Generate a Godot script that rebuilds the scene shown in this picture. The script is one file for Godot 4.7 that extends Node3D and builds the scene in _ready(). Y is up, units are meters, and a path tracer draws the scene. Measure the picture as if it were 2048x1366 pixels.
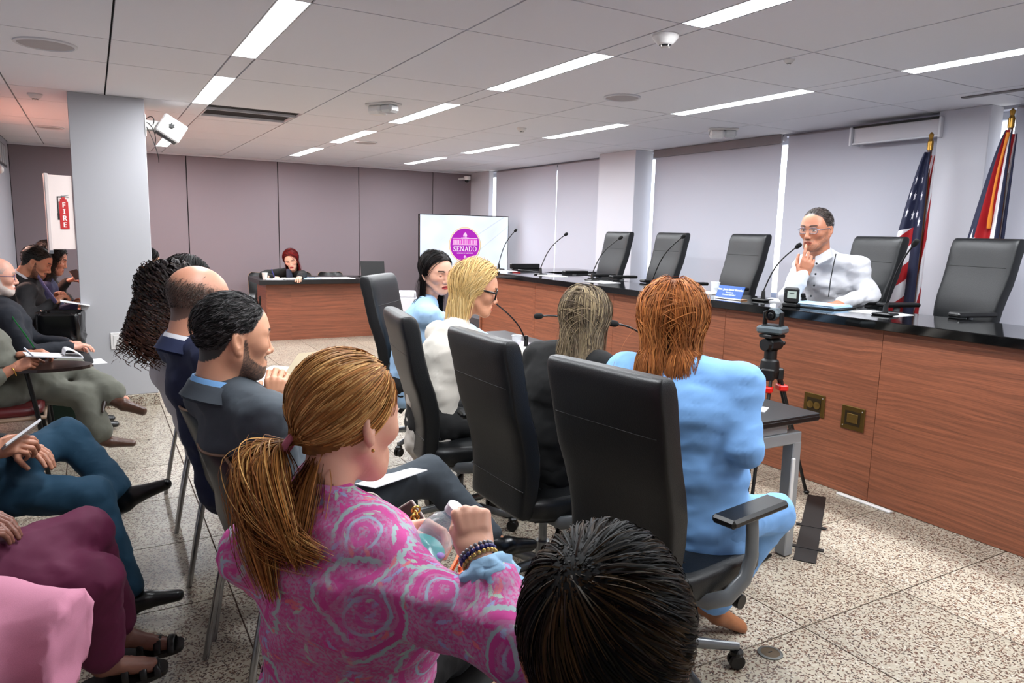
extends Node3D
# A committee hearing in an office-building meeting room. Metres, y up; the photographer stands at the origin.

const EYE := 1.5
const CEIL := 2.47
const WALL_R := 5.70
const WALL_B := -11.3
const WALL_L := -0.87
const WALL_F := 2.2

func _ready() -> void:
	# camera
	var cam := Camera3D.new()
	cam.name = "camera"
	add_child(cam)
	cam.transform = Transform3D(Basis(Vector3(0.86760853, 0.02353017, 0.49669082), Vector3(0.05412391, 0.98847611, -0.1413704), Vector3(-0.49429348, 0.14953701, 0.85633675)), Vector3(0, EYE, 0))
	cam.fov = 50.494
	cam.near = 0.05
	cam.far = 100.0
	cam.current = true
	# daylight outside the windows
	var we := WorldEnvironment.new()
	we.name = "environment"
	var env := Environment.new()
	env.background_mode = Environment.BG_SKY
	var sky := Sky.new()
	var sm := ProceduralSkyMaterial.new()
	sm.sky_top_color = Color(0.78, 0.86, 0.97)
	sm.sky_horizon_color = Color(0.95, 0.96, 0.98)
	sm.ground_bottom_color = Color(0.75, 0.75, 0.74)
	sm.ground_horizon_color = Color(0.93, 0.93, 0.93)
	sm.sun_angle_max = 0.0
	sm.energy_multiplier = 4.2
	sky.sky_material = sm
	env.sky = sky
	env.tonemap_mode = Environment.TONE_MAPPER_LINEAR
	env.tonemap_exposure = 0.99
	env.sdfgi_enabled = true
	env.ssao_enabled = true
	env.ssil_enabled = true
	we.environment = env
	add_child(we)

	room()
	ceiling_fixtures()
	dais()
	back_of_room()
	witness_table()
	chairs()
	people()
	small_things()

# ---------------------------------------------------------------- mesh builder
class MB:
	var v := PackedVector3Array()
	var n := PackedVector3Array()
	var uv := PackedVector2Array()
	var c := PackedColorArray()
	var idx := PackedInt32Array()
	var xf := Transform3D.IDENTITY
	var col := Color.WHITE

	func add(p: Vector3, nn: Vector3, t := Vector2.ZERO) -> int:
		v.append(xf * p)
		n.append((xf.basis * nn).normalized())
		uv.append(t)
		c.append(col)
		return v.size() - 1

	func box(ce: Vector3, size: Vector3, bv := 0.0) -> void:
		var h := size * 0.5
		var b := minf(bv, minf(h.x, minf(h.y, h.z)) * 0.95)
		if b <= 0.0:
			for ax in 3:
				for s in [-1.0, 1.0]:
					var pts := []
					var tt := []
					for q in [[-1.0, -1.0], [1.0, -1.0], [1.0, 1.0], [-1.0, 1.0]]:
						var p := Vector3.ZERO
						p[ax] = s * h[ax]
						p[(ax + 1) % 3] = q[0] * h[(ax + 1) % 3]
						p[(ax + 2) % 3] = q[1] * h[(ax + 2) % 3]
						pts.append(ce + p)
						tt.append(Vector2(q[0] * 0.5 + 0.5, q[1] * 0.5 + 0.5))
					if s < 0.0:
						pts.reverse()
						tt.reverse()
					face(pts, tt)
			return
		for ax in 3:
			var a1 := (ax + 1) % 3
			var a2 := (ax + 2) % 3
			for s in [-1.0, 1.0]:
				var pts := []
				for q in [[-1.0, -1.0], [1.0, -1.0], [1.0, 1.0], [-1.0, 1.0]]:
					var p := Vector3.ZERO
					p[ax] = s * h[ax]
					p[a1] = q[0] * (h[a1] - b)
					p[a2] = q[1] * (h[a2] - b)
					pts.append(ce + p)
				if s < 0.0:
					pts.reverse()
				face(pts)
				# edge strips along axis ax
				for s2 in [-1.0, 1.0]:
					var e := []
					for q in [[0, -1.0], [1, -1.0], [1, 1.0], [0, 1.0]]:
						var p := Vector3.ZERO
						p[ax] = q[1] * (h[ax] - b)
						if q[0] == 0:
							p[a1] = s * h[a1]
							p[a2] = s2 * (h[a2] - b)
						else:
							p[a1] = s * (h[a1] - b)
							p[a2] = s2 * h[a2]
						e.append(ce + p)
					if s * s2 < 0.0:
						e.reverse()
					face(e)
		for sx in [-1.0, 1.0]:
			for sy in [-1.0, 1.0]:
				for sz in [-1.0, 1.0]:
					var p := [ce + Vector3(sx * h.x, sy * (h.y - b), sz * (h.z - b)), ce + Vector3(sx * (h.x - b), sy * h.y, sz * (h.z - b)), ce + Vector3(sx * (h.x - b), sy * (h.y - b), sz * h.z)]
					if sx * sy * sz < 0.0:
						p.reverse()
					face(p)

	# flat polygon about its own plane (poly() needs points relative to a near origin)
	func face(pts: Array, uvs: Array = []) -> void:
		var nn := Vector3.ZERO
		var o: Vector3 = pts[0]
		for i in range(1, pts.size() - 1):
			nn += (pts[i] - o).cross(pts[i + 1] - o)
		nn = nn.normalized()
		var s := v.size()
		for i in pts.size():
			add(pts[i], nn, uvs[i] if i < uvs.size() else Vector2.ZERO)
		for i in range(1, pts.size() - 1):
			idx.append(s)
			idx.append(s + i + 1)
			idx.append(s + i)

	# ring sections joined into a smooth skin
	func loft(rings: Array, closed := true, caps := true, smooth := true) -> void:
		var m: int = rings[0].size()
		var s := v.size()
		var si := idx.size()
		var len_v := 0.0
		for r in rings.size():
			if r > 0:
				len_v += (rings[r][0] - rings[r - 1][0]).length()
			for i in m:
				add(rings[r][i], Vector3.UP, Vector2(float(i) / m, len_v))
		var last := m if closed else m - 1
		for r in rings.size() - 1:
			for i in last:
				var a := s + r * m + i
				var b := s + r * m + (i + 1) % m
				var c2 := b + m
				var d := a + m
				idx.append_array([a, b, c2, a, c2, d])
		renormal(s, si)
		if caps and closed:
			var a0: Array = []
			var a1: Array = []
			for i in m:
				a0.append(rings[0][i])
				a1.append(rings[-1][i])
			a1.reverse()
			face(a1)
			face(a0)

	func tube(pts: Array, radii: Array, sides := 10, caps := true, squash := 1.0, up := Vector3.ZERO) -> void:
		var rings := []
		var t0: Vector3 = (pts[1] - pts[0]).normalized()
		var u := up if up != Vector3.ZERO else (Vector3.UP if absf(t0.y) < 0.9 else Vector3.RIGHT)
		u = (u - t0 * u.dot(t0)).normalized()
		for i in pts.size():
			var t: Vector3
			if i == 0:
				t = pts[1] - pts[0]
			elif i == pts.size() - 1:
				t = pts[i] - pts[i - 1]
			else:
				t = (pts[i + 1] - pts[i]).normalized() + (pts[i] - pts[i - 1]).normalized()
			t = t.normalized()
			u = (u - t * u.dot(t)).normalized()
			var w := t.cross(u)
			var r: float = radii[i] if i < radii.size() else radii[-1]
			var ring := PackedVector3Array()
			for k in sides:
				var an := TAU * k / sides
				ring.append(pts[i] + u * (cos(an) * r) + w * (sin(an) * r * squash))
			ring.reverse()
			rings.append(ring)
		loft(rings, true, caps)

	# profile of (radius, height) turned about y
	func lathe(prof0: Array, sides := 24, smooth := false) -> void:
		var prof := prof0.duplicate()
		var my := 0.0
		for p in prof:
			my += p.y / prof.size()
		var sg := 0.0
		for i in prof.size() - 1:
			var t: Vector2 = prof[i + 1] - prof[i]
			var md: Vector2 = (prof[i + 1] + prof[i]) * 0.5 - Vector2(0, my)
			sg += t.y * md.x - t.x * md.y
		if sg < 0.0:
			prof.reverse()
		if smooth:
			var rings := []
			for p in prof:
				var ring := PackedVector3Array()
				for k in sides:
					var an := TAU * k / sides
					ring.append(Vector3(cos(an) * p.x, p.y, sin(an) * p.x))
				rings.append(ring)
			loft(rings, true, false)
			return
		for i in prof.size() - 1:
			var a: Vector2 = prof[i]
			var b: Vector2 = prof[i + 1]
			var t := b - a
			var nn := Vector2(t.y, -t.x).normalized()
			var s := v.size()
			for k in sides + 1:
				var an := TAU * k / sides
				var d := Vector3(cos(an), 0, sin(an))
				var nv := Vector3(d.x * nn.x, nn.y, d.z * nn.x)
				add(d * a.x + Vector3(0, a.y, 0), nv, Vector2(float(k) / sides, 0))
				add(d * b.x + Vector3(0, b.y, 0), nv, Vector2(float(k) / sides, 1))
			for k in sides:
				var q := s + k * 2
				idx.append_array([q, q + 2, q + 1, q + 1, q + 2, q + 3])

	# polygon in the xy plane pushed out to z = 0 .. depth
	func prism(pts: PackedVector2Array, z0: float, z1: float) -> void:
		var q := pts.duplicate()
		if Geometry2D.is_polygon_clockwise(q):
			q.reverse()
		var tri := Geometry2D.triangulate_polygon(q)
		for zi in 2:
			var s := v.size()
			for p in q:
				add(Vector3(p.x, p.y, z1 if zi == 0 else z0), Vector3(0, 0, 1 if zi == 0 else -1), p)
			for i in range(0, tri.size(), 3):
				var a := q[tri[i]]
				var b := q[tri[i + 1]]
				var d := q[tri[i + 2]]
				var ccw := (b - a).cross(d - a) > 0.0
				if ccw == (zi == 0):
					idx.append_array([s + tri[i], s + tri[i + 2], s + tri[i + 1]])
				else:
					idx.append_array([s + tri[i], s + tri[i + 1], s + tri[i + 2]])
		for i in q.size():
			var a := q[i]
			var b := q[(i + 1) % q.size()]
			face([Vector3(a.x, a.y, z1), Vector3(a.x, a.y, z0), Vector3(b.x, b.y, z0), Vector3(b.x, b.y, z1)])

	func renormal(s: int, si: int) -> void:
		for i in range(s, v.size()):
			n[i] = Vector3.ZERO
		for i in range(si, idx.size(), 3):
			var a := idx[i]
			var b := idx[i + 1]
			var d := idx[i + 2]
			var nn := (v[d] - v[a]).cross(v[b] - v[a])
			n[a] += nn
			n[b] += nn
			n[d] += nn
		for i in range(s, v.size()):
			n[i] = n[i].normalized()

	# push a patch of vertices along their normals by noise
	func ripple(s: int, si: int, no: FastNoiseLite, amp: float, sc: Vector3) -> void:
		for i in range(s, v.size()):
			v[i] += n[i] * (no.get_noise_3dv(v[i] * sc) * amp)
		renormal(s, si)

	# a ball or ellipsoid
	func ball(ce: Vector3, r: Vector3, sides := 14, rows := 9) -> void:
		var s := v.size()
		for j in rows + 1:
			var ph := PI * j / rows
			for k in sides + 1:
				var an := TAU * k / sides
				var d := Vector3(sin(ph) * cos(an), cos(ph), sin(ph) * sin(an))
				add(ce + d * r, d / r, Vector2(float(k) / sides, float(j) / rows))
		for j in rows:
			for k in sides:
				var a := s + j * (sides + 1) + k
				var b := a + sides + 1
				idx.append_array([a, b, a + 1, a + 1, b, b + 1])

	func mesh() -> ArrayMesh:
		var arr := []
		arr.resize(Mesh.ARRAY_MAX)
		arr[Mesh.ARRAY_VERTEX] = v
		arr[Mesh.ARRAY_NORMAL] = n
		arr[Mesh.ARRAY_TEX_UV] = uv
		arr[Mesh.ARRAY_COLOR] = c
		arr[Mesh.ARRAY_INDEX] = idx
		var am := ArrayMesh.new()
		am.add_surface_from_arrays(Mesh.PRIMITIVE_TRIANGLES, arr)
		return am


# ---------------------------------------------------------------- distance field meshed as surface nets
class Field:
	var o := Vector3.ZERO
	var h := 0.01
	var nx := 0
	var ny := 0
	var nz := 0
	var d := PackedFloat32Array()

	func _init(lo: Vector3, hi: Vector3, cell: float) -> void:
		h = cell
		o = lo - Vector3.ONE * cell * 3.0
		var s := (hi - o) / cell
		nx = int(s.x) + 4
		ny = int(s.y) + 4
		nz = int(s.z) + 4
		d.resize(nx * ny * nz)
		d.fill(1.0)

	func span(lo: Vector3, hi: Vector3) -> Array:
		var a := (lo - o) / h
		var b := (hi - o) / h
		return [maxi(0, int(a.x)), mini(nx - 1, int(b.x) + 1), maxi(0, int(a.y)), mini(ny - 1, int(b.y) + 1), maxi(0, int(a.z)), mini(nz - 1, int(b.z) + 1)]

	# tapered capsule
	func cone(a: Vector3, b: Vector3, ra: float, rb: float, k := 0.02) -> void:
		var m := Vector3.ONE * (maxf(ra, rb) + k + h * 2.0)
		var s := span(a.min(b) - m, a.max(b) + m)
		var ab := b - a
		var l2 := maxf(ab.length_squared(), 1e-9)
		var dr := rb - ra
		for z in range(s[4], s[5] + 1):
			for y in range(s[2], s[3] + 1):
				var i: int = (z * ny + y) * nx + s[0]
				var r := Vector3(o.x + s[0] * h, o.y + y * h, o.z + z * h) - a
				for x in range(s[0], s[1] + 1):
					var t := clampf(r.dot(ab) / l2, 0.0, 1.0)
					var w := (r - ab * t).length() - (ra + dr * t)
					var e := d[i]
					if w < e + k:
						var q := k - absf(e - w)
						d[i] = minf(e, w) - (q * q * 0.25 / k if q > 0.0 else 0.0)
					i += 1
					r.x += h

	# tapered segment of elliptic section: half widths w along u, half depths p across
	func slab(a: Vector3, b: Vector3, wa: float, pa: float, wb: float, pb: float, u: Vector3, k := 0.04) -> void:
		var m := Vector3.ONE * (maxf(wa, wb) + k + h * 2.0)
		var s := span(a.min(b) - m, a.max(b) + m)
		var ab := b - a
		var l2 := maxf(ab.length_squared(), 1e-9)
		var ax := ab.normalized()
		var uu := (u - ax * u.dot(ax)).normalized()
		var vv := ax.cross(uu)
		for z in range(s[4], s[5] + 1):
			for y in range(s[2], s[3] + 1):
				var i: int = (z * ny + y) * nx + s[0]
				var r := Vector3(o.x + s[0] * h, o.y + y * h, o.z + z * h) - a
				for x in range(s[0], s[1] + 1):
					var t := clampf(r.dot(ab) / l2, 0.0, 1.0)
					var q3 := r - ab * t
					var ww := wa + (wb - wa) * t
					var pp := pa + (pb - pa) * t
					var mn := minf(ww, pp)
					var w := (Vector3(q3.dot(uu) / ww, q3.dot(vv) / pp, q3.dot(ax) / mn).length() - 1.0) * mn
					var e := d[i]
					if w < e + k:
						var q := k - absf(e - w)
						d[i] = minf(e, w) - (q * q * 0.25 / k if q > 0.0 else 0.0)
					i += 1
					r.x += h

	# ellipsoid; cut = true carves it away
	func ell(ce: Vector3, rad: Vector3, bs := Basis.IDENTITY, k := 0.01, cut := false) -> void:
		var m := Vector3.ONE * (maxf(rad.x, maxf(rad.y, rad.z)) + k + h * 2.0)
		var s := span(ce - m, ce + m)
		var tb := bs.transposed()
		for z in range(s[4], s[5] + 1):
			for y in range(s[2], s[3] + 1):
				var i: int = (z * ny + y) * nx + s[0]
				var r := Vector3(o.x + s[0] * h, o.y + y * h, o.z + z * h) - ce
				for x in range(s[0], s[1] + 1):
					var q3 := (tb * r) / rad
					var k0 := q3.length()
					var w := k0 * (k0 - 1.0) / maxf((q3 / rad).length(), 1e-6)
					var e := d[i]
					if cut:
						w = -w
						var q := k - absf(e - w)
						d[i] = maxf(e, w) + (q * q * 0.25 / k if q > 0.0 else 0.0)
					elif w < e + k:
						var q := k - absf(e - w)
						d[i] = minf(e, w) - (q * q * 0.25 / k if q > 0.0 else 0.0)
					i += 1
					r.x += h

	# keep only the side where nn . p < cc, inside the ball of radius rr about ce
	func trim(nn: Vector3, at: Vector3, rr: float) -> void:
		var m := Vector3.ONE * rr
		var s := span(at - m, at + m)
		for z in range(s[4], s[5] + 1):
			for y in range(s[2], s[3] + 1):
				var i: int = (z * ny + y) * nx + s[0]
				var r := Vector3(o.x + s[0] * h, o.y + y * h, o.z + z * h) - at
				for x in range(s[0], s[1] + 1):
					if r.length_squared() < rr * rr:
						d[i] = maxf(d[i], nn.dot(r))
					i += 1
					r.x += h

	func mesh(mb: MB) -> void:
		var at := PackedInt32Array()
		at.resize(nx * ny * nz)
		at.fill(-1)
		var sy := nx
		var sz := nx * ny
		var band := h * 3.5
		var act := PackedInt32Array()
		var c := PackedFloat32Array()
		c.resize(8)
		for z in nz - 1:
			for y in ny - 1:
				var i := z * sz + y * sy
				for x in nx - 1:
					var a := d[i]
					if a < band and a > -band:
						c[0] = a
						c[1] = d[i + 1]
						c[2] = d[i + sy]
						c[3] = d[i + sy + 1]
						c[4] = d[i + sz]
						c[5] = d[i + sz + 1]
						c[6] = d[i + sz + sy]
						c[7] = d[i + sz + sy + 1]
						var neg := 0
						for q in 8:
							if c[q] < 0.0:
								neg += 1
						if neg > 0 and neg < 8:
							var sum := Vector3.ZERO
							var cnt := 0.0
							for q in 8:
								for bit in 3:
									var st := 1 << bit
									if q & st == 0:
										var f0 := c[q]
										var f1 := c[q | st]
										if (f0 < 0.0) != (f1 < 0.0):
											var p := Vector3(q & 1, (q >> 1) & 1, (q >> 2) & 1)
											p[bit] += f0 / (f0 - f1)
											sum += p
											cnt += 1.0
							var g := Vector3(c[1] + c[3] + c[5] + c[7] - c[0] - c[2] - c[4] - c[6], c[2] + c[3] + c[6] + c[7] - c[0] - c[1] - c[4] - c[5], c[4] + c[5] + c[6] + c[7] - c[0] - c[1] - c[2] - c[3])
							at[i] = mb.v.size()
							mb.add(o + (Vector3(x, y, z) + sum / cnt) * h, g.normalized())
							act.append(i)
					i += 1
		for i in act:
			var a := d[i] < 0.0
			if (d[i + 1] < 0.0) != a:
				quad(mb, at[i], at[i - sy], at[i - sy - sz], at[i - sz], a)
			if (d[i + sy] < 0.0) != a:
				quad(mb, at[i], at[i - sz], at[i - sz - 1], at[i - 1], a)
			if (d[i + sz] < 0.0) != a:
				quad(mb, at[i], at[i - 1], at[i - 1 - sy], at[i - sy], a)

	func quad(mb: MB, a: int, b: int, c: int, e: int, inside: bool) -> void:
		if a < 0 or b < 0 or c < 0 or e < 0:
			return
		if inside:
			mb.idx.append_array([a, e, c, a, c, b])
		else:
			mb.idx.append_array([a, c, e, a, b, c])


# ---------------------------------------------------------------- scene bookkeeping
var names := {}
var cache := {}

func numbered(called: String) -> String:
	var k: int = names.get(called, 0)
	names[called] = k + 1
	return called if k == 0 else "%s_%03d" % [called, k]

func tag(o: Node3D, label: String, category: String, group := "") -> Node3D:
	o.set_meta("label", label)
	o.set_meta("category", category)
	if group:
		o.set_meta("group", group)
	return o

func thing(called: String, label: String, category: String, at := Vector3.ZERO, yaw := 0.0, group := "") -> Node3D:
	var o := Node3D.new()
	o.name = numbered(called)
	add_child(o)
	o.position = at
	o.rotation.y = -deg_to_rad(yaw)
	return tag(o, label, category, group)

func part(called: String, mb: MB, m: Material, parent: Node, label := "") -> MeshInstance3D:
	return put(called, mb.mesh(), m, parent, label)

func put(called: String, me: Mesh, m: Material, parent: Node, label := "") -> MeshInstance3D:
	var o := MeshInstance3D.new()
	o.name = called
	o.mesh = me
	o.material_override = m
	parent.add_child(o, true)
	if label:
		o.set_meta("label", label)
	return o

# a top-level thing that is one mesh
func single(called: String, mb: MB, m: Material, label: String, category: String, group := "") -> MeshInstance3D:
	var o := part(numbered(called), mb, m, self)
	tag(o, label, category, group)
	return o

func struct(called: String, mb: MB, m: Material) -> MeshInstance3D:
	var o := part(called, mb, m, self)
	o.set_meta("kind", "structure")
	return o

# colours are written as seen in sRGB
func mat(key: String, c := Color.WHITE, rough := 0.6, metal := 0.0) -> StandardMaterial3D:
	if cache.has(key):
		return cache[key]
	var m := StandardMaterial3D.new()
	m.resource_name = key
	m.albedo_color = c
	m.roughness = rough
	m.metallic = metal
	cache[key] = m
	return m

func noise(freq: float, kind := FastNoiseLite.TYPE_SIMPLEX_SMOOTH, oct := 3, sd := 7) -> FastNoiseLite:
	var f := FastNoiseLite.new()
	f.noise_type = kind
	f.frequency = freq
	f.fractal_octaves = oct
	f.seed = sd
	return f

func tri(m: StandardMaterial3D, tex: Texture2D, sc: Vector3, world := true) -> StandardMaterial3D:
	m.albedo_texture = tex
	m.uv1_triplanar = true
	m.uv1_world_triplanar = world
	m.uv1_scale = sc
	m.uv1_triplanar_sharpness = 6.0
	return m

func noise_tex(freq: float, cols: Array, offs: Array, kind := FastNoiseLite.TYPE_SIMPLEX_SMOOTH, oct := 4, size := 256, sd := 3) -> NoiseTexture2D:
	var t := NoiseTexture2D.new()
	t.width = size
	t.height = size
	t.seamless = true
	t.noise = noise(freq, kind, oct, sd)
	var g := Gradient.new()
	g.offsets = PackedFloat32Array(offs)
	g.colors = PackedColorArray(cols)
	t.color_ramp = g
	return t

func bump(m: StandardMaterial3D, freq: float, scale_cm: float, oct := 3, sd := 5) -> StandardMaterial3D:
	var t := NoiseTexture2D.new()
	t.width = 256
	t.height = 256
	t.seamless = true
	t.noise = noise(freq, FastNoiseLite.TYPE_SIMPLEX_SMOOTH, oct, sd)
	m.heightmap_enabled = true
	m.heightmap_texture = t
	m.heightmap_scale = scale_cm
	return m

func fwd(yaw: float) -> Vector3:
	var t := deg_to_rad(yaw)
	return Vector3(sin(t), 0, -cos(t))

func rgt(yaw: float) -> Vector3:
	var t := deg_to_rad(yaw)
	return Vector3(cos(t), 0, sin(t))

func V(x: float, y: float, z: float) -> Vector3:
	return Vector3(x, y, z)

func text_mesh(s: String, size: float, serif := false, bold := false) -> TextMesh:
	var t := TextMesh.new()
	var f := SystemFont.new()
	f.font_names = PackedStringArray(["Droid Serif" if serif else "Droid Sans"])
	f.font_weight = 700 if bold else 400
	t.font = f
	t.text = s
	t.font_size = 32
	t.pixel_size = size / 32.0
	t.depth = 0.0006
	return t

func bezier(a: Vector3, b: Vector3, c: Vector3, d: Vector3, t: float) -> Vector3:
	return a.bezier_interpolate(b, c, d, t)

# ---------------------------------------------------------------- the room
func terrazzo() -> ImageTexture:
	var w := 1024
	var b := PackedByteArray()
	b.resize(w * w * 3)
	var r := RandomNumberGenerator.new()
	r.seed = 11
	var no := noise(0.02, FastNoiseLite.TYPE_SIMPLEX_SMOOTH, 3, 4)
	for y in w:
		for x in w:
			var g := 1.0 + no.get_noise_2d(x, y) * 0.05 + r.randf_range(-0.035, 0.035)
			var i := (y * w + x) * 3
			b[i] = int(clampf(176.0 * g, 0, 255))
			b[i + 1] = int(clampf(167.0 * g, 0, 255))
			b[i + 2] = int(clampf(150.0 * g, 0, 255))
	var kinds := [Color8(92, 64, 52), Color8(72, 51, 44), Color8(104, 74, 60), Color8(58, 46, 42), Color8(198, 192, 180), Color8(84, 60, 48), Color8(122, 94, 78)]
	for k in 6400:
		var c: Color = kinds[r.randi() % kinds.size()]
		var ln := r.randf_range(3.5, 11.0)
		var th := r.randf_range(2.0, 5.0)
		var an := r.randf() * PI
		var cx := r.randi() % w
		var cy := r.randi() % w
		var ca := cos(an)
		var sa := sin(an)
		var m := int(ln) + 1
		for dy in range(-m, m + 1):
			for dx in range(-m, m + 1):
				var u := (dx * ca + dy * sa) / ln
				var q := (-dx * sa + dy * ca) / th
				if u * u + q * q + r.randf() * 0.3 < 1.0:
					var i := (((cy + dy + w) % w) * w + (cx + dx + w) % w) * 3
					b[i] = c.r8
					b[i + 1] = c.g8
					b[i + 2] = c.b8
	return ImageTexture.create_from_image(Image.create_from_data(w, w, false, Image.FORMAT_RGB8, b))

func wood_image(sd: int) -> ImageTexture:
	# grain runs along u; one picture is 2.4 m by 1.2 m
	var w := 1024
	var hh := 512
	var b := PackedByteArray()
	b.resize(w * hh * 3)
	var n1 := noise(0.012, FastNoiseLite.TYPE_SIMPLEX_SMOOTH, 3, sd)
	var n2 := noise(0.05, FastNoiseLite.TYPE_SIMPLEX_SMOOTH, 3, sd + 1)
	var n3 := noise(0.16, FastNoiseLite.TYPE_SIMPLEX_SMOOTH, 2, sd + 2)
	for y in hh:
		for x in w:
			var wv := n1.get_noise_2d(x * 0.22, y * 0.7) * 9.0
			var a := n2.get_noise_2d(x * 0.030, (y + wv) * 1.7)
			var f := n3.get_noise_2d(x * 0.030, (y + wv * 0.7) * 2.8)
			var g := 1.0 + a * 0.17 + f * 0.13
			if f < -0.30:
				g -= 0.05
			var i := (y * w + x) * 3
			b[i] = int(clampf(130.0 * g, 0, 255))
			b[i + 1] = int(clampf(77.0 * g, 0, 255))
			b[i + 2] = int(clampf(54.0 * g, 0, 255))
	return ImageTexture.create_from_image(Image.create_from_data(w, hh, false, Image.FORMAT_RGB8, b))

func wood_mat() -> StandardMaterial3D:
	if cache.has("wood laminate"):
		return cache["wood laminate"]
	var m := mat("wood laminate", Color.WHITE, 0.42)
	m.albedo_texture = wood_image(21)
	return m

# a wood-faced board: box whose faces carry grain running along its longer side
func board(mb: MB, ce: Vector3, size: Vector3, off: Vector2) -> void:
	var h := size * 0.5
	for ax in 3:
		for s in [-1.0, 1.0]:
			var pts := []
			var tt := []
			for q in [[-1.0, -1.0], [1.0, -1.0], [1.0, 1.0], [-1.0, 1.0]]:
				var p := Vector3.ZERO
				p[ax] = s * h[ax]
				p[(ax + 1) % 3] = q[0] * h[(ax + 1) % 3]
				p[(ax + 2) % 3] = q[1] * h[(ax + 2) % 3]
				pts.append(ce + p)
				var along := p.x + p.z if ax != 1 else p.x
				var up := p.y if ax != 1 else p.z
				tt.append(Vector2(along / 2.4, up / 1.2) + off)
			if s < 0.0:
				pts.reverse()
				tt.reverse()
			mb.face(pts, tt)

func room() -> void:
	var rr := RandomNumberGenerator.new()
	rr.seed = 5
	# floor: terrazzo slabs set with thin dark joints
	var grout := mat("dark joint", Color(0.27, 0.19, 0.15), 0.9)
	var mb := MB.new()
	mb.box(V((WALL_L + WALL_R) / 2, -0.06, (WALL_B + WALL_F) / 2), V(WALL_R - WALL_L + 0.4, 0.112, WALL_F - WALL_B + 0.4))
	var fl := struct("floor", mb, grout)
	var tex := terrazzo()
	var tiles := []
	for k in 3:
		var m := mat("terrazzo %d" % k, [Color(1, 1, 1), Color(0.965, 0.96, 0.95), Color(0.93, 0.93, 0.925)][k], 0.36)
		tri(m, tex, Vector3.ONE / 0.75)
		tiles.append(m)
	var st := 0.636
	var xs := [WALL_L]
	var x := 2.328 - st * 5
	while x < WALL_R:
		xs.append(x)
		x += st
	xs.append(WALL_R)
	var zs := [WALL_F]
	var z := -1.70 + st * 6
	while z > WALL_B:
		zs.append(z)
		z -= st
	zs.append(WALL_B)
	for i in xs.size() - 1:
		for j in zs.size() - 1:
			var t := MB.new()
			t.box(V(0, 0, 0), V(xs[i + 1] - xs[i] - 0.006, 0.02, zs[j] - zs[j + 1] - 0.006))
			var o := part("floor_tile", t, tiles[rr.randi() % 3], fl)
			o.position = V((xs[i] + xs[i + 1]) / 2, -0.01, (zs[j] + zs[j + 1]) / 2)

	# ceiling: painted lay-in panels with recessed joints
	var cw := mat("ceiling paint", Color(0.885, 0.88, 0.895), 0.85)
	bump(cw, 0.12, 0.02)
	cw.uv1_triplanar = true
	cw.uv1_world_triplanar = true
	cw.uv1_scale = Vector3.ONE * 1.5
	mb = MB.new()
	mb.box(V((WALL_L + WALL_R) / 2, CEIL + 0.12, (WALL_B + WALL_F) / 2), V(WALL_R - WALL_L + 0.4, 0.2, WALL_F - WALL_B + 0.4))
	var ce := struct("ceiling", mb, mat("ceiling joint", Color(0.10, 0.09, 0.095), 0.9))
	var cx := [WALL_L, -0.48, 0.138, 0.750, 0.886, 1.640, 2.408, 2.552, 3.335, 4.085, 4.225, 5.03, WALL_R]
	var cz := [WALL_F, 1.10]
	for k in 7:
		cz.append(0.52 - 1.94 * k)
		cz.append(0.52 - 1.94 * k - 1.265)
	cz.append(WALL_B)
	for i in cx.size() - 1:
		for j in cz.size() - 1:
			var strip := i in [3, 6, 9]
			var k := (j - 2) / 2
			if strip and j >= 2 and j % 2 == 0 and j < 14 and not (i == 3 and k in [0, 4]):
				continue
			if i == 4 and j == 9:
				continue   # the return-air opening
			var t := MB.new()
			t.box(Vector3.ZERO, V(cx[i + 1] - cx[i] - 0.011, 0.02, cz[j] - cz[j + 1] - 0.010))
			var o := part("ceiling_panel", t, cw, ce)
			o.position = V((cx[i] + cx[i + 1]) / 2, CEIL + 0.01, (cz[j] + cz[j + 1]) / 2)

	# far wall: fabric-covered panels with narrow shadow gaps
	mb = MB.new()
	mb.box(V((WALL_L + WALL_R) / 2, CEIL / 2, WALL_B - 0.1), V(WALL_R - WALL_L + 0.4, CEIL + 0.2, 0.16))
	var wb := struct("wall_back", mb, mat("panel gap", Color(0.06, 0.055, 0.06), 0.9))
	var fab := mat("mauve panel fabric", Color(0.52, 0.475, 0.495), 0.9)
	tri(fab, noise_tex(0.2, [Color(0.90, 0.90, 0.90), Color(1, 1, 1)], [0.3, 0.7], FastNoiseLite.TYPE_SIMPLEX, 3), Vector3(3, 3, 3))
	var px := [WALL_L, 0.0, 1.186, 2.433, 3.673, 4.938, WALL_R]
	for i in px.size() - 1:
		var t := MB.new()
		t.box(Vector3.ZERO, V(px[i + 1] - px[i] - 0.012, CEIL - 0.03, 0.03), 0.003)
		var o := part("wall_panel", t, fab, wb)
		o.position = V((px[i] + px[i + 1]) / 2, CEIL / 2 - 0.01, WALL_B - 0.012)
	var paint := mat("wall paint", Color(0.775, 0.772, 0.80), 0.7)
	mb = MB.new()
	mb.box(V((WALL_L + WALL_R) / 2, CEIL - 0.012, WALL_B + 0.012), V(WALL_R - WALL_L, 0.024, 0.024))
	struct("trim_1", mb, paint)

	# left wall with a doorway to the corridor
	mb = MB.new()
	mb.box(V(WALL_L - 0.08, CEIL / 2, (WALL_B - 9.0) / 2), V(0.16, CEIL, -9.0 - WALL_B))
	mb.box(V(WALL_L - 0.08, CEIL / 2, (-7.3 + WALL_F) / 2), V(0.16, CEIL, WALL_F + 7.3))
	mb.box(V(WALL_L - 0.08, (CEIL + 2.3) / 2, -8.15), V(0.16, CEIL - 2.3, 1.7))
	struct("wall_left", mb, mat("left wall paint", Color(0.66, 0.66, 0.69), 0.7))
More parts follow.
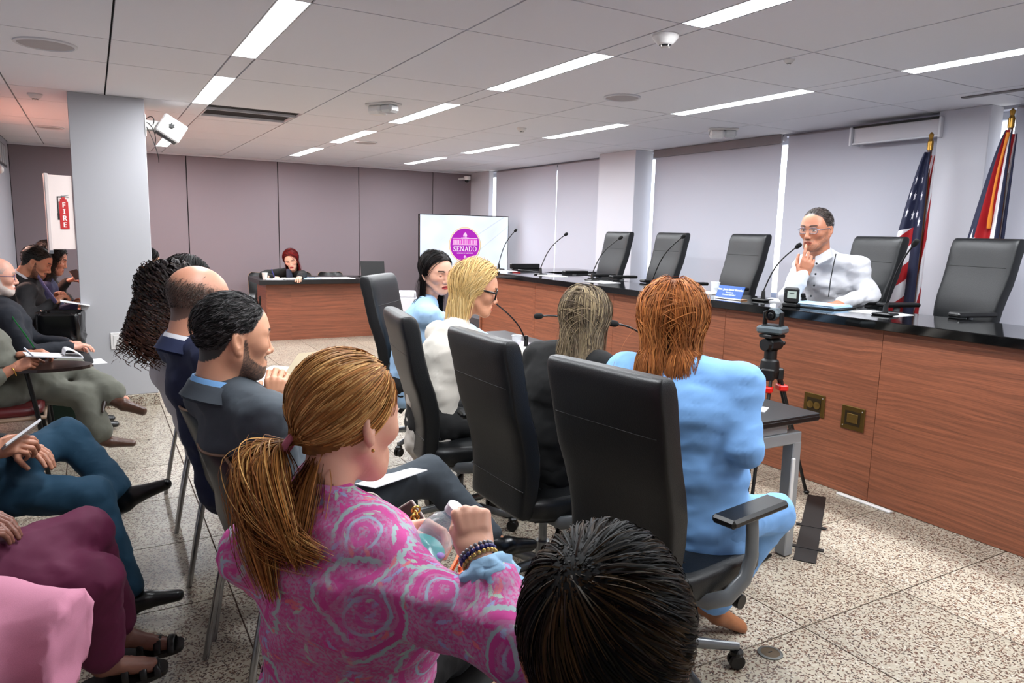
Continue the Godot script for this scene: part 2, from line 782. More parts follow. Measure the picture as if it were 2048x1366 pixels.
	mb = MB.new()
	mb.box(V(WALL_L - 0.9, CEIL / 2, -8.5), V(0.1, CEIL, 3.0))
	mb.box(V(WALL_L - 0.5, CEIL + 0.03, -8.5), V(0.9, 0.06, 3.0))
	mb.box(V(WALL_L - 0.5, CEIL / 2, -10.05), V(0.9, CEIL, 0.1))
	mb.box(V(WALL_L - 0.5, CEIL / 2, -6.95), V(0.9, CEIL, 0.1))
	mb.box(V(WALL_L - 0.5, -0.05, -8.5), V(0.9, 0.1, 3.0))
	struct("wall_corridor", mb, mat("corridor paint", Color(0.88, 0.72, 0.67), 0.8))
	# open door leaf and its casing
	mb = MB.new()
	for s in [[-8.98, 0.04], [-7.32, 0.04]]:
		mb.box(V(WALL_L - 0.07, 1.15, s[0]), V(0.2, 2.3, s[1]), 0.004)
	mb.box(V(WALL_L - 0.07, 2.32, -8.15), V(0.2, 0.05, 1.7), 0.004)
	struct("trim_2", mb, mat("door casing", Color(0.78, 0.72, 0.70), 0.5))

	# wall behind the photographer
	mb = MB.new()
	mb.box(V((WALL_L + WALL_R) / 2, CEIL / 2, WALL_F + 0.08), V(WALL_R - WALL_L + 0.4, CEIL, 0.16))
	struct("wall_front", mb, paint)

	# window wall: parapet, head band, piers, panes and blinds
	mb = MB.new()
	mb.box(V(WALL_R + 0.20, 0.45, (WALL_B + WALL_F) / 2), V(0.24, 0.9, WALL_F - WALL_B + 0.4))
	mb.box(V(WALL_R + 0.20, CEIL + 0.02, (WALL_B + WALL_F) / 2), V(0.24, 0.06, WALL_F - WALL_B + 0.4))
	struct("wall_right", mb, paint)
	var piers := [[-11.4, -10.64, 5.70, 5.64], [-7.42, -6.72, 5.46, 5.46], [-3.30, -2.93, 5.56, 5.56], [0.6, 1.2, 5.56, 5.56]]
	for k in piers.size():
		mb = MB.new()
		var p: Array = piers[k]
		mb.box(V((p[3] + WALL_R + 0.02) / 2, CEIL / 2, (p[0] + p[1]) / 2), V(WALL_R + 0.02 - p[3], CEIL, p[1] - p[0]), 0.004)
		struct("wall_pier" if k == 0 else "wall_pier_%03d" % k, mb, paint)
	var bays := [[-11.4, -7.1], [-7.1, -3.1], [-3.1, 0.9], [0.9, 2.3]]
	var alu := mat("window aluminium", Color(0.75, 0.76, 0.78), 0.4, 0.6)
	var glass := mat("window glass", Color(1, 1, 1, 0.06), 0.02)
	glass.transparency = BaseMaterial3D.TRANSPARENCY_ALPHA
	for k in bays.size():
		var z0: float = bays[k][0]
		var z1: float = bays[k][1]
		mb = MB.new()
		mb.box(V(WALL_R + 0.22, 0.93, (z0 + z1) / 2), V(0.08, 0.06, z1 - z0), 0.004)
		mb.box(V(WALL_R + 0.22, CEIL - 0.04, (z0 + z1) / 2), V(0.08, 0.06, z1 - z0), 0.004)
		for q in 4:
			mb.box(V(WALL_R + 0.22, 1.69, z0 + 0.03 + (z1 - z0 - 0.06) * q / 3.0), V(0.07, 1.5, 0.05), 0.004)
		var wn := struct("window_%d" % (k + 1), mb, alu)
		for q in 3:
			var t := MB.new()
			t.box(Vector3.ZERO, V(0.006, 1.48, (z1 - z0) / 3.0 - 0.06))
			var o := part("window_pane", t, glass, wn)
			o.position = V(WALL_R + 0.22, 1.69, z0 + (z1 - z0) * (q + 0.5) / 3.0)
	var blind := mat("blind fabric", Color(0.745, 0.748, 0.79), 0.85)
	blind.backlight_enabled = true
	blind.backlight = Color(0.10, 0.10, 0.105)
	tri(blind, noise_tex(0.35, [Color(0.95, 0.95, 0.95), Color(1, 1, 1)], [0.3, 0.7], FastNoiseLite.TYPE_SIMPLEX, 2), Vector3(4, 4, 4))
	var rail := mat("blind rail", Color(0.62, 0.60, 0.62), 0.5)
	var bl := [[-10.49, -8.72, 0.0, "off-white roller blind at the far end of the window wall beside the television"], [-8.70, -7.43, 0.02, "off-white roller blind between the far corner blind and the white pier"],
		[-6.64, -4.85, 0.075, "wide off-white roller blind with a grey valance behind the empty dais chairs"], [-4.78, -3.31, 0.0, "off-white roller blind below the wall-hung projection screen case"], [-2.83, -1.2, 0.0, "off-white roller blind behind the right-hand flag"], [-1.15, 0.58, 0.0, "off-white roller blind nearest to the front of the room"]]
	for b in bl:
		var o := thing("roller_blind", b[3], "blind", V(WALL_R - 0.005, 0, (b[0] + b[1]) / 2), 0, "roller blinds on the window wall")
		var w: float = b[1] - b[0]
		mb = MB.new()
		mb.box(V(0, 1.555, 0), V(0.004, 1.77, w))
		part("blind_fabric", mb, blind, o)
		mb = MB.new()
		mb.box(V(0, 0.675, 0), V(0.018, 0.03, w), 0.004)
		part("bottom_rail", mb, rail, o)
		mb = MB.new()
		mb.xf = Transform3D(Basis(Vector3.RIGHT, PI / 2), V(0.03, CEIL - 0.035, -w / 2))
		mb.lathe([Vector2(0, 0), Vector2(0.03, 0), Vector2(0.03, w), Vector2(0, w)], 16)
		part("roller", mb, rail, o)
		if b[2] > 0.05:
			mb = MB.new()
			mb.box(V(-0.02, CEIL - 0.045, 0), V(0.025, 0.085, w + 0.02), 0.003)
			part("valance", mb, mat("grey valance", Color(0.50, 0.48, 0.495), 0.6), o)

	# the free-standing column
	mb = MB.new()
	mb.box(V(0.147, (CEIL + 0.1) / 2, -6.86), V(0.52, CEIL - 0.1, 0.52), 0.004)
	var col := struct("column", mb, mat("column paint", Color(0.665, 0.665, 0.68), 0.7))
	mb = MB.new()
	mb.box(V(0.147, 0.05, -6.86), V(0.535, 0.1, 0.535), 0.003)
	part("skirting", mb, tiles[0], col)

# ---------------------------------------------------------------- ceiling fixtures and wall fixtures
func ceiling_fixtures() -> void:
	var em := mat("lit diffuser", Color(0.95, 0.96, 1.0), 0.5)
	em.emission_enabled = true
	em.emission = Color(0.97, 0.985, 1.0)
	em.emission_energy_multiplier = 2.2
	var fr := mat("light trim", Color(0.82, 0.82, 0.83), 0.5)
	var rows := [0.818, 2.480, 4.155]
	var rname := ["left ceiling row", "middle ceiling row", "right ceiling row"]
	var place := ["nearest the far wall", "second from the far wall", "third from the far wall", "fourth from the far wall", "fifth from the far wall", "sixth from the far wall"]
	for r in 3:
		var nth := 0
		for k in [5, 4, 3, 2, 1, 0]:
			var z: float = 0.52 - 1.94 * k - 0.6325
			if r == 0 and k in [0, 4]:
				continue
			var o := thing("ceiling_light", "strip light %s in the %s" % [place[nth], rname[r]], "light", V(rows[r], CEIL, z), 0, "recessed strip lights")
			nth += 1
			var mb := MB.new()
			for s in [-1.0, 1.0]:
				mb.box(V(s * 0.068, 0.018, 0), V(0.006, 0.036, 1.262))
				mb.box(V(0, 0.018, s * 0.630), V(0.14, 0.036, 0.006))
			mb.box(V(0, 0.04, 0), V(0.142, 0.008, 1.262))
			part("housing", mb, fr, o)
			mb = MB.new()
			mb.box(V(0, 0.010, 0), V(0.128, 0.006, 1.25))
			part("light_diffuser", mb, em, o)
			var l := AreaLight3D.new()
			l.name = "lamp"
			l.area_size = Vector2(0.125, 1.24)
			l.area_normalize_energy = true
			l.light_energy = 4.3
			l.light_color = Color(0.97, 0.985, 1.0)
			l.area_range = 30.0
			l.shadow_enabled = true
			l.rotation = V(-PI / 2, 0, 0)
			l.position = V(0, 0.004, 0)
			o.add_child(l)
	var white := mat("white plastic", Color(0.86, 0.85, 0.84), 0.45)
	var dark := mat("black plastic", Color(0.03, 0.03, 0.032), 0.45)
	# round loudspeaker grilles
	var sp := [[V(-0.17, 0, -4.95), 0.14, "large round ceiling speaker grille at the near left"], [V(3.33, 0, -4.28), 0.12, "round ceiling speaker grille between the middle and right light rows"], [V(2.75, 0, -8.2), 0.12, "small far round speaker grille near the far wall"], [V(-0.33, 0, -9.2), 0.12, "round ceiling speaker grille beyond the column at far left"]]
	var grille := mat("speaker grille", Color(0.66, 0.635, 0.635), 0.8)
	for s in sp:
		var o := thing("ceiling_speaker", s[2], "speaker", s[0] + V(0, CEIL, 0), 0, "round ceiling speakers")
		var r: float = s[1]
		var mb := MB.new()
		mb.lathe([Vector2(r * 1.1, 0.0), Vector2(r * 1.1, -0.008), Vector2(r, -0.012), Vector2(r * 0.97, -0.006)], 40)
		part("rim", mb, fr, o)
		mb = MB.new()
		mb.lathe([Vector2(r * 0.97, -0.006), Vector2(r * 0.6, -0.010), Vector2(0.0, -0.011)], 40)
		part("grille", mb, grille, o)
	# smoke detectors: cup-shaped
	var sd := [[V(2.482, 0, -2.87), 1.0, "white cone-shaped smoke detector above the dais centre"], [V(3.56, 0, -6.08), 0.7, "small smoke detector between far strip lights"], [V(3.36, 0, -2.86), 0.45, "tiny white ceiling sensor near the right strip lights"], [V(-0.33, 0, -6.9), 0.8, "small white ceiling detector left of the column"]]
	for s in sd:
		var o := thing("smoke_detector", s[2], "smoke detector", s[0] + V(0, CEIL, 0), 0, "ceiling detectors")
		o.scale = Vector3.ONE * s[1]
		var mb := MB.new()
		mb.lathe([Vector2(0.0, 0.0), Vector2(0.065, 0.0), Vector2(0.065, -0.012), Vector2(0.058, -0.022), Vector2(0.04, -0.042), Vector2(0.03, -0.048)], 28)
		part("base", mb, white, o)
		mb = MB.new()
		mb.lathe([Vector2(0.028, -0.046), Vector2(0.024, -0.052), Vector2(0.0, -0.052)], 20)
		part("sensor_slot", mb, dark, o)
		mb = MB.new()
		mb.lathe([Vector2(0.022, -0.056), Vector2(0.0, -0.060)], 20)
		for q in 4:
			var an := TAU * q / 4.0
			mb.box(V(cos(an) * 0.024, -0.051, sin(an) * 0.024), V(0.005, 0.016, 0.005))
		part("cap", mb, white, o)
	# emergency light heads
	var clear := mat("clear lens", Color(0.92, 0.94, 0.95, 0.25), 0.05)
	clear.transparency = BaseMaterial3D.TRANSPARENCY_ALPHA
	for s in [[V(2.03, 0, -5.62), 60.0, "white emergency light unit on the ceiling left of the middle lights"], [V(5.02, 0, -4.95), 40.0, "white emergency light unit at the ceiling edge above the wide blind"]]:
		var o := thing("emergency_light", s[2], "emergency light", s[0] + V(0, CEIL, 0), s[1])
		var mb := MB.new()
		mb.box(V(0, -0.008, 0), V(0.26, 0.016, 0.14), 0.004)
		mb.box(V(-0.055, -0.045, 0), V(0.13, 0.075, 0.125), 0.02)
		part("body", mb, white, o)
		mb = MB.new()
		mb.box(V(0.062, -0.042, 0), V(0.11, 0.066, 0.115), 0.018)
		part("lens_cover", mb, mat("frosted lens", Color(0.78, 0.79, 0.79), 0.2), o)
		mb = MB.new()
		mb.box(V(-0.121, -0.04, 0), V(0.003, 0.02, 0.02))
		part("test_button", mb, mat("grey button", Color(0.4, 0.42, 0.41), 0.5), o)
	# return-air grille set into the ceiling beyond the first strip lights
	var o := thing("air_return_grille", "rectangular recessed air return opening in the ceiling near the column", "vent", V(1.263, CEIL, -6.15 - 1.0), 0)
	var mb := MB.new()
	mb.box(V(0, 0.045, 0), V(0.75, 0.005, 0.66))
	part("recessed_panel", mb, mat("recess grey", Color(0.72, 0.70, 0.70), 0.8), o)
	mb = MB.new()
	for q in [-1.0, 1.0]:
		mb.box(V(0, 0.018, q * 0.325), V(0.75, 0.04, 0.012), 0.002)
		mb.box(V(q * 0.368, 0.018, 0), V(0.012, 0.04, 0.66), 0.002)
	part("frame", mb, fr, o)
	mb = MB.new()
	mb.box(V(5.15, CEIL - 0.004, -2.60), V(0.05, 0.008, 0.62), 0.002)
	single("slot_diffuser", mb, mat("slot shade", Color(0.45, 0.43, 0.44), 0.7), "grey slot air diffuser in the ceiling at the right edge", "vent")
	# dome camera in the far corner
	o = thing("dome_camera", "small white dome camera on the far corner wall", "camera", V(5.42, 2.34, WALL_B + 0.3), 0)
	mb = MB.new()
	mb.lathe([Vector2(0.0, 0.05), Vector2(0.055, 0.05), Vector2(0.055, 0.0), Vector2(0.045, -0.012)], 24)
	mb.box(V(0, 0.02, -0.15), V(0.05, 0.03, 0.28), 0.004)
	part("housing", mb, white, o)
	mb = MB.new()
	mb.ball(V(0, -0.008, 0), V(0.043, 0.043, 0.043), 20, 12)
	part("dome", mb, mat("smoked dome", Color(0.02, 0.02, 0.03), 0.08), o)
	# projector on the column's right flank
	o = thing("projector", "white wall-mounted projector on a bracket at the column's right side", "projector", V(0.405, 2.235, -6.62), 0)
	o.scale = Vector3.ONE * 0.82
	mb = MB.new()
	mb.box(V(0.115, 0.05, 0.0), V(0.25, 0.085, 0.012), 0.002)
	mb.box(V(0.115, 0.05, -0.16), V(0.25, 0.085, 0.012), 0.002)
	mb.box(V(0.006, 0.04, -0.08), V(0.012, 0.2, 0.22), 0.002)
	part("bracket", mb, white, o)
	var tilt := Basis(Vector3.BACK, deg_to_rad(-32))
	mb = MB.new()
	mb.xf = Transform3D(tilt, V(0.235, 0.03, -0.08))
	mb.box(Vector3.ZERO, V(0.235, 0.19, 0.26), 0.012)
	part("body", mb, white, o)
	mb = MB.new()
	mb.xf = Transform3D(tilt, V(0.235, 0.03, -0.08))
	for q in 14:
		mb.box(V(-0.10 + 0.0125 * q, -0.098, 0), V(0.006, 0.012, 0.23))
	mb.box(V(0, -0.09, 0), V(0.2, 0.012, 0.235))
	part("vent_grille", mb, mat("grey grille", Color(0.33, 0.33, 0.34), 0.6), o)
	mb = MB.new()
	mb.xf = Transform3D(tilt, V(0.235, 0.05, 0.055))
	for q in 6:
		var an := TAU * q / 6.0
		mb.box(V(cos(an) * 0.02, sin(an) * 0.02, 0.0), V(0.016, 0.016, 0.012), 0.002)
	mb.box(V(0, 0, 0), V(0.035, 0.035, 0.014), 0.004)
	part("knob", mb, dark, o)
	mb = MB.new()
	for q in 3:
		var pts := []
		for s in 12:
			var t := s / 11.0
			pts.append(bezier(V(0.01, 0.10 - 0.03 * q, 0.0), V(0.08 - 0.02 * q, 0.17 - 0.1 * q, 0.03), V(0.11, 0.08 - 0.14 * q, 0.04), V(0.05 + 0.03 * q, 0.02 - 0.16 * q, -0.02), t))
		mb.tube(pts, [0.004], 6)
	part("cable", mb, dark, o)
	# outlet plate on the column face
	o = thing("wall_plate", "square white blank plate low on the column face", "wall plate", V(0.150, 0.555, -6.598), 0)
	mb = MB.new()
	mb.box(V(0, 0, 0.004), V(0.145, 0.135, 0.008), 0.004)
	part("cover", mb, white, o)
	mb = MB.new()
	mb.box(V(0, 0, 0.009), V(0.105, 0.095, 0.004), 0.002)
	part("inset", mb, white, o)
	# projecting fire extinguisher sign beside the column
	o = thing("fire_sign", "white projecting sign board with a red FIRE extinguisher picture", "sign", V(-0.118, 1.565, -6.62), -14)
	mb = MB.new()
	mb.box(V(-0.092, 0, 0), V(0.18, 0.56, 0.02), 0.004)
	part("board", mb, mat("sign white", Color(0.90, 0.84, 0.82), 0.45), o)
	mb = MB.new()
	mb.box(V(-0.172, -0.01, 0.0), V(0.030, 0.60, 0.035), 0.006)
	part("edge_rail", mb, mat("sign rail", Color(0.80, 0.75, 0.74), 0.4), o)
	mb = MB.new()
	mb.box(V(-0.170, -0.298, 0.019), V(0.026, 0.026, 0.004))
	part("sticker", mb, mat("grey sticker", Color(0.35, 0.35, 0.37), 0.6), o)
	var red := mat("sign red", Color(0.72, 0.05, 0.06), 0.45)
	mb = MB.new()
	mb.box(V(-0.068, -0.02, 0.0115), V(0.062, 0.21, 0.003), 0.001)
	mb.box(V(-0.068, 0.092, 0.0115), V(0.045, 0.02, 0.003), 0.001)
	mb.box(V(-0.068, 0.107, 0.0115), V(0.025, 0.02, 0.003), 0.001)
	part("picture_cylinder", mb, red, o)
	mb = MB.new()
	mb.box(V(-0.106, 0.05, 0.0115), V(0.008, 0.13, 0.003), 0.001)
	mb.box(V(-0.092, 0.118, 0.0115), V(0.036, 0.008, 0.003), 0.001)
	mb.box(V(-0.105, -0.03, 0.0115), V(0.014, 0.05, 0.003), 0.001)
	part("picture_hose", mb, dark, o)
	mb = MB.new()
	mb.xf = Transform3D(Basis(Vector3.BACK, 0.25), V(-0.061, 0.127, 0.0115))
	mb.box(Vector3.ZERO, V(0.06, 0.006, 0.003))
	mb.xf = Transform3D(Basis(Vector3.BACK, -0.2), V(-0.056, 0.122, 0.0115))
	mb.box(Vector3.ZERO, V(0.05, 0.006, 0.003))
	part("picture_handle", mb, mat("sign grey", Color(0.55, 0.55, 0.55), 0.5), o)
	for k in 4:
		var t := put("letter", text_mesh("FIRE"[k], 0.052, false, true), mat("letter white", Color(0.93, 0.9, 0.88), 0.5), o)
		t.position = V(-0.067, 0.058 - 0.05 * k, 0.0135)
	# left wall: slatted vent and fire alarm pull
	o = thing("wall_vent", "small slatted air vent high on the left wall", "vent", V(WALL_L + 0.005, 2.26, -10.35), 90)
	mb = MB.new()
	mb.box(V(0, 0, 0), V(1.15, 0.26, 0.012), 0.003)
	part("frame", mb, mat("vent frame", Color(0.33, 0.33, 0.34), 0.5), o)
	for k in 5:
		mb = MB.new()
		mb.box(V(-0.44 + 0.22 * k, 0, -0.012), V(0.12, 0.22, 0.014), 0.003)
		part("slat", mb, mat("vent slat", Color(0.62, 0.62, 0.63), 0.5), o)
	o = thing("fire_alarm", "red fire alarm box with a white strobe on the left wall", "alarm", V(WALL_L + 0.02, 2.02, -9.40), 90)
	mb = MB.new()
	mb.box(V(0, 0, 0), V(0.16, 0.21, 0.05), 0.008)
	part("box", mb, mat("alarm red", Color(0.75, 0.07, 0.07), 0.4), o)
	mb = MB.new()
	mb.ball(V(-0.0, 0.0, -0.05), V(0.04, 0.04, 0.03))
	part("strobe", mb, white, o)
	# corridor lamp beyond the doorway: warm
	o = thing("corridor_light", "warm round ceiling lamp in the corridor beyond the left doorway", "light", V(WALL_L - 0.42, CEIL - 0.03, -8.2), 0)
	mb = MB.new()
	mb.lathe([Vector2(0.0, 0.03), Vector2(0.12, 0.03), Vector2(0.12, 0.0)], 24)
	part("rim", mb, white, o)
	mb = MB.new()
	mb.lathe([Vector2(0.115, 0.0), Vector2(0.08, -0.02), Vector2(0.0, -0.028)], 24)
	var wm := mat("warm lamp glass", Color(1, 0.9, 0.84), 0.5)
	wm.emission_enabled = true
	wm.emission = Color(1.0, 0.80, 0.70)
	wm.emission_energy_multiplier = 2.0
	part("lamp_glass", mb, wm, o)
	var l := OmniLight3D.new()
	l.name = "lamp"
	l.light_color = Color(1.0, 0.84, 0.78)
	l.light_energy = 5.5
	l.light_size = 0.08
	l.omni_range = 20.0
	l.shadow_enabled = true
	l.position = V(0, -0.16, 0)
	o.add_child(l)

# ---------------------------------------------------------------- dais, far desk, witness table
const TOP := 1.06

func dais() -> void:
	var wood := wood_mat()
	var stone := mat("black stone top", Color(0.030, 0.030, 0.032), 0.07)
	var z0 := -7.35
	var z1 := 1.6
	var x0 := 3.80
	# raised floor behind the counter
	var mb := MB.new()
	mb.box(V((4.1 + WALL_R) / 2 , 0.21, (-8.6 + WALL_F) / 2), V(WALL_R - 4.1, 0.42, WALL_F + 8.6))
	struct("platform", mb, mat("platform carpet", Color(0.25, 0.24, 0.25), 0.95))
	var o := thing("dais_counter", "long wood-fronted dais with a polished black top along the window side", "counter", V(0, 0, 0), 0)
	mb = MB.new()
	mb.box(V(4.07, TOP - 0.026, (z0 + z1) / 2), V(0.62, 0.052, z1 - z0), 0.004)
	part("worktop", mb, stone, o, "polished black stone worktop")
	# return leg at the far end
	mb = MB.new()
	mb.box(V(4.86, TOP - 0.026, z0 + 0.05), V(0.95, 0.052, 0.70), 0.004)
	part("worktop_return", mb, stone, o)
	mb = MB.new()
	mb.box(V(4.555, TOP + 0.03, z0 - 0.27), V(0.40, 0.06, 0.05), 0.004)
	part("raised_ledge", mb, mat("black laminate", Color(0.035, 0.034, 0.034), 0.3), o)
	mb = MB.new()
	mb.box(V(x0 + 0.06, 0.5, (z0 + z1) / 2), V(0.03, 1.0, z1 - z0 - 0.02))
	part("carcass", mb, mat("dark board", Color(0.12, 0.08, 0.06), 0.8), o)
	var js := [z1, 0.0, -1.225, -2.45, -3.63, -4.90, -6.175, z0]
	var rr := RandomNumberGenerator.new()
	rr.seed = 9
	for k in js.size() - 1:
		mb = MB.new()
		board(mb, Vector3.ZERO, V(0.025, TOP - 0.058, js[k] - js[k + 1] - 0.003), Vector2(rr.randf(), rr.randf()))
		var p := part("front_panel", mb, wood, o)
		p.position = V(x0 + 0.0325, (TOP - 0.052) / 2, (js[k] + js[k + 1]) / 2)
	mb = MB.new()
	board(mb, V(4.05, (TOP - 0.052) / 2, z0 + 0.02), V(0.5, TOP - 0.058, 0.025), Vector2(0.3, 0.1))
	part("end_panel", mb, wood, o)
	# brass floor-box style outlets on the front
	var brass := mat("aged brass", Color(0.42, 0.33, 0.17), 0.38, 0.85)
	for s in [[-2.853, 0.487, "brass outlet plate with two round flaps on the dais front"], [-2.585, 0.464, "brass outlet plate with a square flap on the dais front"]]:
		var q := thing("brass_outlet", s[2], "outlet", V(x0 + 0.0155, s[1], s[0]), 0, "brass outlets on the dais front")
		mb = MB.new()
		mb.box(V(0, 0, 0), V(0.008, 0.14, 0.15), 0.003)
		part("plate", mb, brass, q)
		mb = MB.new()
		if s[0] < -2.7:
			for e in [-1.0, 1.0]:
				mb.xf = Transform3D(Basis(Vector3.BACK, PI / 2), V(-0.004, 0, e * 0.024))
				mb.lathe([Vector2(0.023, 0), Vector2(0.023, 0.006), Vector2(0, 0.007)], 20)
		else:
			mb.box(V(-0.006, 0, 0), V(0.006, 0.055, 0.07), 0.002)
		part("flap", mb, mat("bright brass", Color(0.55, 0.44, 0.24), 0.3, 0.85), q)
		mb = MB.new()
		for e in [[-1, -1], [1, 1]]:
			mb.ball(V(-0.005, e[0] * 0.05, e[1] * 0.06), V(0.003, 0.004, 0.004), 8, 6)
		part("screw", mb, mat("steel", Color(0.75, 0.75, 0.75), 0.3, 0.9), q)
		mb = MB.new()
		mb.box(V(-0.0042, 0, 0), V(0.002, 0.085, 0.10))
		part("recess", mb, mat("dark brass", Color(0.2, 0.15, 0.08), 0.5, 0.6), q)

func back_of_room() -> void:
	var wood := wood_mat()
	# staff desk in front of the far wall
	var o := thing("staff_desk", "wood-fronted desk with a thick black top near the far wall", "desk", V(2.72, 0, -9.80), 0)
	var mb := MB.new()
	mb.box(V(-0.02, 0.785, -0.21), V(1.78, 0.06, 0.78), 0.004)
	part("desk_top", mb, mat("desk laminate", Color(0.055, 0.053, 0.055), 0.35), o)
	mb = MB.new()
	board(mb, V(0.02, 0.3775, -0.01), V(1.60, 0.755, 0.025), Vector2(0.2, 0.55))
	part("front_panel", mb, wood, o)
	for s in [-1.0, 1.0]:
		mb = MB.new()
		board(mb, V(0.02 + s * 0.80, 0.3775, -0.30), V(0.025, 0.755, 0.60), Vector2(0.7, 0.25))
		part("side_panel", mb, wood, o)
	# television on a floor stand
	o = thing("television", "large flat television on a stand showing a round purple emblem", "television", V(4.765, 0, -9.70), 0)
	var w := 1.46
	var hh := 0.83
	var cy := 1.315
	mb = MB.new()
	mb.box(V(0, cy, -0.03), V(w, hh, 0.05), 0.006)
	part("casing", mb, mat("tv black", Color(0.015, 0.015, 0.017), 0.3), o)
	var im := Image.create(256, 144, false, Image.FORMAT_RGB8)
	var no := noise(0.012, FastNoiseLite.TYPE_SIMPLEX_SMOOTH, 2, 8)
	for y in 144:
		for x in 256:
			var d := absf(y - (150.0 - x * 0.62))
			var d2 := absf(y - (216.0 - x * 0.75))
			var g := 0.97 + no.get_noise_2d(x, y) * 0.05
			if d < 1.4 and x > 150 or d2 < 1.2 and x > 120:
				g -= 0.08
			im.set_pixel(x, y, Color(g * 0.93, g * 0.965, minf(1.0, g * 1.02)))
	var scr := mat("tv screen", Color.BLACK, 0.2)
	scr.emission_enabled = true
	scr.emission_operator = BaseMaterial3D.EMISSION_OP_MULTIPLY
	scr.emission = Color.WHITE
	scr.emission_texture = ImageTexture.create_from_image(im)
	scr.emission_energy_multiplier = 1.2
	mb = MB.new()
	mb.face([V(-w / 2 + 0.012, cy - hh / 2 + 0.016, -0.0035), V(w / 2 - 0.012, cy - hh / 2 + 0.016, -0.0035), V(w / 2 - 0.012, cy + hh / 2 - 0.012, -0.0035), V(-w / 2 + 0.012, cy + hh / 2 - 0.012, -0.0035)], [Vector2(0, 1), Vector2(1, 1), Vector2(1, 0), Vector2(0, 0)])
	part("screen", mb, scr, o)
	var glow := func(key: String, c: Color) -> StandardMaterial3D:
		var m := mat(key, Color.BLACK, 0.3)
		m.emission_enabled = true
		m.emission = c
		m.emission_energy_multiplier = 1.15
		return m
	var ecx := -0.005
	var ecy := cy - 0.02
	var disc := func(called: String, r: float, r0: float, z: float, m: StandardMaterial3D, off: Vector2) -> void:
		var b := MB.new()
		b.xf = Transform3D(Basis(Vector3.RIGHT, PI / 2), V(ecx + off.x, ecy + off.y, z))
		b.lathe([Vector2(r, 0.0), Vector2(r0, 0.0005)], 64)
		part(called, b, m, o)
	disc.call("screen_emblem_shadow", 0.257, 0.0, -0.0030, glow.call("emblem shadow print", Color(0.62, 0.62, 0.60)), Vector2(0.006, -0.006))
	disc.call("screen_emblem_rim", 0.258, 0.0, -0.0024, glow.call("emblem gold", Color(0.93, 0.76, 0.50)), Vector2.ZERO)
	disc.call("screen_emblem_ring", 0.250, 0.0, -0.0018, glow.call("emblem cream", Color(0.97, 0.90, 0.86)), Vector2.ZERO)
	disc.call("screen_emblem", 0.240, 0.0, -0.0012, glow.call("emblem purple", Color(0.67, 0.05, 0.70)), Vector2.ZERO)
	var pk := glow.call("emblem pink", Color(0.86, 0.32, 0.78)) as StandardMaterial3D
	var pale := glow.call("emblem pale", Color(0.97, 0.86, 0.95)) as StandardMaterial3D
	mb = MB.new()
	mb.box(V(ecx, ecy + 0.045, -0.0006), V(0.40, 0.085, 0.0006))
	part("screen_emblem_wings", mb, pk, o)
	mb = MB.new()
	for k in 15:
		if absi(k - 7) > 2:
			mb.box(V(ecx - 0.182 + 0.026 * k, ecy + 0.04, -0.0002), V(0.010, 0.058, 0.0005))
	mb.box(V(ecx, ecy + 0.094, -0.0002), V(0.41, 0.008, 0.0005))
	mb.box(V(ecx, ecy + 0.001, -0.0002), V(0.41, 0.006, 0.0005))
	mb.box(V(ecx, ecy + 0.10, -0.0002), V(0.13, 0.012, 0.0005))
	for k in 5:
		mb.box(V(ecx - 0.04 + 0.02 * k, ecy + 0.045, -0.0002), V(0.006, 0.075, 0.0005))
		mb.box(V(ecx - 0.024 + 0.012 * k, ecy + 0.122, -0.0002), V(0.005, 0.026, 0.0005))
	mb.box(V(ecx, ecy + 0.138, -0.0002), V(0.068, 0.006, 0.0005))
	for k in 6:
		mb.box(V(ecx, ecy + 0.143 + 0.0055 * k, -0.0002), V(0.056 * sqrt(1.0 - k * k / 36.0), 0.0045, 0.0005))
	mb.box(V(ecx, ecy + 0.180, -0.0002), V(0.006, 0.016, 0.0005))
	part("screen_emblem_building", mb, pale, o)
	var wt := glow.call("emblem white", Color(1.0, 0.97, 0.99)) as StandardMaterial3D
	var tx := put("screen_lettering", text_mesh("SENADO", 0.094, true), wt, o)
	tx.position = V(ecx, ecy - 0.062, 0)
	tx = put("screen_lettering", text_mesh("GOBIERNO DE PUERTO RICO", 0.0205), wt, o)
	tx.position = V(ecx, ecy - 0.122, 0)
	mb = MB.new()
	mb.box(V(ecx, ecy - 0.178, 0), V(0.006, 0.05, 0.0006))
	for s in [-1.0, 1.0]:
		mb.xf = Transform3D(Basis(Vector3.BACK, s * 0.7), V(ecx + s * 0.012, ecy - 0.170, 0))
		mb.box(Vector3.ZERO, V(0.007, 0.030, 0.0006))
	mb.xf = Transform3D.IDENTITY
	mb.box(V(ecx, ecy - 0.186, 0), V(0.03, 0.005, 0.0006))
	part("screen_lily", mb, pale, o)
	var steel := mat("stand steel", Color(0.05, 0.05, 0.055), 0.4, 0.3)
	mb = MB.new()
	for s in [-1.0, 1.0]:
		mb.box(V(s * 0.13, 0.5, -0.07), V(0.05, 0.96, 0.03), 0.004)
	mb.box(V(0, 0.9, -0.07), V(0.34, 0.3, 0.02), 0.004)
	part("stand_post", mb, steel, o)
	mb = MB.new()
	for s in [-1.0, 1.0]:
		mb.box(V(s * 0.34, 0.04, -0.07), V(0.05, 0.05, 0.62), 0.008)
	mb.box(V(0, 0.04, -0.07), V(0.7, 0.04, 0.05), 0.006)
	part("stand_base", mb, steel, o)
	var sl := AreaLight3D.new()
	sl.name = "screen_lamp"
	sl.area_size = Vector2(w, hh)
	sl.area_normalize_energy = true
	sl.light_energy = 0.35
	sl.light_color = Color(0.93, 0.96, 1.0)
	sl.area_range = 30.0
	sl.shadow_enabled = true
	sl.rotation.y = PI
	sl.position = V(0, cy, 0.004)
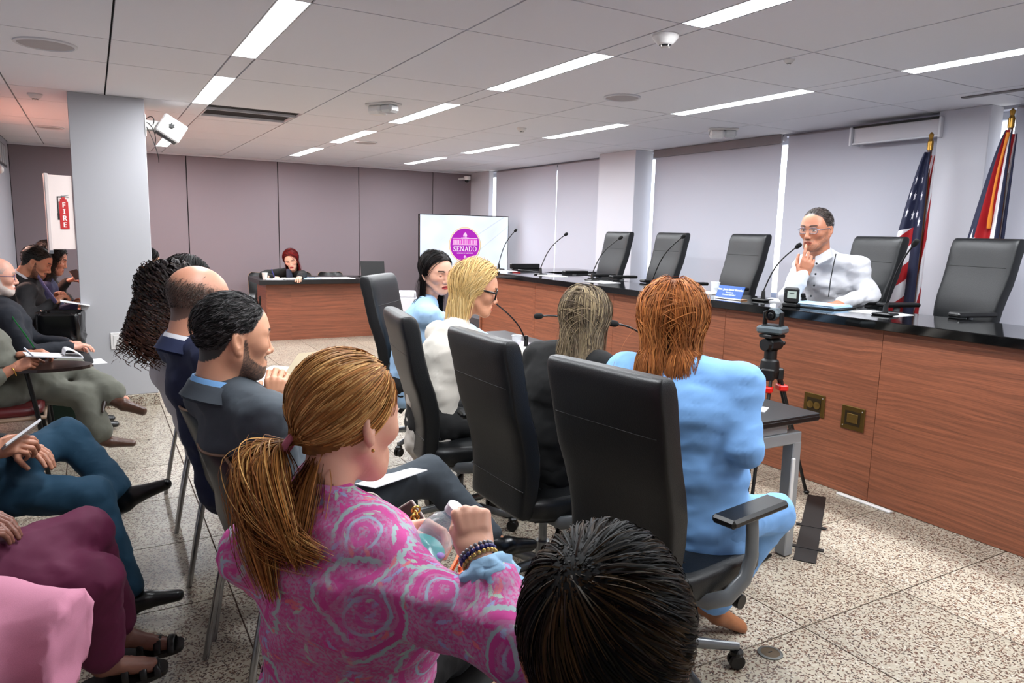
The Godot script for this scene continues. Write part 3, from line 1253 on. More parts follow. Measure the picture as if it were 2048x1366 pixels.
	o.add_child(sl)
	# white cabinet behind the witness
	o = thing("white_printer", "small white office machine on the floor by the far wall", "printer", V(3.60, 0, -9.1), 20)
	o.scale = Vector3(0.7, 0.92, 0.7)
	mb = MB.new()
	mb.box(V(0, 0.33, 0), V(0.42, 0.66, 0.42), 0.015)
	part("body", mb, mat("machine white", Color(0.80, 0.80, 0.82), 0.5), o)
	mb = MB.new()
	mb.box(V(0.02, 0.70, 0), V(0.34, 0.09, 0.36), 0.02)
	part("lid", mb, mat("machine white", Color(0.80, 0.80, 0.82), 0.5), o)
	mb = MB.new()
	mb.box(V(0, 0.45, 0.212), V(0.36, 0.012, 0.01), 0.002)
	mb.box(V(0, 0.25, 0.212), V(0.36, 0.012, 0.01), 0.002)
	part("tray_slot", mb, mat("machine grey", Color(0.4, 0.4, 0.42), 0.5), o)

func witness_table() -> void:
	var o := thing("witness_table", "long dark-topped table with grey steel legs before the dais", "table", Vector3.ZERO, 0)
	var zc := -3.63
	var ln := 3.0
	var mb := MB.new()
	mb.box(V(2.54, 0.682, zc), V(0.71, 0.036, ln), 0.003)
	part("table_top", mb, mat("dark laminate", Color(0.085, 0.085, 0.095), 0.38), o)
	mb = MB.new()
	mb.box(V(2.54, 0.678, zc), V(0.712, 0.020, ln + 0.002), 0.002)
	part("edge_band", mb, mat("edge band", Color(0.045, 0.045, 0.05), 0.4), o)
	var grey := mat("grey steel", Color(0.60, 0.61, 0.615), 0.4, 0.25)
	for z in [zc + ln / 2 - 0.06, zc - ln / 2 + 0.06]:
		mb = MB.new()
		mb.box(V(2.52, 0.585, z), V(0.60, 0.055, 0.06), 0.004)
		part("leg_frame_rail", mb, grey, o)
		for x in [2.245, 2.795]:
			mb = MB.new()
			mb.box(V(x, 0.285, z), V(0.055, 0.56, 0.062), 0.004)
			part("leg", mb, grey, o)
			mb = MB.new()
			mb.box(V(x, 0.01, z), V(0.05, 0.02, 0.055), 0.004)
			part("foot", mb, mat("foot plastic", Color(0.3, 0.3, 0.31), 0.5), o)
		mb = MB.new()
		mb.box(V(2.52, 0.638, z), V(0.42, 0.05, 0.04), 0.003)
		part("riser", mb, grey, o)
	mb = MB.new()
	mb.box(V(2.77, 0.31, zc + ln / 2 - 0.026), V(0.022, 0.36, 0.012), 0.003)
	part("cable_cover", mb, mat("white plastic", Color(0.86, 0.85, 0.84), 0.45), o)
	mb = MB.new()
	mb.box(V(2.60, 0.45, zc), V(0.012, 0.30, ln - 0.25), 0.002)
	part("modesty_panel", mb, mat("dark perforated steel", Color(0.10, 0.105, 0.11), 0.45, 0.4), o)
	mb = MB.new()
	for i in 6:
		for j in 4:
			mb.ball(V(2.592, 0.36 + 0.035 * i, zc + ln / 2 - 0.18 - 0.03 * j), V(0.002, 0.005, 0.005), 6, 4)
	part("perforation", mb, mat("perforation light", Color(0.55, 0.56, 0.57), 0.5), o).set_meta("kind", "stuff")
	mb = MB.new()
	mb.box(V(2.54, 0.63, zc), V(0.30, 0.05, ln - 0.3), 0.004)
	part("cable_tray", mb, mat("dark perforated steel", Color(0.10, 0.105, 0.11), 0.45, 0.4), o)

# ---------------------------------------------------------------- chairs
func leather() -> StandardMaterial3D:
	if cache.has("black leather"):
		return cache["black leather"]
	var m := mat("black leather", Color(0.046, 0.054, 0.062), 0.44)
	bump(m, 0.09, 0.05, 4)
	m.uv1_triplanar = true
	m.uv1_scale = Vector3.ONE * 9.0
	return m

# rounded rectangle ring in the plane y = const
func rr_ring(cx: float, y: float, cz: float, hw: float, ht: float, ex: float, m := 32, dome := 0.0) -> PackedVector3Array:
	var ring := PackedVector3Array()
	for k in m:
		var an := TAU * k / m
		var c := cos(an)
		var s := sin(an)
		var px := signf(c) * pow(absf(c), 2.0 / ex) * hw
		ring.append(Vector3(cx + px, y + dome * (1.0 - px * px / maxf(hw * hw, 1e-6)), cz + signf(s) * pow(absf(s), 2.0 / ex) * ht))
	return ring

# local: seat faces -z, origin on the floor below the seat
func exec_chair_proto() -> Node3D:
	var o := Node3D.new()
	var lm := leather()
	var mb := MB.new()
	var rings := []
	var ys := [0.400, 0.404, 0.415, 0.44, 0.50, 0.58, 0.66, 0.74, 0.82, 0.90, 0.98, 1.04, 1.075, 1.095, 1.106, 1.110]
	for i in ys.size():
		var y: float = ys[i]
		var t := (y - 0.40) / 0.71
		var e := 1.0
		if i < 3:
			e = [0.55, 0.85, 0.95][i]
		if i > 11:
			e = [1.0, 0.97, 0.86, 0.66, 0.4][i - 11]
		var hw := 0.205 + 0.035 * sin(clampf(t * 1.15, 0, 1) * PI * 0.5)
		var ht := 0.036 + 0.014 * sin(t * PI) + 0.012 * smoothstep(0.75, 0.95, t)
		var cz := 0.215 - 0.030 * sin(clampf(t * 1.6, 0, 1) * PI) + 0.105 * pow(t, 1.6)
		var ww := hw * (1.0 if i > 2 and i < 12 else lerpf(0.94, 1.0, e))
		rings.append(rr_ring(0, y, cz, ww, ht * e, 6.0))
	mb.loft(rings, true, true)
	part("backrest", mb, lm, o)
	# stitched seams across the front pad and the rear cover, and piping down the sides
	for y in [0.93, 0.52]:
		var t: float = (y - 0.40) / 0.71
		var cz := 0.215 - 0.030 * sin(clampf(t * 1.6, 0, 1) * PI) + 0.105 * pow(t, 1.6)
		var ht := 0.036 + 0.014 * sin(t * PI) + 0.012 * smoothstep(0.75, 0.95, t)
		for s in [-1.0, 1.0]:
			var seam := MB.new()
			var pts := []
			for k in 13:
				var x := -0.21 + 0.42 * k / 12.0
				pts.append(V(x, y, cz + s * (ht * pow(1.0 - pow(absf(x) / 0.242, 6.0), 1.0 / 6.0) + 0.0002)))
			seam.tube(pts, [0.0022], 5)
			part("stitched_seam", seam, mat("dark seam", Color(0.035, 0.036, 0.04), 0.6), o)
	mb = MB.new()
	rings = []
	for q in [[0.375, 0.80], [0.385, 0.95], [0.41, 1.0], [0.45, 1.0], [0.468, 0.97], [0.476, 0.88]]:
		rings.append(rr_ring(0, q[0], -0.03, 0.245 * q[1], 0.25 * q[1], 4.5, 32))
	mb.loft(rings, true, true)
	part("seat", mb, lm, o)
	var grey := mat("grey arm plastic", Color(0.36, 0.375, 0.385), 0.32)
	var black := mat("chair black plastic", Color(0.025, 0.026, 0.028), 0.4)
	for s in [-1.0, 1.0]:
		mb = MB.new()
		var pts := []
		for q in [V(s * 0.17, 0.385, 0.10), V(s * 0.245, 0.382, 0.08), V(s * 0.275, 0.39, 0.02), V(s * 0.28, 0.43, -0.06), V(s * 0.28, 0.50, -0.09), V(s * 0.28, 0.575, -0.085), V(s * 0.28, 0.64, -0.075)]:
			pts.append(q)
		mb.tube(pts, [0.026, 0.028, 0.03, 0.03, 0.027, 0.025, 0.024], 10, true, 0.55)
		part("arm_bracket", mb, grey, o)
		mb = MB.new()
		mb.box(V(s * 0.285, 0.657, -0.06), V(0.085, 0.028, 0.30), 0.009)
		part("armrest", mb, black, o)
	mb = MB.new()
	mb.box(V(0, 0.35, -0.02), V(0.20, 0.05, 0.26), 0.012)
	part("tilt_housing", mb, black, o)
	mb = MB.new()
	mb.tube([V(0.08, 0.345, -0.08), V(0.22, 0.34, -0.08)], [0.013], 10)
	mb.tube([V(0.20, 0.34, -0.08), V(0.265, 0.338, -0.08)], [0.022, 0.024], 12)
	part("height_lever", mb, black, o)
	mb = MB.new()
	mb.tube([V(0.09, 0.335, 0.02), V(0.17, 0.32, 0.04), V(0.205, 0.30, 0.075), V(0.215, 0.265, 0.10)], [0.012, 0.014, 0.018, 0.016], 8, true, 0.6)
	part("tilt_lever", mb, black, o)
	var steel := mat("base steel", Color(0.50, 0.51, 0.52), 0.3, 0.7)
	mb = MB.new()
	mb.lathe([Vector2(0.0, 0.335), Vector2(0.018, 0.335), Vector2(0.018, 0.2), Vector2(0.03, 0.2), Vector2(0.03, 0.08), Vector2(0.0, 0.07)], 18)
	part("column", mb, steel, o)
	for k in 5:
		var an := TAU * k / 5.0 + 0.3
		var d := V(cos(an), 0, sin(an))
		mb = MB.new()
		mb.tube([V(0, 0.105, 0) + d * 0.02, V(0, 0.10, 0) + d * 0.12, V(0, 0.078, 0) + d * 0.29], [0.026, 0.022, 0.016], 10, true, 0.7)
		var lg := part("base_leg", mb, steel, o)
		mb = MB.new()
		for s in [-1.0, 1.0]:
			mb.xf = Transform3D(Basis(Vector3.UP, -an) * Basis(Vector3.RIGHT, PI / 2), d * 0.285 + V(0, 0.028, 0) + V(-d.z, 0, d.x) * (s * 0.013 - 0.008))
			mb.lathe([Vector2(0, 0), Vector2(0.024, 0), Vector2(0.028, 0.004), Vector2(0.028, 0.012), Vector2(0.024, 0.016), Vector2(0, 0.016)], 16)
		mb.xf = Transform3D.IDENTITY
		mb.box(d * 0.285 + V(0, 0.055, 0), V(0.04, 0.03, 0.04), 0.008)
		part("caster", mb, black, lg)
	return o

func place(proto: Node3D, called: String, label: String, category: String, at: Vector3, yaw: float, group: String) -> Node3D:
	var o := proto.duplicate() as Node3D
	o.name = numbered(called)
	add_child(o)
	o.position = at
	o.rotation.y = -deg_to_rad(yaw)
	return tag(o, label, category, group) as Node3D

# stacking chair: bent shell on chrome legs; faces -z
func shell_chair_proto() -> Node3D:
	var o := Node3D.new()
	var prof := [V(0, 0.425, -0.23), V(0, 0.445, -0.21), V(0, 0.445, -0.12), V(0, 0.432, 0.02), V(0, 0.438, 0.10), V(0, 0.475, 0.165), V(0, 0.55, 0.195), V(0, 0.65, 0.215), V(0, 0.75, 0.245), V(0, 0.80, 0.262), V(0, 0.825, 0.272)]
	var hw := [0.19, 0.205, 0.21, 0.205, 0.20, 0.195, 0.19, 0.195, 0.195, 0.18, 0.14]
	var rows := []
	for off in [0.006, -0.006]:
		var grid := []
		for i in prof.size():
			var t: Vector3 = prof[mini(i + 1, prof.size() - 1)] - prof[maxi(i - 1, 0)]
			var nn := V(0, t.z, -t.y).normalized() * -1.0
			var row := PackedVector3Array()
			for k in 11:
				var u := -1.0 + 2.0 * k / 10.0
				var curl := 0.035 * u * u * smoothstep(5.0, 8.0, i) + 0.012 * u * u * (1.0 - smoothstep(3.0, 6.0, i))
				row.append(prof[i] + V(u * hw[i], 0, 0) + nn * (off - curl))
			grid.append(row)
		rows.append(grid)
	var mb := MB.new()
	rows[0].reverse()
	mb.loft(rows[0], false, false)
	rows[0].reverse()
	part("shell_front", mb, mat("shell grey", Color(0.085, 0.08, 0.08), 0.35), o)
	mb = MB.new()
	mb.loft(rows[1], false, false)
	part("shell_rear", mb, mat("shell dark", Color(0.07, 0.064, 0.062), 0.32), o)
	# pale plywood edge all round
	var rim := []
	var g0: Array = rows[0]
	var g1: Array = rows[1]
	for i in prof.size():
		rim.append((g0[i][0] + g1[i][0]) * 0.5)
	for k in range(1, 11):
		rim.append((g0[-1][k] + g1[-1][k]) * 0.5)
	for i in range(prof.size() - 2, -1, -1):
		rim.append((g0[i][10] + g1[i][10]) * 0.5)
	mb = MB.new()
	mb.tube(rim, [0.0055], 6)
	part("plywood_edge", mb, mat("plywood edge", Color(0.52, 0.40, 0.30), 0.5), o)
	var chrome := mat("chrome", Color(0.62, 0.62, 0.63), 0.16, 0.95)
	for s in [-1.0, 1.0]:
		mb = MB.new()
		mb.tube([V(s * 0.235, 0.0, 0.235), V(s * 0.225, 0.20, 0.20), V(s * 0.215, 0.40, 0.16), V(s * 0.195, 0.424, 0.13), V(s * 0.17, 0.425, 0.05), V(s * 0.17, 0.425, -0.12)], [0.011], 10)
		part("leg", mb, chrome, o)
		mb = MB.new()
		mb.tube([V(s * 0.235, 0.0, -0.22), V(s * 0.225, 0.20, -0.20), V(s * 0.215, 0.40, -0.175), V(s * 0.195, 0.424, -0.15), V(s * 0.17, 0.425, -0.10)], [0.011], 10)
		part("leg", mb, chrome, o)
	mb = MB.new()
	mb.tube([V(-0.17, 0.424, 0.03), V(0.17, 0.424, 0.03)], [0.009], 8)
	mb.tube([V(-0.17, 0.424, -0.11), V(0.17, 0.424, -0.11)], [0.009], 8)
	part("seat_frame", mb, chrome, o)
	return o

# padded tablet-arm chair: red seat, black frame; faces -z
func padded_chair_proto(tablet: bool) -> Node3D:
	var o := Node3D.new()
	var redm := mat("red vinyl", Color(0.33, 0.045, 0.06), 0.42)
	var blk := mat("black frame", Color(0.03, 0.03, 0.032), 0.4, 0.3)
	var mb := MB.new()
	var rings := []
	for q in [[0.40, 0.90], [0.41, 1.0], [0.44, 1.0], [0.455, 0.92]]:
		rings.append(rr_ring(0, q[0], 0.0, 0.225 * q[1], 0.22 * q[1], 5.0, 28))
	mb.loft(rings)
	part("seat", mb, redm, o)
	mb = MB.new()
	rings = []
	for q in [[0.60, 0.85], [0.61, 1.0], [0.72, 1.0], [0.83, 1.0], [0.845, 0.85]]:
		rings.append(rr_ring(0, q[0], 0.20 + (q[0] - 0.6) * 0.25, 0.22 * q[1], 0.024 * q[1], 5.0, 28))
	mb.loft(rings)
	part("backrest", mb, redm, o)
	mb = MB.new()
	mb.tube([V(-0.22, 0.392, -0.22), V(0.22, 0.392, -0.22), V(0.235, 0.392, 0.2), V(-0.235, 0.392, 0.2), V(-0.22, 0.392, -0.22)], [0.012], 8)
	part("seat_rail", mb, mat("tan piping", Color(0.55, 0.45, 0.37), 0.5), o)
	for s in [-1.0, 1.0]:
		mb = MB.new()
		mb.tube([V(s * 0.24, 0.0, 0.24), V(s * 0.235, 0.39, 0.19), V(s * 0.23, 0.60, 0.21), V(s * 0.22, 0.83, 0.27)], [0.013], 10)
		part("leg", mb, blk, o)
		mb = MB.new()
		mb.tube([V(s * 0.24, 0.0, -0.22), V(s * 0.235, 0.39, -0.19), V(s * 0.25, 0.66, -0.15)], [0.013], 10)
		part("leg", mb, blk, o)
	if not tablet:
		return o
	mb = MB.new()
	var pts := PackedVector2Array()
	for k in 20:
		var an := TAU * k / 20.0
		pts.append(Vector2(0.14 + cos(an) * 0.16 + 0.05 * sin(an), 0.12 + sin(an) * 0.27))
	mb.xf = Transform3D(Basis(Vector3.RIGHT, -PI / 2), V(0.02, 0.675, -0.08))
	mb.prism(pts, -0.009, 0.009)
	part("writing_tablet", mb, mat("tablet laminate", Color(0.13, 0.085, 0.075), 0.3), o)
	return o

func chairs() -> void:
	var ex := exec_chair_proto()
	var g := "black leather high-back chairs"
	place(ex, "executive_chair", "black leather high-back chair holding the woman in the pale blue blazer, nearest the camera", "chair", V(1.63, 0, -1.76), 81, g)
	place(ex, "executive_chair", "black leather high-back chair behind the woman with long ash-blonde hair", "chair", V(1.60, 0, -2.47), 89, g).scale = Vector3(1, 1.0, 1)
	place(ex, "executive_chair", "black leather high-back chair behind the blonde woman in the cream blazer", "chair", V(1.57, 0, -3.22), 100, g)
	place(ex, "executive_chair", "black leather high-back chair turned to show its padded front before the far desk", "chair", V(1.82, 0.10, -4.27), 130, g)
	var dz := [[-6.36, 276.0, "empty black leather dais chair farthest along, before the white pier"], [-5.52, 277.0, "empty black leather dais chair in the middle, behind the bent microphones"], [-4.55, 280.0, "empty black leather dais chair beside the seated man in white"], [-3.36, 285.0, "black leather dais chair with the man in the white shirt"], [-2.62, 284.0, "empty black leather dais chair at the right edge before the column"]]
	for d in dz:
		place(ex, "executive_chair", d[2], "chair", V(4.66, 0.42, d[0]), d[1], g)
	ex.free()
	var sh := shell_chair_proto()
	g = "linked stacking chairs in the audience row"
	for s in [[-0.62, 68.0, "dark stacking chair under the near person seen from above"], [-1.50, 60.0, "dark stacking chair under the woman with the ponytail"], [-2.33, 84.0, "dark stacking chair under the man in the grey suit"], [-2.90, 86.0, "dark stacking chair under the bald man in navy"], [-3.50, 88.0, "dark stacking chair under the curly-haired woman by the column"], [-4.10, 88.0, "dark stacking chair under the far dark-haired listener"]]:
		place(sh, "stacking_chair", s[2], "chair", V(0.58 if s[0] == -1.50 else 0.52, 0, s[0]), s[1], g)
	g = "stacking chairs behind the far desk"
	for s in [[2.62, "dark chair back behind the middle of the far desk"], [3.10, "dark chair back behind the far desk near the laptop"], [2.10, "dark chair under the red-haired woman at the far desk"]]:
		place(sh, "stacking_chair", s[1], "chair", V(s[0], 0, -10.72), 180, g)
	for s in [[-7.05, "stacking chair under the man in the dark suit by the column"], [-7.62, "stacking chair under the woman in the blue sweater"], [-8.35, "stacking chair under the far person in the dark cap"]]:
		place(sh, "stacking_chair", s[1], "chair", V(-0.55, 0, s[0]), 88, "chairs beyond the column")
	place(sh, "stacking_chair", "stacking chair under the far person in glasses behind the column", "chair", V(0.32, 0, -7.75), 70, "chairs beyond the column")
	sh.free()
	var tb := padded_chair_proto(true)
	place(tb, "tablet_chair", "red padded tablet-arm chair under the woman with the notepad", "chair", V(-0.52, 0, -5.02), 88, "red padded chairs")
	tb.free()
	var pd := padded_chair_proto(false)
	for s in [[-1.02, "red padded chair under the person in the pink blouse"], [-2.28, "red padded chair under the person in plum trousers"], [-3.08, "red padded chair under the person in teal trousers"], [-5.95, "red padded chair under the bearded man"]]:
		place(pd, "padded_chair", s[1], "chair", V(-0.54, 0, s[0]), 88, "red padded chairs")
	pd.free()

# ---------------------------------------------------------------- people
# Head frame: x to the person's left, y up, z forward; the origin lies between the ears at eye height.
func head_basis(yaw: float, pitch: float, roll := 0.0) -> Basis:
	var f := fwd(yaw)
	var l := Vector3.UP.cross(f)
	return Basis(l, Vector3.UP, f) * Basis(Vector3.RIGHT, deg_to_rad(pitch)) * Basis(Vector3.BACK, deg_to_rad(roll))

func head_mesh(sex: String) -> MB:
	var key := "head " + sex
	if cache.has(key):
		return cache[key]
	var m := sex == "m"
	var f := Field.new(V(-0.105, -0.20, -0.125), V(0.105, 0.135, 0.13), 0.0036)
	f.ell(V(0, 0.036, -0.014), V(0.076, 0.087, 0.098), Basis.IDENTITY, 0.02)
	f.ell(V(0, 0.02, 0.03), V(0.068, 0.07, 0.062), Basis.IDENTITY, 0.03)
	f.slab(V(0, -0.01, 0.026), V(0, -0.082, 0.046), 0.066, 0.062, 0.043 if m else 0.037, 0.042, Vector3.RIGHT, 0.03)
	for s in [-1.0, 1.0]:
		f.cone(V(s * 0.058, -0.05, -0.008), V(s * 0.018, -0.10, 0.062), 0.018 if m else 0.014, 0.017 if m else 0.013, 0.03)
		f.ell(V(s * 0.043, -0.022, 0.056), V(0.026, 0.024, 0.026), Basis.IDENTITY, 0.02)
		f.cone(V(s * 0.012, 0.020, 0.083), V(s * 0.046, 0.021, 0.066), 0.009, 0.008, 0.018)
	f.ell(V(0, -0.103, 0.066), V(0.021, 0.016, 0.018), Basis.IDENTITY, 0.02)
	# eye hollows, lids
	for s in [-1.0, 1.0]:
		f.ell(V(s * 0.032, 0.001, 0.092), V(0.019, 0.013, 0.016), Basis.IDENTITY, 0.014, true)
		f.ell(V(s * 0.032, 0.0, 0.0715), V(0.0150, 0.0125, 0.0125), Basis.IDENTITY, 0.004)
	# nose
	f.cone(V(0, 0.012, 0.083), V(0, -0.036, 0.104 if m else 0.101), 0.0080, 0.0105, 0.012)
	f.ell(V(0, -0.040, 0.103 if m else 0.100), V(0.0115, 0.0095, 0.0105), Basis.IDENTITY, 0.008)
	for s in [-1.0, 1.0]:
		f.ell(V(s * 0.0125, -0.043, 0.092), V(0.0085, 0.008, 0.010), Basis.IDENTITY, 0.006)
		f.ell(V(s * 0.007, -0.050, 0.097), V(0.0035, 0.003, 0.004), Basis.IDENTITY, 0.003, true)
	# mouth
	f.ell(V(0, -0.072, 0.074), V(0.030, 0.020, 0.018), Basis.IDENTITY, 0.016)
	f.cone(V(-0.018, -0.0695, 0.0850), V(0.018, -0.0695, 0.0850), 0.0050, 0.0050, 0.006)
	f.ell(V(0, -0.0675, 0.0890), V(0.014, 0.0048, 0.0055), Basis.IDENTITY, 0.005)
	f.ell(V(0, -0.0785, 0.0875), V(0.016, 0.0058, 0.0065), Basis.IDENTITY, 0.005)
	f.ell(V(0, -0.0728, 0.0965), V(0.024, 0.0016, 0.0075), Basis.IDENTITY, 0.002, true)
	# ears
	for s in [-1.0, 1.0]:
		var b := Basis(Vector3.UP, s * -0.42) * Basis(Vector3.RIGHT, -0.18)
		f.ell(V(s * 0.077, -0.008, -0.014), V(0.010, 0.031, 0.019), b, 0.008)
		f.ell(V(s * 0.088, -0.003, -0.010), V(0.008, 0.019, 0.010), b, 0.004, true)
		f.ell(V(s * 0.077, -0.036, -0.008), V(0.007, 0.009, 0.009), b, 0.006)
	# neck
	f.slab(V(0, -0.03, -0.028), V(0, -0.125, -0.042), 0.056 if m else 0.046, 0.058 if m else 0.048, 0.057 if m else 0.046, 0.058 if m else 0.048, Vector3.RIGHT, 0.03)
	var mb := MB.new()
	f.mesh(mb)
	cache[key] = mb
	return mb

# height of the hairline on the head for a given z (front positive)
func hairline(z: float, front: float, side: float) -> float:
	var ks := [[-0.20, -0.070], [-0.085, -0.066], [-0.055, -0.050], [-0.034, -0.012], [-0.022, 0.020], [-0.004, 0.018], [0.008, side], [0.020, side + 0.004], [0.030, 0.030], [0.046, front - 0.022], [0.070, front], [0.20, front + 0.02]]
	for i in ks.size() - 1:
		if z < ks[i + 1][0]:
			return lerpf(ks[i][1], ks[i + 1][1], clampf((z - ks[i][0]) / (ks[i + 1][0] - ks[i][0]), 0, 1))
	return 0.2

# skin colour at a point of the head frame
func face_color(p: Vector3, o: Dictionary) -> Color:
	var c: Color = o.skin
	var ax := absf(p.x)
	if p.z > 0.03 and p.y < -0.005 and p.y > -0.05:
		var q := exp(-pow((ax - 0.045) / 0.018, 2.0) - pow((p.y + 0.028) / 0.016, 2.0))
		c = c.lerp(c * Color(1.0, 0.80, 0.78), 0.35 * q)
	var lip: Color = o.get("lip", c * Color(0.86, 0.62, 0.60))
	if p.z > 0.078 and p.y < -0.062 and p.y > -0.0855:
		var e := pow(ax / 0.025, 2.0) + pow((p.y + 0.0732) / 0.0115, 2.0)
		if e < 1.0:
			c = lip
		if absf(p.y + 0.0728) < 0.0016 and ax < 0.024:
			c = lip * 0.45
	var brow: Color = o.get("brow", Color(0.05, 0.035, 0.03))
	if p.z > 0.05 and ax > 0.010 and ax < 0.052:
		var by := 0.0215 + 0.006 * sin(clampf((ax - 0.010) / 0.042, 0, 1) * 2.4)
		if absf(p.y - by) < 0.0042:
			c = c.lerp(brow, 0.85)
	if p.z > 0.07 and p.y < -0.046 and p.y > -0.054 and ax < 0.012 and p.z < 0.1005:
		c = c * 0.72
	if o.has("beard"):
		var bc: Color = o.beard
		var amt: float = o.get("beard_amount", 0.8)
		var line := -0.052 - 0.028 * smoothstep(0.02, 0.075, p.z) + (0.0 if p.z > 0.03 else 0.055 * smoothstep(0.03, 0.008, p.z))
		var on := p.y < line and p.y > -0.128 and p.z > 0.004 - 0.3 * maxf(0.0, -p.y - 0.1)
		if p.z > 0.074 and p.y < -0.053 and p.y > -0.066 and ax < 0.03:
			on = true
		if p.z > 0.076 and pow(ax / 0.026, 2.0) + pow((p.y + 0.0732) / 0.0105, 2.0) < 1.0:
			on = false
		if on:
			var nz := (cache["face noise"] as FastNoiseLite).get_noise_3dv(p * 420.0)
			c = c.lerp(bc, clampf(amt + nz * 0.35, 0, 1))
	if o.has("scalp"):
		var sc: Color = o.scalp
		var hl := hairline(p.z, o.get("front", 0.072), o.get("side", -0.012))
		var nz := (cache["face noise"] as FastNoiseLite).get_noise_3dv(p * 300.0)
		if p.y > hl + nz * 0.004 and not (absf(p.x) > 0.076 and p.y < 0.02):
			var dense := 1.0
			if o.has("bald"):
				dense = 0.85 * smoothstep(float(o.bald) + 0.012, float(o.bald) - 0.030, p.y + nz * 0.014 + p.z * 0.20)
			c = c.lerp(sc, dense)
	return c

# a hand in its own frame: wrist at the origin, fingers along +y, back of the hand towards +z, thumb side +x
func hand_mesh(pose: String) -> MB:
	var key := "hand " + pose
	if cache.has(key):
		return cache[key]
	# curl of the three joints for index..little, then thumb (spread, curl), spread of fingers
	var curl: Array
	var th: Array
	var spread := 0.05
	match pose:
		"fist": 
			curl = [[75, 85, 50], [78, 88, 50], [80, 88, 50], [82, 88, 50]]
			th = [20.0, 45.0, 40.0]
		"grip":
			curl = [[35, 45, 30], [38, 48, 30], [40, 50, 32], [42, 52, 34]]
			th = [55.0, 20.0, 20.0]
			spread = 0.07
		"pen":
			curl = [[45, 50, 15], [55, 60, 30], [65, 70, 40], [70, 75, 40]]
			th = [40.0, 30.0, 30.0]
		"chin":
			curl = [[14, 14, 8], [42, 40, 22], [52, 50, 28], [56, 56, 30]]
			th = [42.0, 22.0, 10.0]
			spread = 0.09
		_:
			curl = [[18, 22, 14], [22, 26, 16], [24, 28, 18], [26, 30, 18]]
			th = [38.0, 15.0, 15.0]
	var f := Field.new(V(-0.065, -0.05, -0.115), V(0.095, 0.21, 0.06), 0.0038)
	f.slab(V(0, -0.045, 0), V(0, 0.012, 0), 0.027, 0.020, 0.027, 0.018, Vector3.RIGHT, 0.02)
	f.slab(V(0.002, 0.012, 0), V(-0.002, 0.075, 0.002), 0.028, 0.0155, 0.037, 0.0125, Vector3.RIGHT, 0.015)
	f.ell(V(0.024, 0.03, -0.012), V(0.016, 0.028, 0.014), Basis.IDENTITY, 0.012)
	f.ell(V(-0.024, 0.04, -0.010), V(0.012, 0.034, 0.012), Basis.IDENTITY, 0.012)
	var lens := [[0.042, 0.026, 0.021], [0.046, 0.029, 0.022], [0.043, 0.027, 0.022], [0.034, 0.021, 0.019]]
	var bx := [0.028, 0.0095, -0.0095, -0.027]
	var by := [0.084, 0.088, 0.084, 0.076]
	var rad := [0.0092, 0.0096, 0.0092, 0.0082]
	for k in 4:
		var p := V(bx[k], by[k], 0.002)
		f.cone(V(bx[k] * 0.75, 0.05, 0.003), p, 0.010, rad[k] + 0.0012, 0.008)
		var a := 0.0
		var side := spread * (1.5 - k) * 0.9
		for j in 3:
			a += deg_to_rad(curl[k][j])
			var d := V(sin(side) * cos(a), cos(side) * cos(a), -sin(a))
			var q: Vector3 = p + d * lens[k][j]
			f.cone(p, q, rad[k] * (1.06 - 0.08 * j), rad[k] * (0.98 - 0.10 * j), 0.0025)
			p = q
	var tp := V(0.022, 0.020, -0.008)
	var sp := deg_to_rad(th[0])
	var dd := V(sin(sp), cos(sp), -0.35).normalized()
	var q1 := tp + dd * 0.042
	f.cone(tp, q1, 0.014, 0.0115, 0.012)
	dd = (dd + V(-sin(deg_to_rad(th[1])), 0.5 * cos(deg_to_rad(th[1])), -0.25 - 0.3 * sin(deg_to_rad(th[1])))).normalized()
	var q2 := q1 + dd * 0.033
	f.cone(q1, q2, 0.0115, 0.0098, 0.003)
	dd = (dd + V(-sin(deg_to_rad(th[2])) * 0.7, 0.25, -0.15)).normalized()
	f.cone(q2, q2 + dd * 0.026, 0.0098, 0.0082, 0.003)
	var mb := MB.new()
	f.mesh(mb)
	cache[key] = mb
	return mb

# copy a cached mesh under a transform (mirror = left hand)
func merge(dst: MB, src: MB, xf: Transform3D, colour: Callable) -> void:
	var s := dst.v.size()
	var flip := xf.basis.determinant() < 0.0
	var nb := xf.basis.inverse().transposed()
	for i in src.v.size():
		dst.v.append(xf * src.v[i])
		dst.n.append((nb * src.n[i]).normalized())
		dst.uv.append(Vector2.ZERO)
		dst.c.append(colour.call(src.v[i]))
	if flip:
		for i in range(0, src.idx.size(), 3):
			dst.idx.append_array([s + src.idx[i], s + src.idx[i + 2], s + src.idx[i + 1]])
	else:
		for i in src.idx:
			dst.idx.append(s + i)

func ik(a: Vector3, b: Vector3, l1: float, l2: float, pole: Vector3) -> Vector3:
	var d := b - a
	var ln := clampf(d.length(), absf(l1 - l2) + 0.01, 9.0)
	if ln >= l1 + l2:
		return a.lerp(b, l1 / (l1 + l2))
	var n := d / d.length()
	var x := (l1 * l1 - l2 * l2 + ln * ln) / (2.0 * ln)
	var hgt := sqrt(maxf(l1 * l1 - x * x, 0.0))
	var p := (pole - n * pole.dot(n)).normalized()
	return a + n * x + p * hgt

func lin(c: Color) -> Color:
	return c.srgb_to_linear()

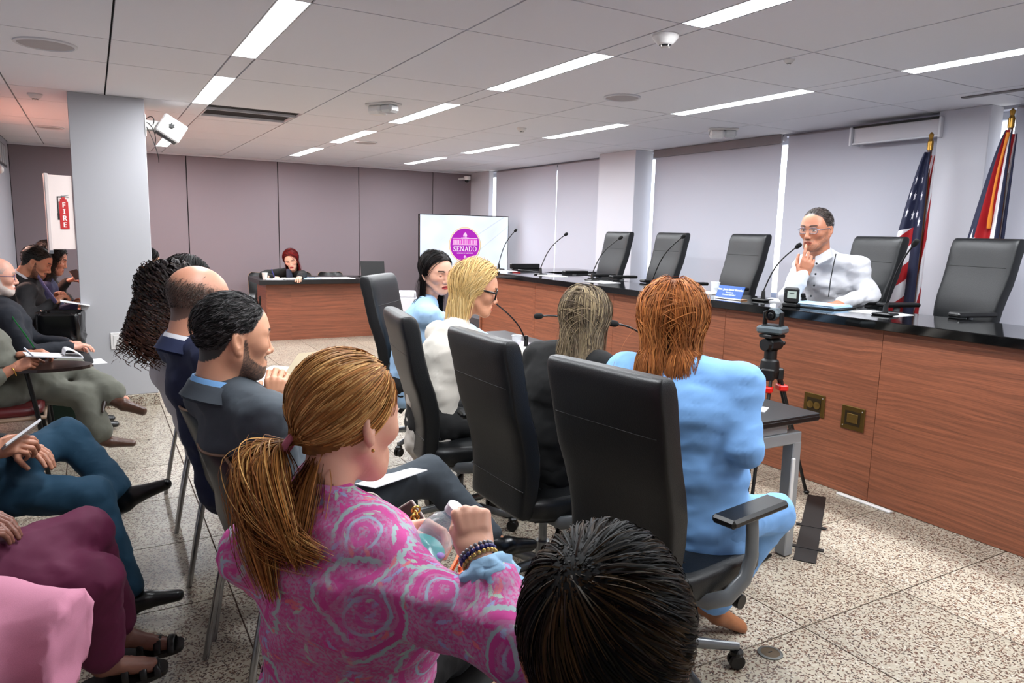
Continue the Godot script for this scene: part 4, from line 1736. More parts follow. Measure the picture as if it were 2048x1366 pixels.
# Eyes laid on the lids as small rounded caps: white, iris and pupil, with a lash line; "shut" gives the lash line only
func add_eyes(mb: MB, xf: Transform3D, open: float, iris: Color) -> void:
	mb.xf = xf
	for s in [-1.0, 1.0]:
		var ce := V(s * 0.032, 0.0, 0.0715)
		var m := 13
		var rows := 7
		var st := mb.v.size()
		var si := mb.idx.size()
		for j in rows:
			for i in m:
				var u := -1.0 + 2.0 * i / (m - 1)
				var lid := maxf(0.0, 1.0 - u * u)
				var w := lerpf(-0.0050 * open * lid, 0.0058 * open * lid, float(j) / (rows - 1)) - (1.0 - open) * 0.004
				var x := u * 0.0125
				var q := Vector3(x / 0.0150, w / 0.0125, 0)
				var zz := sqrt(maxf(0.0, 1.0 - q.length_squared())) * 0.0125 + 0.0009
				var rr := Vector2(x, w).length()
				mb.col = lin(Color(0.80, 0.78, 0.76))
				if rr < 0.0052:
					mb.col = lin(iris)
				if rr < 0.0024:
					mb.col = Color(0.004, 0.004, 0.004)
				if j >= rows - 1 or open < 0.15:
					mb.col = lin(Color(0.06, 0.045, 0.04))
				mb.add(ce + V(x, w, zz), V(q.x, q.y, zz / 0.0125))
		for j in rows - 1:
			for i in m - 1:
				var a := st + j * m + i
				mb.idx.append_array([a, a + m, a + 1, a + 1, a + m, a + m + 1])
		var pts := []
		for i in 9:
			var u := -1.0 + 2.0 * i / 8.0
			var w := 0.0062 * open * maxf(0.0, 1.0 - u * u) - (1.0 - open) * 0.004
			var q := Vector3(u * 0.0135 / 0.0150, w / 0.0125, 0)
			pts.append(ce + V(u * 0.0135, w, sqrt(maxf(0.0, 1.0 - q.length_squared())) * 0.0125 + 0.001))
		mb.col = lin(Color(0.05, 0.035, 0.03))
		mb.tube(pts, [0.0004, 0.0008, 0.0010, 0.0011, 0.0011, 0.0011, 0.0010, 0.0008, 0.0004], 5)
	mb.xf = Transform3D.IDENTITY

# ---- hair: a cap grown from the scalp plus tapered locks
func strand(mb: MB, pts: PackedVector3Array, nrm: PackedVector3Array, r0: float, r1: float, c: Color, twist: float) -> void:
	# a thin flat lock lying on the hair's surface
	var m := pts.size()
	var s := mb.v.size()
	for i in m:
		var t := (pts[mini(i + 1, m - 1)] - pts[maxi(i - 1, 0)]).normalized()
		var w := t.cross(nrm[i]).normalized()
		var nn := w.cross(t)
		w = w * cos(twist) + nn * sin(twist)
		nn = (w.cross(t) + nrm[i]).normalized()
		var f := float(i) / (m - 1)
		var r := lerpf(r0, r1, f * f)
		for k in 2:
			mb.v.append(pts[i] + w * (r if k == 0 else -r))
			mb.n.append(nn)
			mb.uv.append(Vector2(k, f))
			mb.c.append(c)
	for i in m - 1:
		var a := s + i * 2
		mb.idx.append_array([a, a + 1, a + 2, a + 1, a + 3, a + 2])

func skull(d: Vector3, lift: float) -> Vector3:
	# point above the skull ellipsoid in direction d from its centre
	var r := V(0.078, 0.0895, 0.100) + Vector3.ONE * lift
	return V(0, 0.034, -0.014) + d / (d / r).length()

func push_out(p: Vector3, lift: float) -> Vector3:
	var c := V(0, 0.034, -0.014)
	var r := V(0.078, 0.0895, 0.100) + Vector3.ONE * lift
	var q := p - c
	var k := (q / r).length()
	if k < 1.0 and k > 0.001:
		p = c + q / k
	# stay outside the lower face and neck
	if p.y < 0.02:
		var nr := 0.060 + lift
		var z0 := -0.035
		var e := Vector2(p.x, p.z - z0)
		if p.y > -0.13 and p.z > -0.02:
			var fw := V(0.066 + lift, 0, 0.075 + lift)
			var g := Vector2(p.x / fw.x, (p.z - 0.02) / fw.z)
			if g.length() < 1.0 and absf(p.x) > 0.01:
				p.x = signf(p.x) * fw.x * sqrt(maxf(0.0, 1.0 - g.y * g.y))
		if e.length() < nr and e.length() > 0.0001:
			e = e.normalized() * nr
			p.x = e.x
			p.z = e.y + z0
	return p

# hd: head transform; o: style options. Works in head space, then placed.
func hair(o: Dictionary, hd: Transform3D, sh: Array, seed_: int) -> MB:
	var r := RandomNumberGenerator.new()
	r.seed = seed_
	var mb := MB.new()
	var base: Color = o.hair
	var tip: Color = o.get("hair_tip", base)
	var front: float = o.get("front", 0.072)
	var side: float = o.get("side", -0.012)
	var style: String = o.style
	var nz := noise(o.get("clump", 55.0), FastNoiseLite.TYPE_SIMPLEX_SMOOTH, 2, seed_)
	var hi: Color = o.get("streak", base * 1.5)
	var hs: float = o.get("streak_amount", 0.35)
	# cap: scalp triangles of the head pushed outwards
	var cap: float = o.get("cap", 0.007)
	var hm := head_mesh(o.get("sex", "m"))
	var keep := PackedInt32Array()
	keep.resize(hm.v.size())
	keep.fill(-1)
	for i in hm.v.size():
		var p := hm.v[i]
		if not o.has("bald") and not o.has("no_cap") and p.y > hairline(p.z, front, maxf(side, 0.030)) and not (absf(p.x) > 0.0735 and p.y < 0.026 and p.z > -0.04) and p.y > -0.09 and p.z < 0.092:
			if o.has("bald") and p.y > float(o.bald):
				continue
			keep[i] = mb.v.size()
			mb.v.append(p + hm.n[i] * cap)
			mb.n.append(hm.n[i])
			mb.uv.append(Vector2.ZERO)
			mb.c.append(lin(base * (0.8 + 0.2 * nz.get_noise_3dv(p * 6.0))))
	for i in range(0, hm.idx.size(), 3):
		var a := keep[hm.idx[i]]
		var b := keep[hm.idx[i + 1]]
		var c := keep[hm.idx[i + 2]]
		if a >= 0 and b >= 0 and c >= 0:
			mb.idx.append_array([a, b, c])
	var inv := hd.affine_inverse()
	var down := (inv.basis * Vector3.DOWN).normalized()
	var shl := []
	for q in sh:
		shl.append(inv * (q as Vector3))
	var count := int(float(o.get("strands", 900)) * 1.7)
	var rad: float = float(o.get("thick", 0.0022)) * 0.65
	var ln: float = o.get("length", 0.02)
	var part_x: float = o.get("parting", 0.0)
	var curl: float = o.get("curl", 0.0)
	var vol: float = o.get("volume", 0.012)
	var steps: int = o.get("steps", 10)
	var va: float = o.get("vary", 0.30)
	for k in count:
		var d := Vector3.ZERO
		var root := Vector3.ZERO
		for tries in 20:
			d = Vector3(r.randfn(), r.randfn(), r.randfn()).normalized()
			root = skull(d, 0.0)
			if root.y > hairline(root.z, front, side) + 0.002 and not (absf(root.x) > 0.073 and root.y < 0.02 and root.z > -0.03):
				if not o.has("bald") or root.y + root.z * 0.20 < float(o.bald) + r.randf_range(-0.035, 0.008):
					break
		if root.y < hairline(root.z, front, side):
			continue
		var lay := vol * (0.25 + 0.75 * r.randf())
		var pts := PackedVector3Array()
		var mixc := clampf(0.5 + nz.get_noise_3dv(d * 1.0) * 1.6, 0, 1)
		var col := base.lerp(hi, clampf(hs * (mixc - 0.3) * 2.0, 0, 1)) * r.randf_range(1.0 - va, 1.0 + va)
		if style == "tied":
			# swept over the scalp to the band
			var tie: Vector3 = inv * (o.tie_at as Vector3)
			var td := (tie - V(0, 0.034, -0.014)).normalized()
			var far := tie.length()
			for i in steps:
				var t := float(i) / (steps - 1)
				var dd := d.slerp(td, t * 0.97) if d.dot(td) > -0.98 else d.lerp(td, t).normalized()
				var p := skull(dd, cap + lay * 0.5 * (1.0 - t))
				pts.append(p.lerp(tie + d * 0.008, smoothstep(0.72, 1.0, t)))
		else:
			var nn := d
			var comb: Vector3
			if style == "short":
				comb = o.get("comb", V(0, -0.25, -1))
				if o.has("whorl"):
					var wp: Vector3 = o.whorl
					var away := root - wp
					comb = away.normalized() + wp.cross(away).normalized() * 0.45
			else:
				comb = V(signf(root.x - part_x) * 0.9, -0.1, float(o.get("sweep", -0.12)) if root.z > 0.0 else -0.45)
				if root.z < -0.04:
					comb = V(signf(root.x - part_x) * 0.25, -1.0, -0.3)
			comb = (comb - nn * comb.dot(nn)).normalized()
			var jit: float = o.get("stray", 0.22 if style == "short" else 0.12)
			var dir := (comb + Vector3(r.randfn(), r.randfn(), r.randfn()) * jit).normalized()
			var total := ln * r.randf_range(0.72, 1.06)
			if style == "short":
				total *= 0.35 + 0.65 * smoothstep(0.0, 0.10, root.y)
			var st := total / (steps - 1)
			var p := root + nn * cap
			var ph := r.randf() * TAU
			var fr := o.get("waves", 3.0) as float
			var ctr := V(0, 0.034, -0.014)
			for i in steps:
				var t := float(i) / (steps - 1)
				var q := p
				if curl > 0.0:
					var sd := dir.cross(down + V(0.01, 0, 0.02)).normalized()
					if sd.length() < 0.5:
						sd = Vector3.RIGHT
					var ou := sd.cross(dir)
					q += (sd * cos(ph + t * fr * TAU) + ou * sin(ph + t * fr * TAU)) * curl * smoothstep(0.0, 0.3, t)
				pts.append(q)
				var on := (p - ctr).normalized()
				if style == "short":
					dir = (dir - on * dir.dot(on)).normalized()
					p += dir * st
					on = (p - ctr).normalized()
					p = skull(on, cap * 0.8 + lay * sin(t * 2.2))
				else:
					var over := smoothstep(-0.035, 0.02, p.y)
					dir = (dir + down * (0.16 + 0.30 * (1.0 - over))).normalized()
					dir = (dir - on * (dir.dot(on) * over)).normalized()
					p += dir * st
					if over > 0.0:
						p = p.lerp(skull((p - ctr).normalized(), cap + lay * smoothstep(0.0, 0.25, t)), over)
					p = push_out(p, cap + lay * 0.7)
					for e in shl:
						var ev: Vector3 = e
						var w := p - ev
						var sr: float = 0.070 + lay * 0.4
						if w.length() < sr:
							p = ev + w.normalized() * sr
					if o.has("tuck") and t > 0.5:
						p += (V(0, p.y, -0.02) - p) * (float(o.tuck) * (t - 0.5))
		var cc := lin(col)
		var s0 := mb.v.size()
		var nrm := PackedVector3Array()
		var jn := Vector3(r.randfn(), r.randfn(), r.randfn()) * (0.30 if style == "short" else 0.16)
		for q in pts:
			nrm.append(((q - V(0, minf(q.y, 0.034), -0.02)).normalized() + jn).normalized())
		strand(mb, pts, nrm, rad, rad * 0.4, cc, r.randfn() * 0.35)
		if o.has("hair_tip"):
			var ct := lin(tip * r.randf_range(0.8, 1.2))
			for i in pts.size():
				var t := smoothstep(0.35, 0.95, float(i) / (pts.size() - 1))
				for q in 2:
					mb.c[s0 + i * 2 + q] = cc.lerp(ct, t)
	for i in mb.v.size():
		mb.v[i] = hd * mb.v[i]
		mb.n[i] = (hd.basis * mb.n[i]).normalized()
	return mb

func locks(mb: MB, r: RandomNumberGenerator, ctrl: Array, spread0: float, spread1: float, count: int, thick: float, cols: Array) -> void:
	# a bundle of locks along a bezier of four control points
	for k in count:
		var a := Vector3(r.randfn(), r.randfn(), r.randfn()) * 0.45
		var c := (cols[r.randi() % cols.size()] as Color) * r.randf_range(0.85, 1.15)
		var pts := PackedVector3Array()
		var nrm := PackedVector3Array()
		var tmax := r.randf_range(0.80, 1.0)
		for i in 15:
			var t := tmax * i / 14.0
			var w := lerpf(spread0, spread1, smoothstep(0.0, 0.45, t)) * (1.0 - 0.45 * smoothstep(0.7, 1.0, t))
			pts.append(bezier(ctrl[0], ctrl[1], ctrl[2], ctrl[3], t) + a * w)
			nrm.append(a.normalized())
		strand(mb, pts, nrm, thick, thick * 0.4, lin(c), r.randfn() * 0.3)

func skin_mat() -> StandardMaterial3D:
	if cache.has("skin"):
		return cache["skin"]
	var m := mat("skin", Color.WHITE, 0.48)
	m.vertex_color_use_as_albedo = true
	m.subsurf_scatter_enabled = true
	m.subsurf_scatter_strength = 0.06
	return m

func hair_mat() -> StandardMaterial3D:
	if cache.has("hair"):
		return cache["hair"]
	var m := mat("hair", Color.WHITE, 0.55)
	m.metallic_specular = 0.25
	m.vertex_color_use_as_albedo = true
	return m

func cloth(key: String, c: Color, rough := 0.85, weave := 0.10) -> StandardMaterial3D:
	if cache.has(key):
		return cache[key]
	var m := mat(key, c, rough)
	tri(m, noise_tex(0.45, [Color(1, 1, 1) * (1.0 - weave), Color(1, 1, 1)], [0.25, 0.75], FastNoiseLite.TYPE_SIMPLEX, 2, 128, 6), Vector3.ONE * 14.0, false)
	m.rim_enabled = true
	m.rim = 0.15
	m.rim_tint = 0.6
	return m

# Builds one person. Positions are in world metres; the thing's origin is below the hips on what carries it.
func person(o: Dictionary) -> Node3D:
	if not cache.has("face noise"):
		cache["face noise"] = noise(1.0, FastNoiseLite.TYPE_SIMPLEX, 2, 3)
	var m: bool = o.get("sex", "m") == "m"
	var hip: Vector3 = o.hip
	var ground: float = o.get("ground", 0.0)
	var root := thing("person", o.label, "person", V(hip.x, ground, hip.z), 0)
	var org := V(hip.x, ground, hip.z)
	var yaw: float = o.yaw
	var shc: Vector3 = o.shc
	var syaw: float = o.get("syaw", yaw)
	var R := rgt(yaw)
	var F := fwd(yaw)
	var SR := rgt(syaw)
	var SF := fwd(syaw)
	var sw: float = o.get("sw", 0.185 if m else 0.165)
	var cell: float = o.get("cell", 0.016)
	var hs: float = o.get("hs", 1.0)
	var hd := Transform3D(head_basis(o.hyaw, o.get("hpitch", 0.0), o.get("hroll", 0.0)) * hs, o.head)
	var skin: Color = o.skin
	var sk := lin(skin)
	var up := (shc - hip).normalized()
	var bulk: float = o.get("bulk", 1.0)
	# joints
	var sR: Vector3 = o.get("sR", shc + SR * sw - up * 0.02)
	var sL: Vector3 = o.get("sL", shc - SR * sw - up * 0.02)
	var la := 0.285 if m else 0.265
	var lf := 0.255 if m else 0.235
	var wR: Vector3 = o.get("wR", hip + F * 0.36 + R * 0.10 + V(0, 0.10, 0))
	var wL: Vector3 = o.get("wL", hip + F * 0.36 - R * 0.10 + V(0, 0.10, 0))
	var eR: Vector3 = o.eR if o.has("eR") else ik(sR, wR, la, lf, o.get("poleR", V(0, -1, 0) + SR * 0.8 - SF * 0.5))
	var eL: Vector3 = o.eL if o.has("eL") else ik(sL, wL, la, lf, o.get("poleL", V(0, -1, 0) - SR * 0.8 - SF * 0.5))
	var hR := hip + R * 0.085
	var hL := hip - R * 0.085
	var kR: Vector3 = o.get("kR", hip + F * 0.43 + R * 0.10 + V(0, -0.02, 0))
	var kL: Vector3 = o.get("kL", hip + F * 0.43 - R * 0.10 + V(0, -0.02, 0))
	var aR: Vector3 = o.get("aR", V(kR.x, ground + 0.085, kR.z) + F * 0.02)
	var aL: Vector3 = o.get("aL", V(kL.x, ground + 0.085, kL.z) + F * 0.02)
	var fR: Vector3 = o.get("fR", F)
	var fL: Vector3 = o.get("fL", F)
	var waist := hip.lerp(shc, 0.36) - F * float(o.get("slump", 0.0))
	var chest := hip.lerp(shc, 0.76)
	var nb: Vector3 = hd * V(0, -0.15, -0.045)
	var all := [hip, shc, sR, sL, eR, eL, wR, wL, kR, kL, aR, aL, nb]
	var lo: Vector3 = all[0]
	var hi: Vector3 = all[0]
	for p in all:
		lo = lo.min(p)
		hi = hi.max(p)
	# --- body: one skin from neck to feet, then head and hands
	var f := Field.new(lo - Vector3.ONE * 0.13, hi + Vector3.ONE * 0.10, cell * 1.15)
	f.slab(hip, chest, 0.12, 0.085, 0.13, 0.085, R, 0.04)
	f.slab(chest, shc, 0.13, 0.085, 0.10, 0.055, SR, 0.04)
	f.cone(sR, sL, 0.045, 0.045, 0.03)
	f.cone(shc - up * 0.02, nb, 0.052, 0.050 if m else 0.043, 0.03)
	var bare: float = o.get("bare_arm", 0.032)
	for q in [[sR, eR, wR], [sL, eL, wL]]:
		f.cone(q[0], q[1], 0.044, 0.036, 0.02)
		f.cone(q[1], q[2], 0.036, 0.026, 0.015)
	for q in [[hR, kR, aR, fR], [hL, kL, aL, fL]]:
		f.cone(q[0], q[1], 0.068, 0.045, 0.03)
		f.cone(q[1], q[2], 0.045, 0.033, 0.02)
		f.cone(q[2], q[2] + q[3] * (0.13 if o.get("sandal", false) else 0.03) - (q[1] - q[2]).normalized() * (0.05 if o.get("sandal", false) else 0.035), 0.031, 0.026, 0.02)
	var body := MB.new()
	body.col = sk
	f.mesh(body)
	merge(body, head_mesh("m" if m else "f"), hd, func(p: Vector3) -> Color: return lin(face_color(p, o)))
	for q in [["R", wR, eR, 1.0], ["L", wL, eL, -1.0]]:
		var pose: String = o.get("hand" + q[0], "rest")
		if pose == "none":
			continue
		var dir: Vector3 = o.get("dir" + q[0], (q[1] - q[2]).normalized())
		dir = dir.normalized()
		var back: Vector3 = o.get("back" + q[0], V(0, 1, 0))
		back = (back - dir * back.dot(dir)).normalized()
		var side := dir.cross(back)
		# right hand: thumb towards the left of the back when fingers point away
		var hb := Basis(side * -q[3], dir, back) * (0.92 if not m else 1.0) * float(o.get("hand_scale", 1.0))
		merge(body, hand_mesh(pose), Transform3D(hb, q[1]), func(_p: Vector3) -> Color: return sk)
	for i in body.v.size():
		body.v[i] -= org
	part("body", body, skin_mat(), root)
	var ey := MB.new()
	add_eyes(ey, Transform3D(hd.basis, hd.origin - org), o.get("eyes", 0.85), o.get("iris", Color(0.17, 0.10, 0.06)))
	part("eyes", ey, o.get("eye_mat", eye_mat()), root)
	# --- top garment
	var tm: Material = o.top
	var wr := noise(1.0, FastNoiseLite.TYPE_SIMPLEX_SMOOTH, 2, int(hip.z * 100.0) + 5)
	var b := bulk
	f = Field.new(lo.min(hip) - Vector3.ONE * 0.15, hi + Vector3.ONE * 0.12, cell)
	var hem: float = o.get("hem", 0.04)
	f.slab(hip - V(0, hem, 0), waist, 0.168 * b, 0.130 * b, 0.152 * b, 0.118 * b, R, 0.05)
	f.slab(waist, chest, 0.152 * b, 0.118 * b, 0.172 * b, 0.122 * b, R, 0.05)
	f.slab(chest, shc - up * 0.015, 0.170 * b, 0.120 * b, 0.120, 0.074, SR, 0.05)
	var pad: float = o.get("pad", 0.064 if m else 0.056)
	f.cone(sR, sL, pad, pad, 0.04)
	var nr := 0.068 if m else 0.056
	f.cone(shc - up * 0.01, shc.lerp(nb, float(o.get("neck_up", 0.85 if m else 0.45))), nr + 0.012, nr, 0.03)
	var tz := minf(0.55, float(o.get("neck_up", 0.85 if m else 0.45)) * 0.65)
	f.cone(shc.lerp(nb, tz), sR, nr * 0.8, pad * 0.95, 0.04)
	f.cone(shc.lerp(nb, tz), sL, nr * 0.8, pad * 0.95, 0.04)
	var sl: float = o.get("sleeve", 0.97)
	var slr: float = o.get("sleeve_r", 1.0)
	for q in [[sR, eR, wR, "R"], [sL, eL, wL, "L"]]:
		if o.has("cuff" + q[3]):
			var cu: Vector3 = o["cuff" + q[3]]
			f.cone(q[0], cu + (cu - q[0]).normalized() * 0.05, pad, pad * 1.02, 0.03)
			f.trim((cu - q[0]).normalized(), cu, 0.15)
			continue
		var s2: float = o.get("sleeve" + q[3], sl)
		if s2 > 1.0 or s2 <= 0.97 and s2 > 0.5:
			f.cone(q[0], q[1], pad, 0.054 * slr, 0.04)
			f.cone(q[1], q[1].lerp(q[2], minf(1.0, s2)), 0.054 * slr, 0.041 * slr, 0.025)
		else:
			f.cone(q[0], (q[0] as Vector3).lerp(q[1], s2 * 2.0), pad, pad * 1.06, 0.04)
	if o.has("neckline"):
		f.ell(hd * V(0, -0.20, 0.02), Vector3.ONE * float(o.neckline), Basis.IDENTITY, 0.02, true)
	var mb := MB.new()
	f.mesh(mb)
	var wa: float = o.get("wrinkle", 0.009)
	mb.ripple(0, 0, wr, wa, V(5, 11, 5))
	mb.ripple(0, 0, wr, wa * 0.30, V(14, 30, 14))
	for i in mb.v.size():
		mb.v[i] -= org
	part(o.get("top_name", "jacket"), mb, tm, root)
	# --- trousers
	f = Field.new(hip.min(kR).min(kL).min(aR).min(aL) - Vector3.ONE * 0.17, hip.max(kR).max(kL).max(aR).max(aL) + Vector3.ONE * 0.17, cell)
	f.slab(hip + V(0, 0.07, 0), hip - V(0, 0.01, 0), 0.15 * b, 0.115 * b, 0.165 * b, 0.125 * b, R, 0.05)
	var lr: float = o.get("leg_r", 1.0)
	var flare: float = o.get("flare", 1.0)
	for q in [[hR, kR, aR], [hL, kL, aL]]:
		f.cone(q[0], q[1], 0.086 * lr, 0.064 * lr, 0.045)
		f.cone(q[1], (q[1] as Vector3).lerp(q[2], o.get("leg_len", 0.93)), 0.063 * lr, 0.052 * lr * flare, 0.03)
	mb = MB.new()
	f.mesh(mb)
	mb.ripple(0, 0, wr, wa * 0.8, V(12, 12, 12))
	for i in mb.v.size():
		mb.v[i] -= org
	part("trousers", mb, o.get("bottom", tm), root)
	# --- shoes
	for q in [[aR, fR, kR], [aL, fL, kL]]:
		shoe(root, q[0] - org, q[1], (q[2] - q[0]).normalized(), o)
	# --- collars, ties
	if o.has("collar"):
		collar(root, hd, shc, org, o.collar, 0.0, SF, m)
	if o.has("lapel"):
		collar(root, hd, shc, org, o.lapel, 0.010, SF, m)
	# --- hair
	if o.has("style"):
		var hm := hair(o, hd, [sR, sL, shc, sR.lerp(shc, 0.5), sL.lerp(shc, 0.5)], int(absf(hip.z) * 977.0) + 3)
		if o.has("hair_extra"):
			(o.hair_extra as Callable).call(hm)
		for i in hm.v.size():
			hm.v[i] -= org
		part("hair", hm, hair_mat(), root)
	if o.has("glasses"):
		glasses(root, Transform3D(hd.basis, hd.origin - org), o.glasses, o.get("lens", 1.0), o.get("frame_r", 0.0016))
	root.set_meta("joints", [sR, sL, eR, eL, wR, wL, org])
	return root

func eye_mat() -> StandardMaterial3D:
	if cache.has("eye"):
		return cache["eye"]
	var m := mat("eye", Color.WHITE, 0.15)
	m.vertex_color_use_as_albedo = true
	return m

# ankle position, pointing direction of the toes, and the shin's direction; heel height from o
func shoe(root: Node3D, a: Vector3, d: Vector3, shin: Vector3, o: Dictionary) -> void:
	var heel: float = o.get("heel", 0.02)
	var dn := -shin
	d = (d - shin * d.dot(shin) * (0.65 if heel < 0.05 else 0.35)).normalized()
	var side := d.cross(shin).normalized()
	var upv := side.cross(d).normalized()
	var sole := a - upv * (0.075 + (heel * 0.75 if heel > 0.045 else 0.0))
	var f := Field.new(a - Vector3.ONE * 0.30, a + Vector3.ONE * 0.30, o.get("shoe_cell", 0.009))
	if o.get("sandal", false):
		var sb := MB.new()
		sb.xf = Transform3D(Basis(side, upv, -d), sole + d * 0.055)
		sb.loft([rr_ring(0, -0.010, 0, 0.040, 0.125, 3.0, 24), rr_ring(0, 0.008, 0, 0.042, 0.127, 3.0, 24)])
		var so := part("sandal", sb, o.shoe, root)
		for t in [0.035, 0.085, 0.125]:
			sb = MB.new()
			var arc := []
			for k in 9:
				var an := PI * k / 8.0
				arc.append(sole + d * (t + 0.02) + side * cos(an) * 0.038 + upv * (0.004 + sin(an) * (0.062 - t * 0.28)))
			sb.tube(arc, [0.011], 8, true, 0.3)
			part("strap", sb, o.shoe, so)
		return
	f.slab(sole - d * 0.045 + upv * (0.03 + heel), sole + d * 0.05 + upv * (0.028 + heel * 0.5), 0.033, 0.030, 0.040, 0.030, side, 0.02)
	var tw: float = o.get("toe", 0.033)
	f.slab(sole + d * 0.05 + upv * (0.028 + heel * 0.5), sole + d * 0.165 + upv * 0.022, 0.043, 0.034, tw, 0.022, side, 0.02)
	if not o.get("pump", false):
		f.cone(a - d * 0.01 - upv * 0.015, sole + upv * 0.03, 0.036, 0.040, 0.02)
	var mb := MB.new()
	f.mesh(mb)
	var s := part("shoe", mb, o.get("shoe", mat("black shoe leather", Color(0.02, 0.02, 0.022), 0.3)), root)
	mb = MB.new()
	if heel > 0.045:
		mb.tube([sole - d * 0.055 + upv * heel, sole - d * 0.058 - upv * 0.012], [0.016, 0.007], 8)
	else:
		mb.xf = Transform3D(Basis(side, upv, -d), sole - d * 0.045 + upv * 0.006)
		mb.box(Vector3.ZERO, V(0.055, 0.025, 0.06), 0.006)
	part("heel", mb, o.get("shoe_heel", mat("heel", Color(0.02, 0.02, 0.02), 0.4)), s)

func collar(root: Node3D, hd: Transform3D, shc: Vector3, org: Vector3, m: Material, grow: float, front: Vector3, male: bool) -> void:
	# a band round the neck, open at the throat
	var nk := hd * V(0, -0.118 - grow * 1.6, -0.040)
	var base := hd * V(0, -0.175 - grow, -0.050)
	var ax := (nk - base).normalized()
	var ft := (front - ax * front.dot(ax)).normalized()
	var sd := ft.cross(ax)
	var rings := []
	var rn := (0.062 if male else 0.052) + grow
	for row in [[0.0, rn + 0.018], [0.35, rn + 0.008], [0.8, rn + 0.003], [1.0, rn + 0.004], [1.0, rn + 0.010], [0.7, rn + 0.013], [0.15, rn + 0.026]]:
		var ring := PackedVector3Array()
		for k in 25:
			var an := lerpf(deg_to_rad(14), deg_to_rad(346), k / 24.0)
			var dip := 0.035 * pow(maxf(0.0, cos(an)), 2.0)
			ring.append(base + (nk - base) * row[0] + ax * (-dip) + (ft * cos(an) * 1.02 + sd * sin(an)) * row[1] - org)
		rings.append(ring)
	var mb := MB.new()
	mb.loft(rings, false, false)
	part("collar", mb, m, root)

func glasses(root: Node3D, xf: Transform3D, frame: Material, big: float, fr := 0.0016) -> void:
	var mb := MB.new()
	mb.xf = xf
	var w := 0.024 * big
	var hh := 0.017 * big
	for s in [-1.0, 1.0]:
		var pts := []
		for k in 17:
			var an := TAU * k / 16.0
			var c := cos(an)
			var q := sin(an)
			pts.append(V(s * 0.033 + signf(c) * pow(absf(c), 0.6) * w, -0.002 + signf(q) * pow(absf(q), 0.6) * hh, 0.097 - absf(s * 0.033 + c * w) * 0.12))
		mb.tube(pts, [fr], 6)
		mb.tube([V(s * (0.033 + w), 0.004, 0.091), V(s * 0.074, 0.006, 0.075), V(s * 0.081, 0.008, 0.0), V(s * 0.080, -0.004, -0.02)], [fr * 1.1], 6)
	mb.tube([V(-0.033 + w, 0.0, 0.096), V(0, 0.003, 0.099), V(0.033 - w, 0.0, 0.096)], [0.0016], 6)
	var g := part("glasses", mb, frame, root)
	mb = MB.new()
	mb.xf = xf
	for s in [-1.0, 1.0]:
		var ring := []
		for k in 16:
			var an := TAU * k / 16.0
			var c := cos(an)
			var q := sin(an)
			ring.append(V(s * 0.033 + signf(c) * pow(absf(c), 0.6) * w, -0.002 + signf(q) * pow(absf(q), 0.6) * hh, 0.097 - absf(s * 0.033 + c * w) * 0.12))
		mb.face(ring)
	var lm := mat("spectacle lens", Color(0.9, 0.95, 0.95, 0.08), 0.03)
	lm.transparency = BaseMaterial3D.TRANSPARENCY_ALPHA
	part("lens", mb, lm, g)

func paisley() -> ImageTexture:
	var w := 768
	var im := Image.create(w, w, false, Image.FORMAT_RGB8)
	var n1 := noise(0.012, FastNoiseLite.TYPE_SIMPLEX_SMOOTH, 3, 31)
	var n2 := noise(0.09, FastNoiseLite.TYPE_SIMPLEX_SMOOTH, 2, 32)
	var r := RandomNumberGenerator.new()
	r.seed = 77
	for y in w:
		for x in w:
			var a := n1.get_noise_2d(x, y)
			var b := n2.get_noise_2d(x, y)
			var c := Color(0.77, 0.50, 0.66).lerp(Color(0.74, 0.36, 0.58), clampf(a * 1.6 + 0.4, 0, 1))
			if b > 0.22:
				c = c.lerp(Color(0.78, 0.24, 0.54), 0.6)
			elif b < -0.30:
				c = c.lerp(Color(0.62, 0.66, 0.74), 0.6)
			im.set_pixel(x, y, c * (0.95 + 0.05 * float((x + y) % 2)))
	# large teardrops: scalloped bands inside each other, with leaves and dots between
	var dab := func(x: float, y: float, th: int, c: Color) -> void:
		for dy in th:
			for dx in th:
				if r.randf() < 0.72:
					im.set_pixel(posmod(int(x) + dx, w), posmod(int(y) + dy, w), c)
	for k in 11:
		var cx := w * (0.15 + 0.37 * (k % 3)) + r.randf_range(-50, 50)
		var cy := w * (0.12 + 0.26 * (k / 3)) + r.randf_range(-40, 40)
		var s := r.randf_range(85, 150)
		var rot := r.randf() * TAU
		for ringi in 5:
			var q := s * (1.0 - ringi * 0.19)
			var c: Color = [Color(0.62, 0.71, 0.71), Color(0.76, 0.26, 0.56), Color(0.74, 0.44, 0.62), Color(0.62, 0.68, 0.76), Color(0.76, 0.30, 0.58)][ringi]
			var m := int(q * 4.0)
			for i in m:
				var t := TAU * i / m
				var rr := q * (0.50 + 0.50 * pow(absf(cos(t * 0.5)), 1.4))
				var wob := 1.0 + (0.06 * absf(sin(t * 14.0)) if ringi == 0 else 0.0)
				var sw := t + 0.9 * (rr / q)
				var px := cos(sw) * rr * wob
				var py := sin(sw) * rr * wob * 0.74
				dab.call(cx + px * cos(rot) - py * sin(rot), cy + px * sin(rot) + py * cos(rot), [8, 13, 5, 6, 9][ringi], c)
		for i in 26:
			var an := r.randf() * TAU
			var d := s * r.randf_range(0.9, 1.5)
			var c: Color = [Color(0.66, 0.76, 0.70), Color(0.85, 0.45, 0.50), Color(0.60, 0.64, 0.80), Color(0.82, 0.24, 0.58)][r.randi() % 4]
			var bx := cx + cos(an) * d
			var by := cy + sin(an) * d
			for j in 9:
				dab.call(bx + cos(an * 3.0) * j * 3.0, by + sin(an * 3.0) * j * 3.0, 4 + int(5.0 * sin(j / 8.0 * PI)), c)
	return ImageTexture.create_from_image(im)

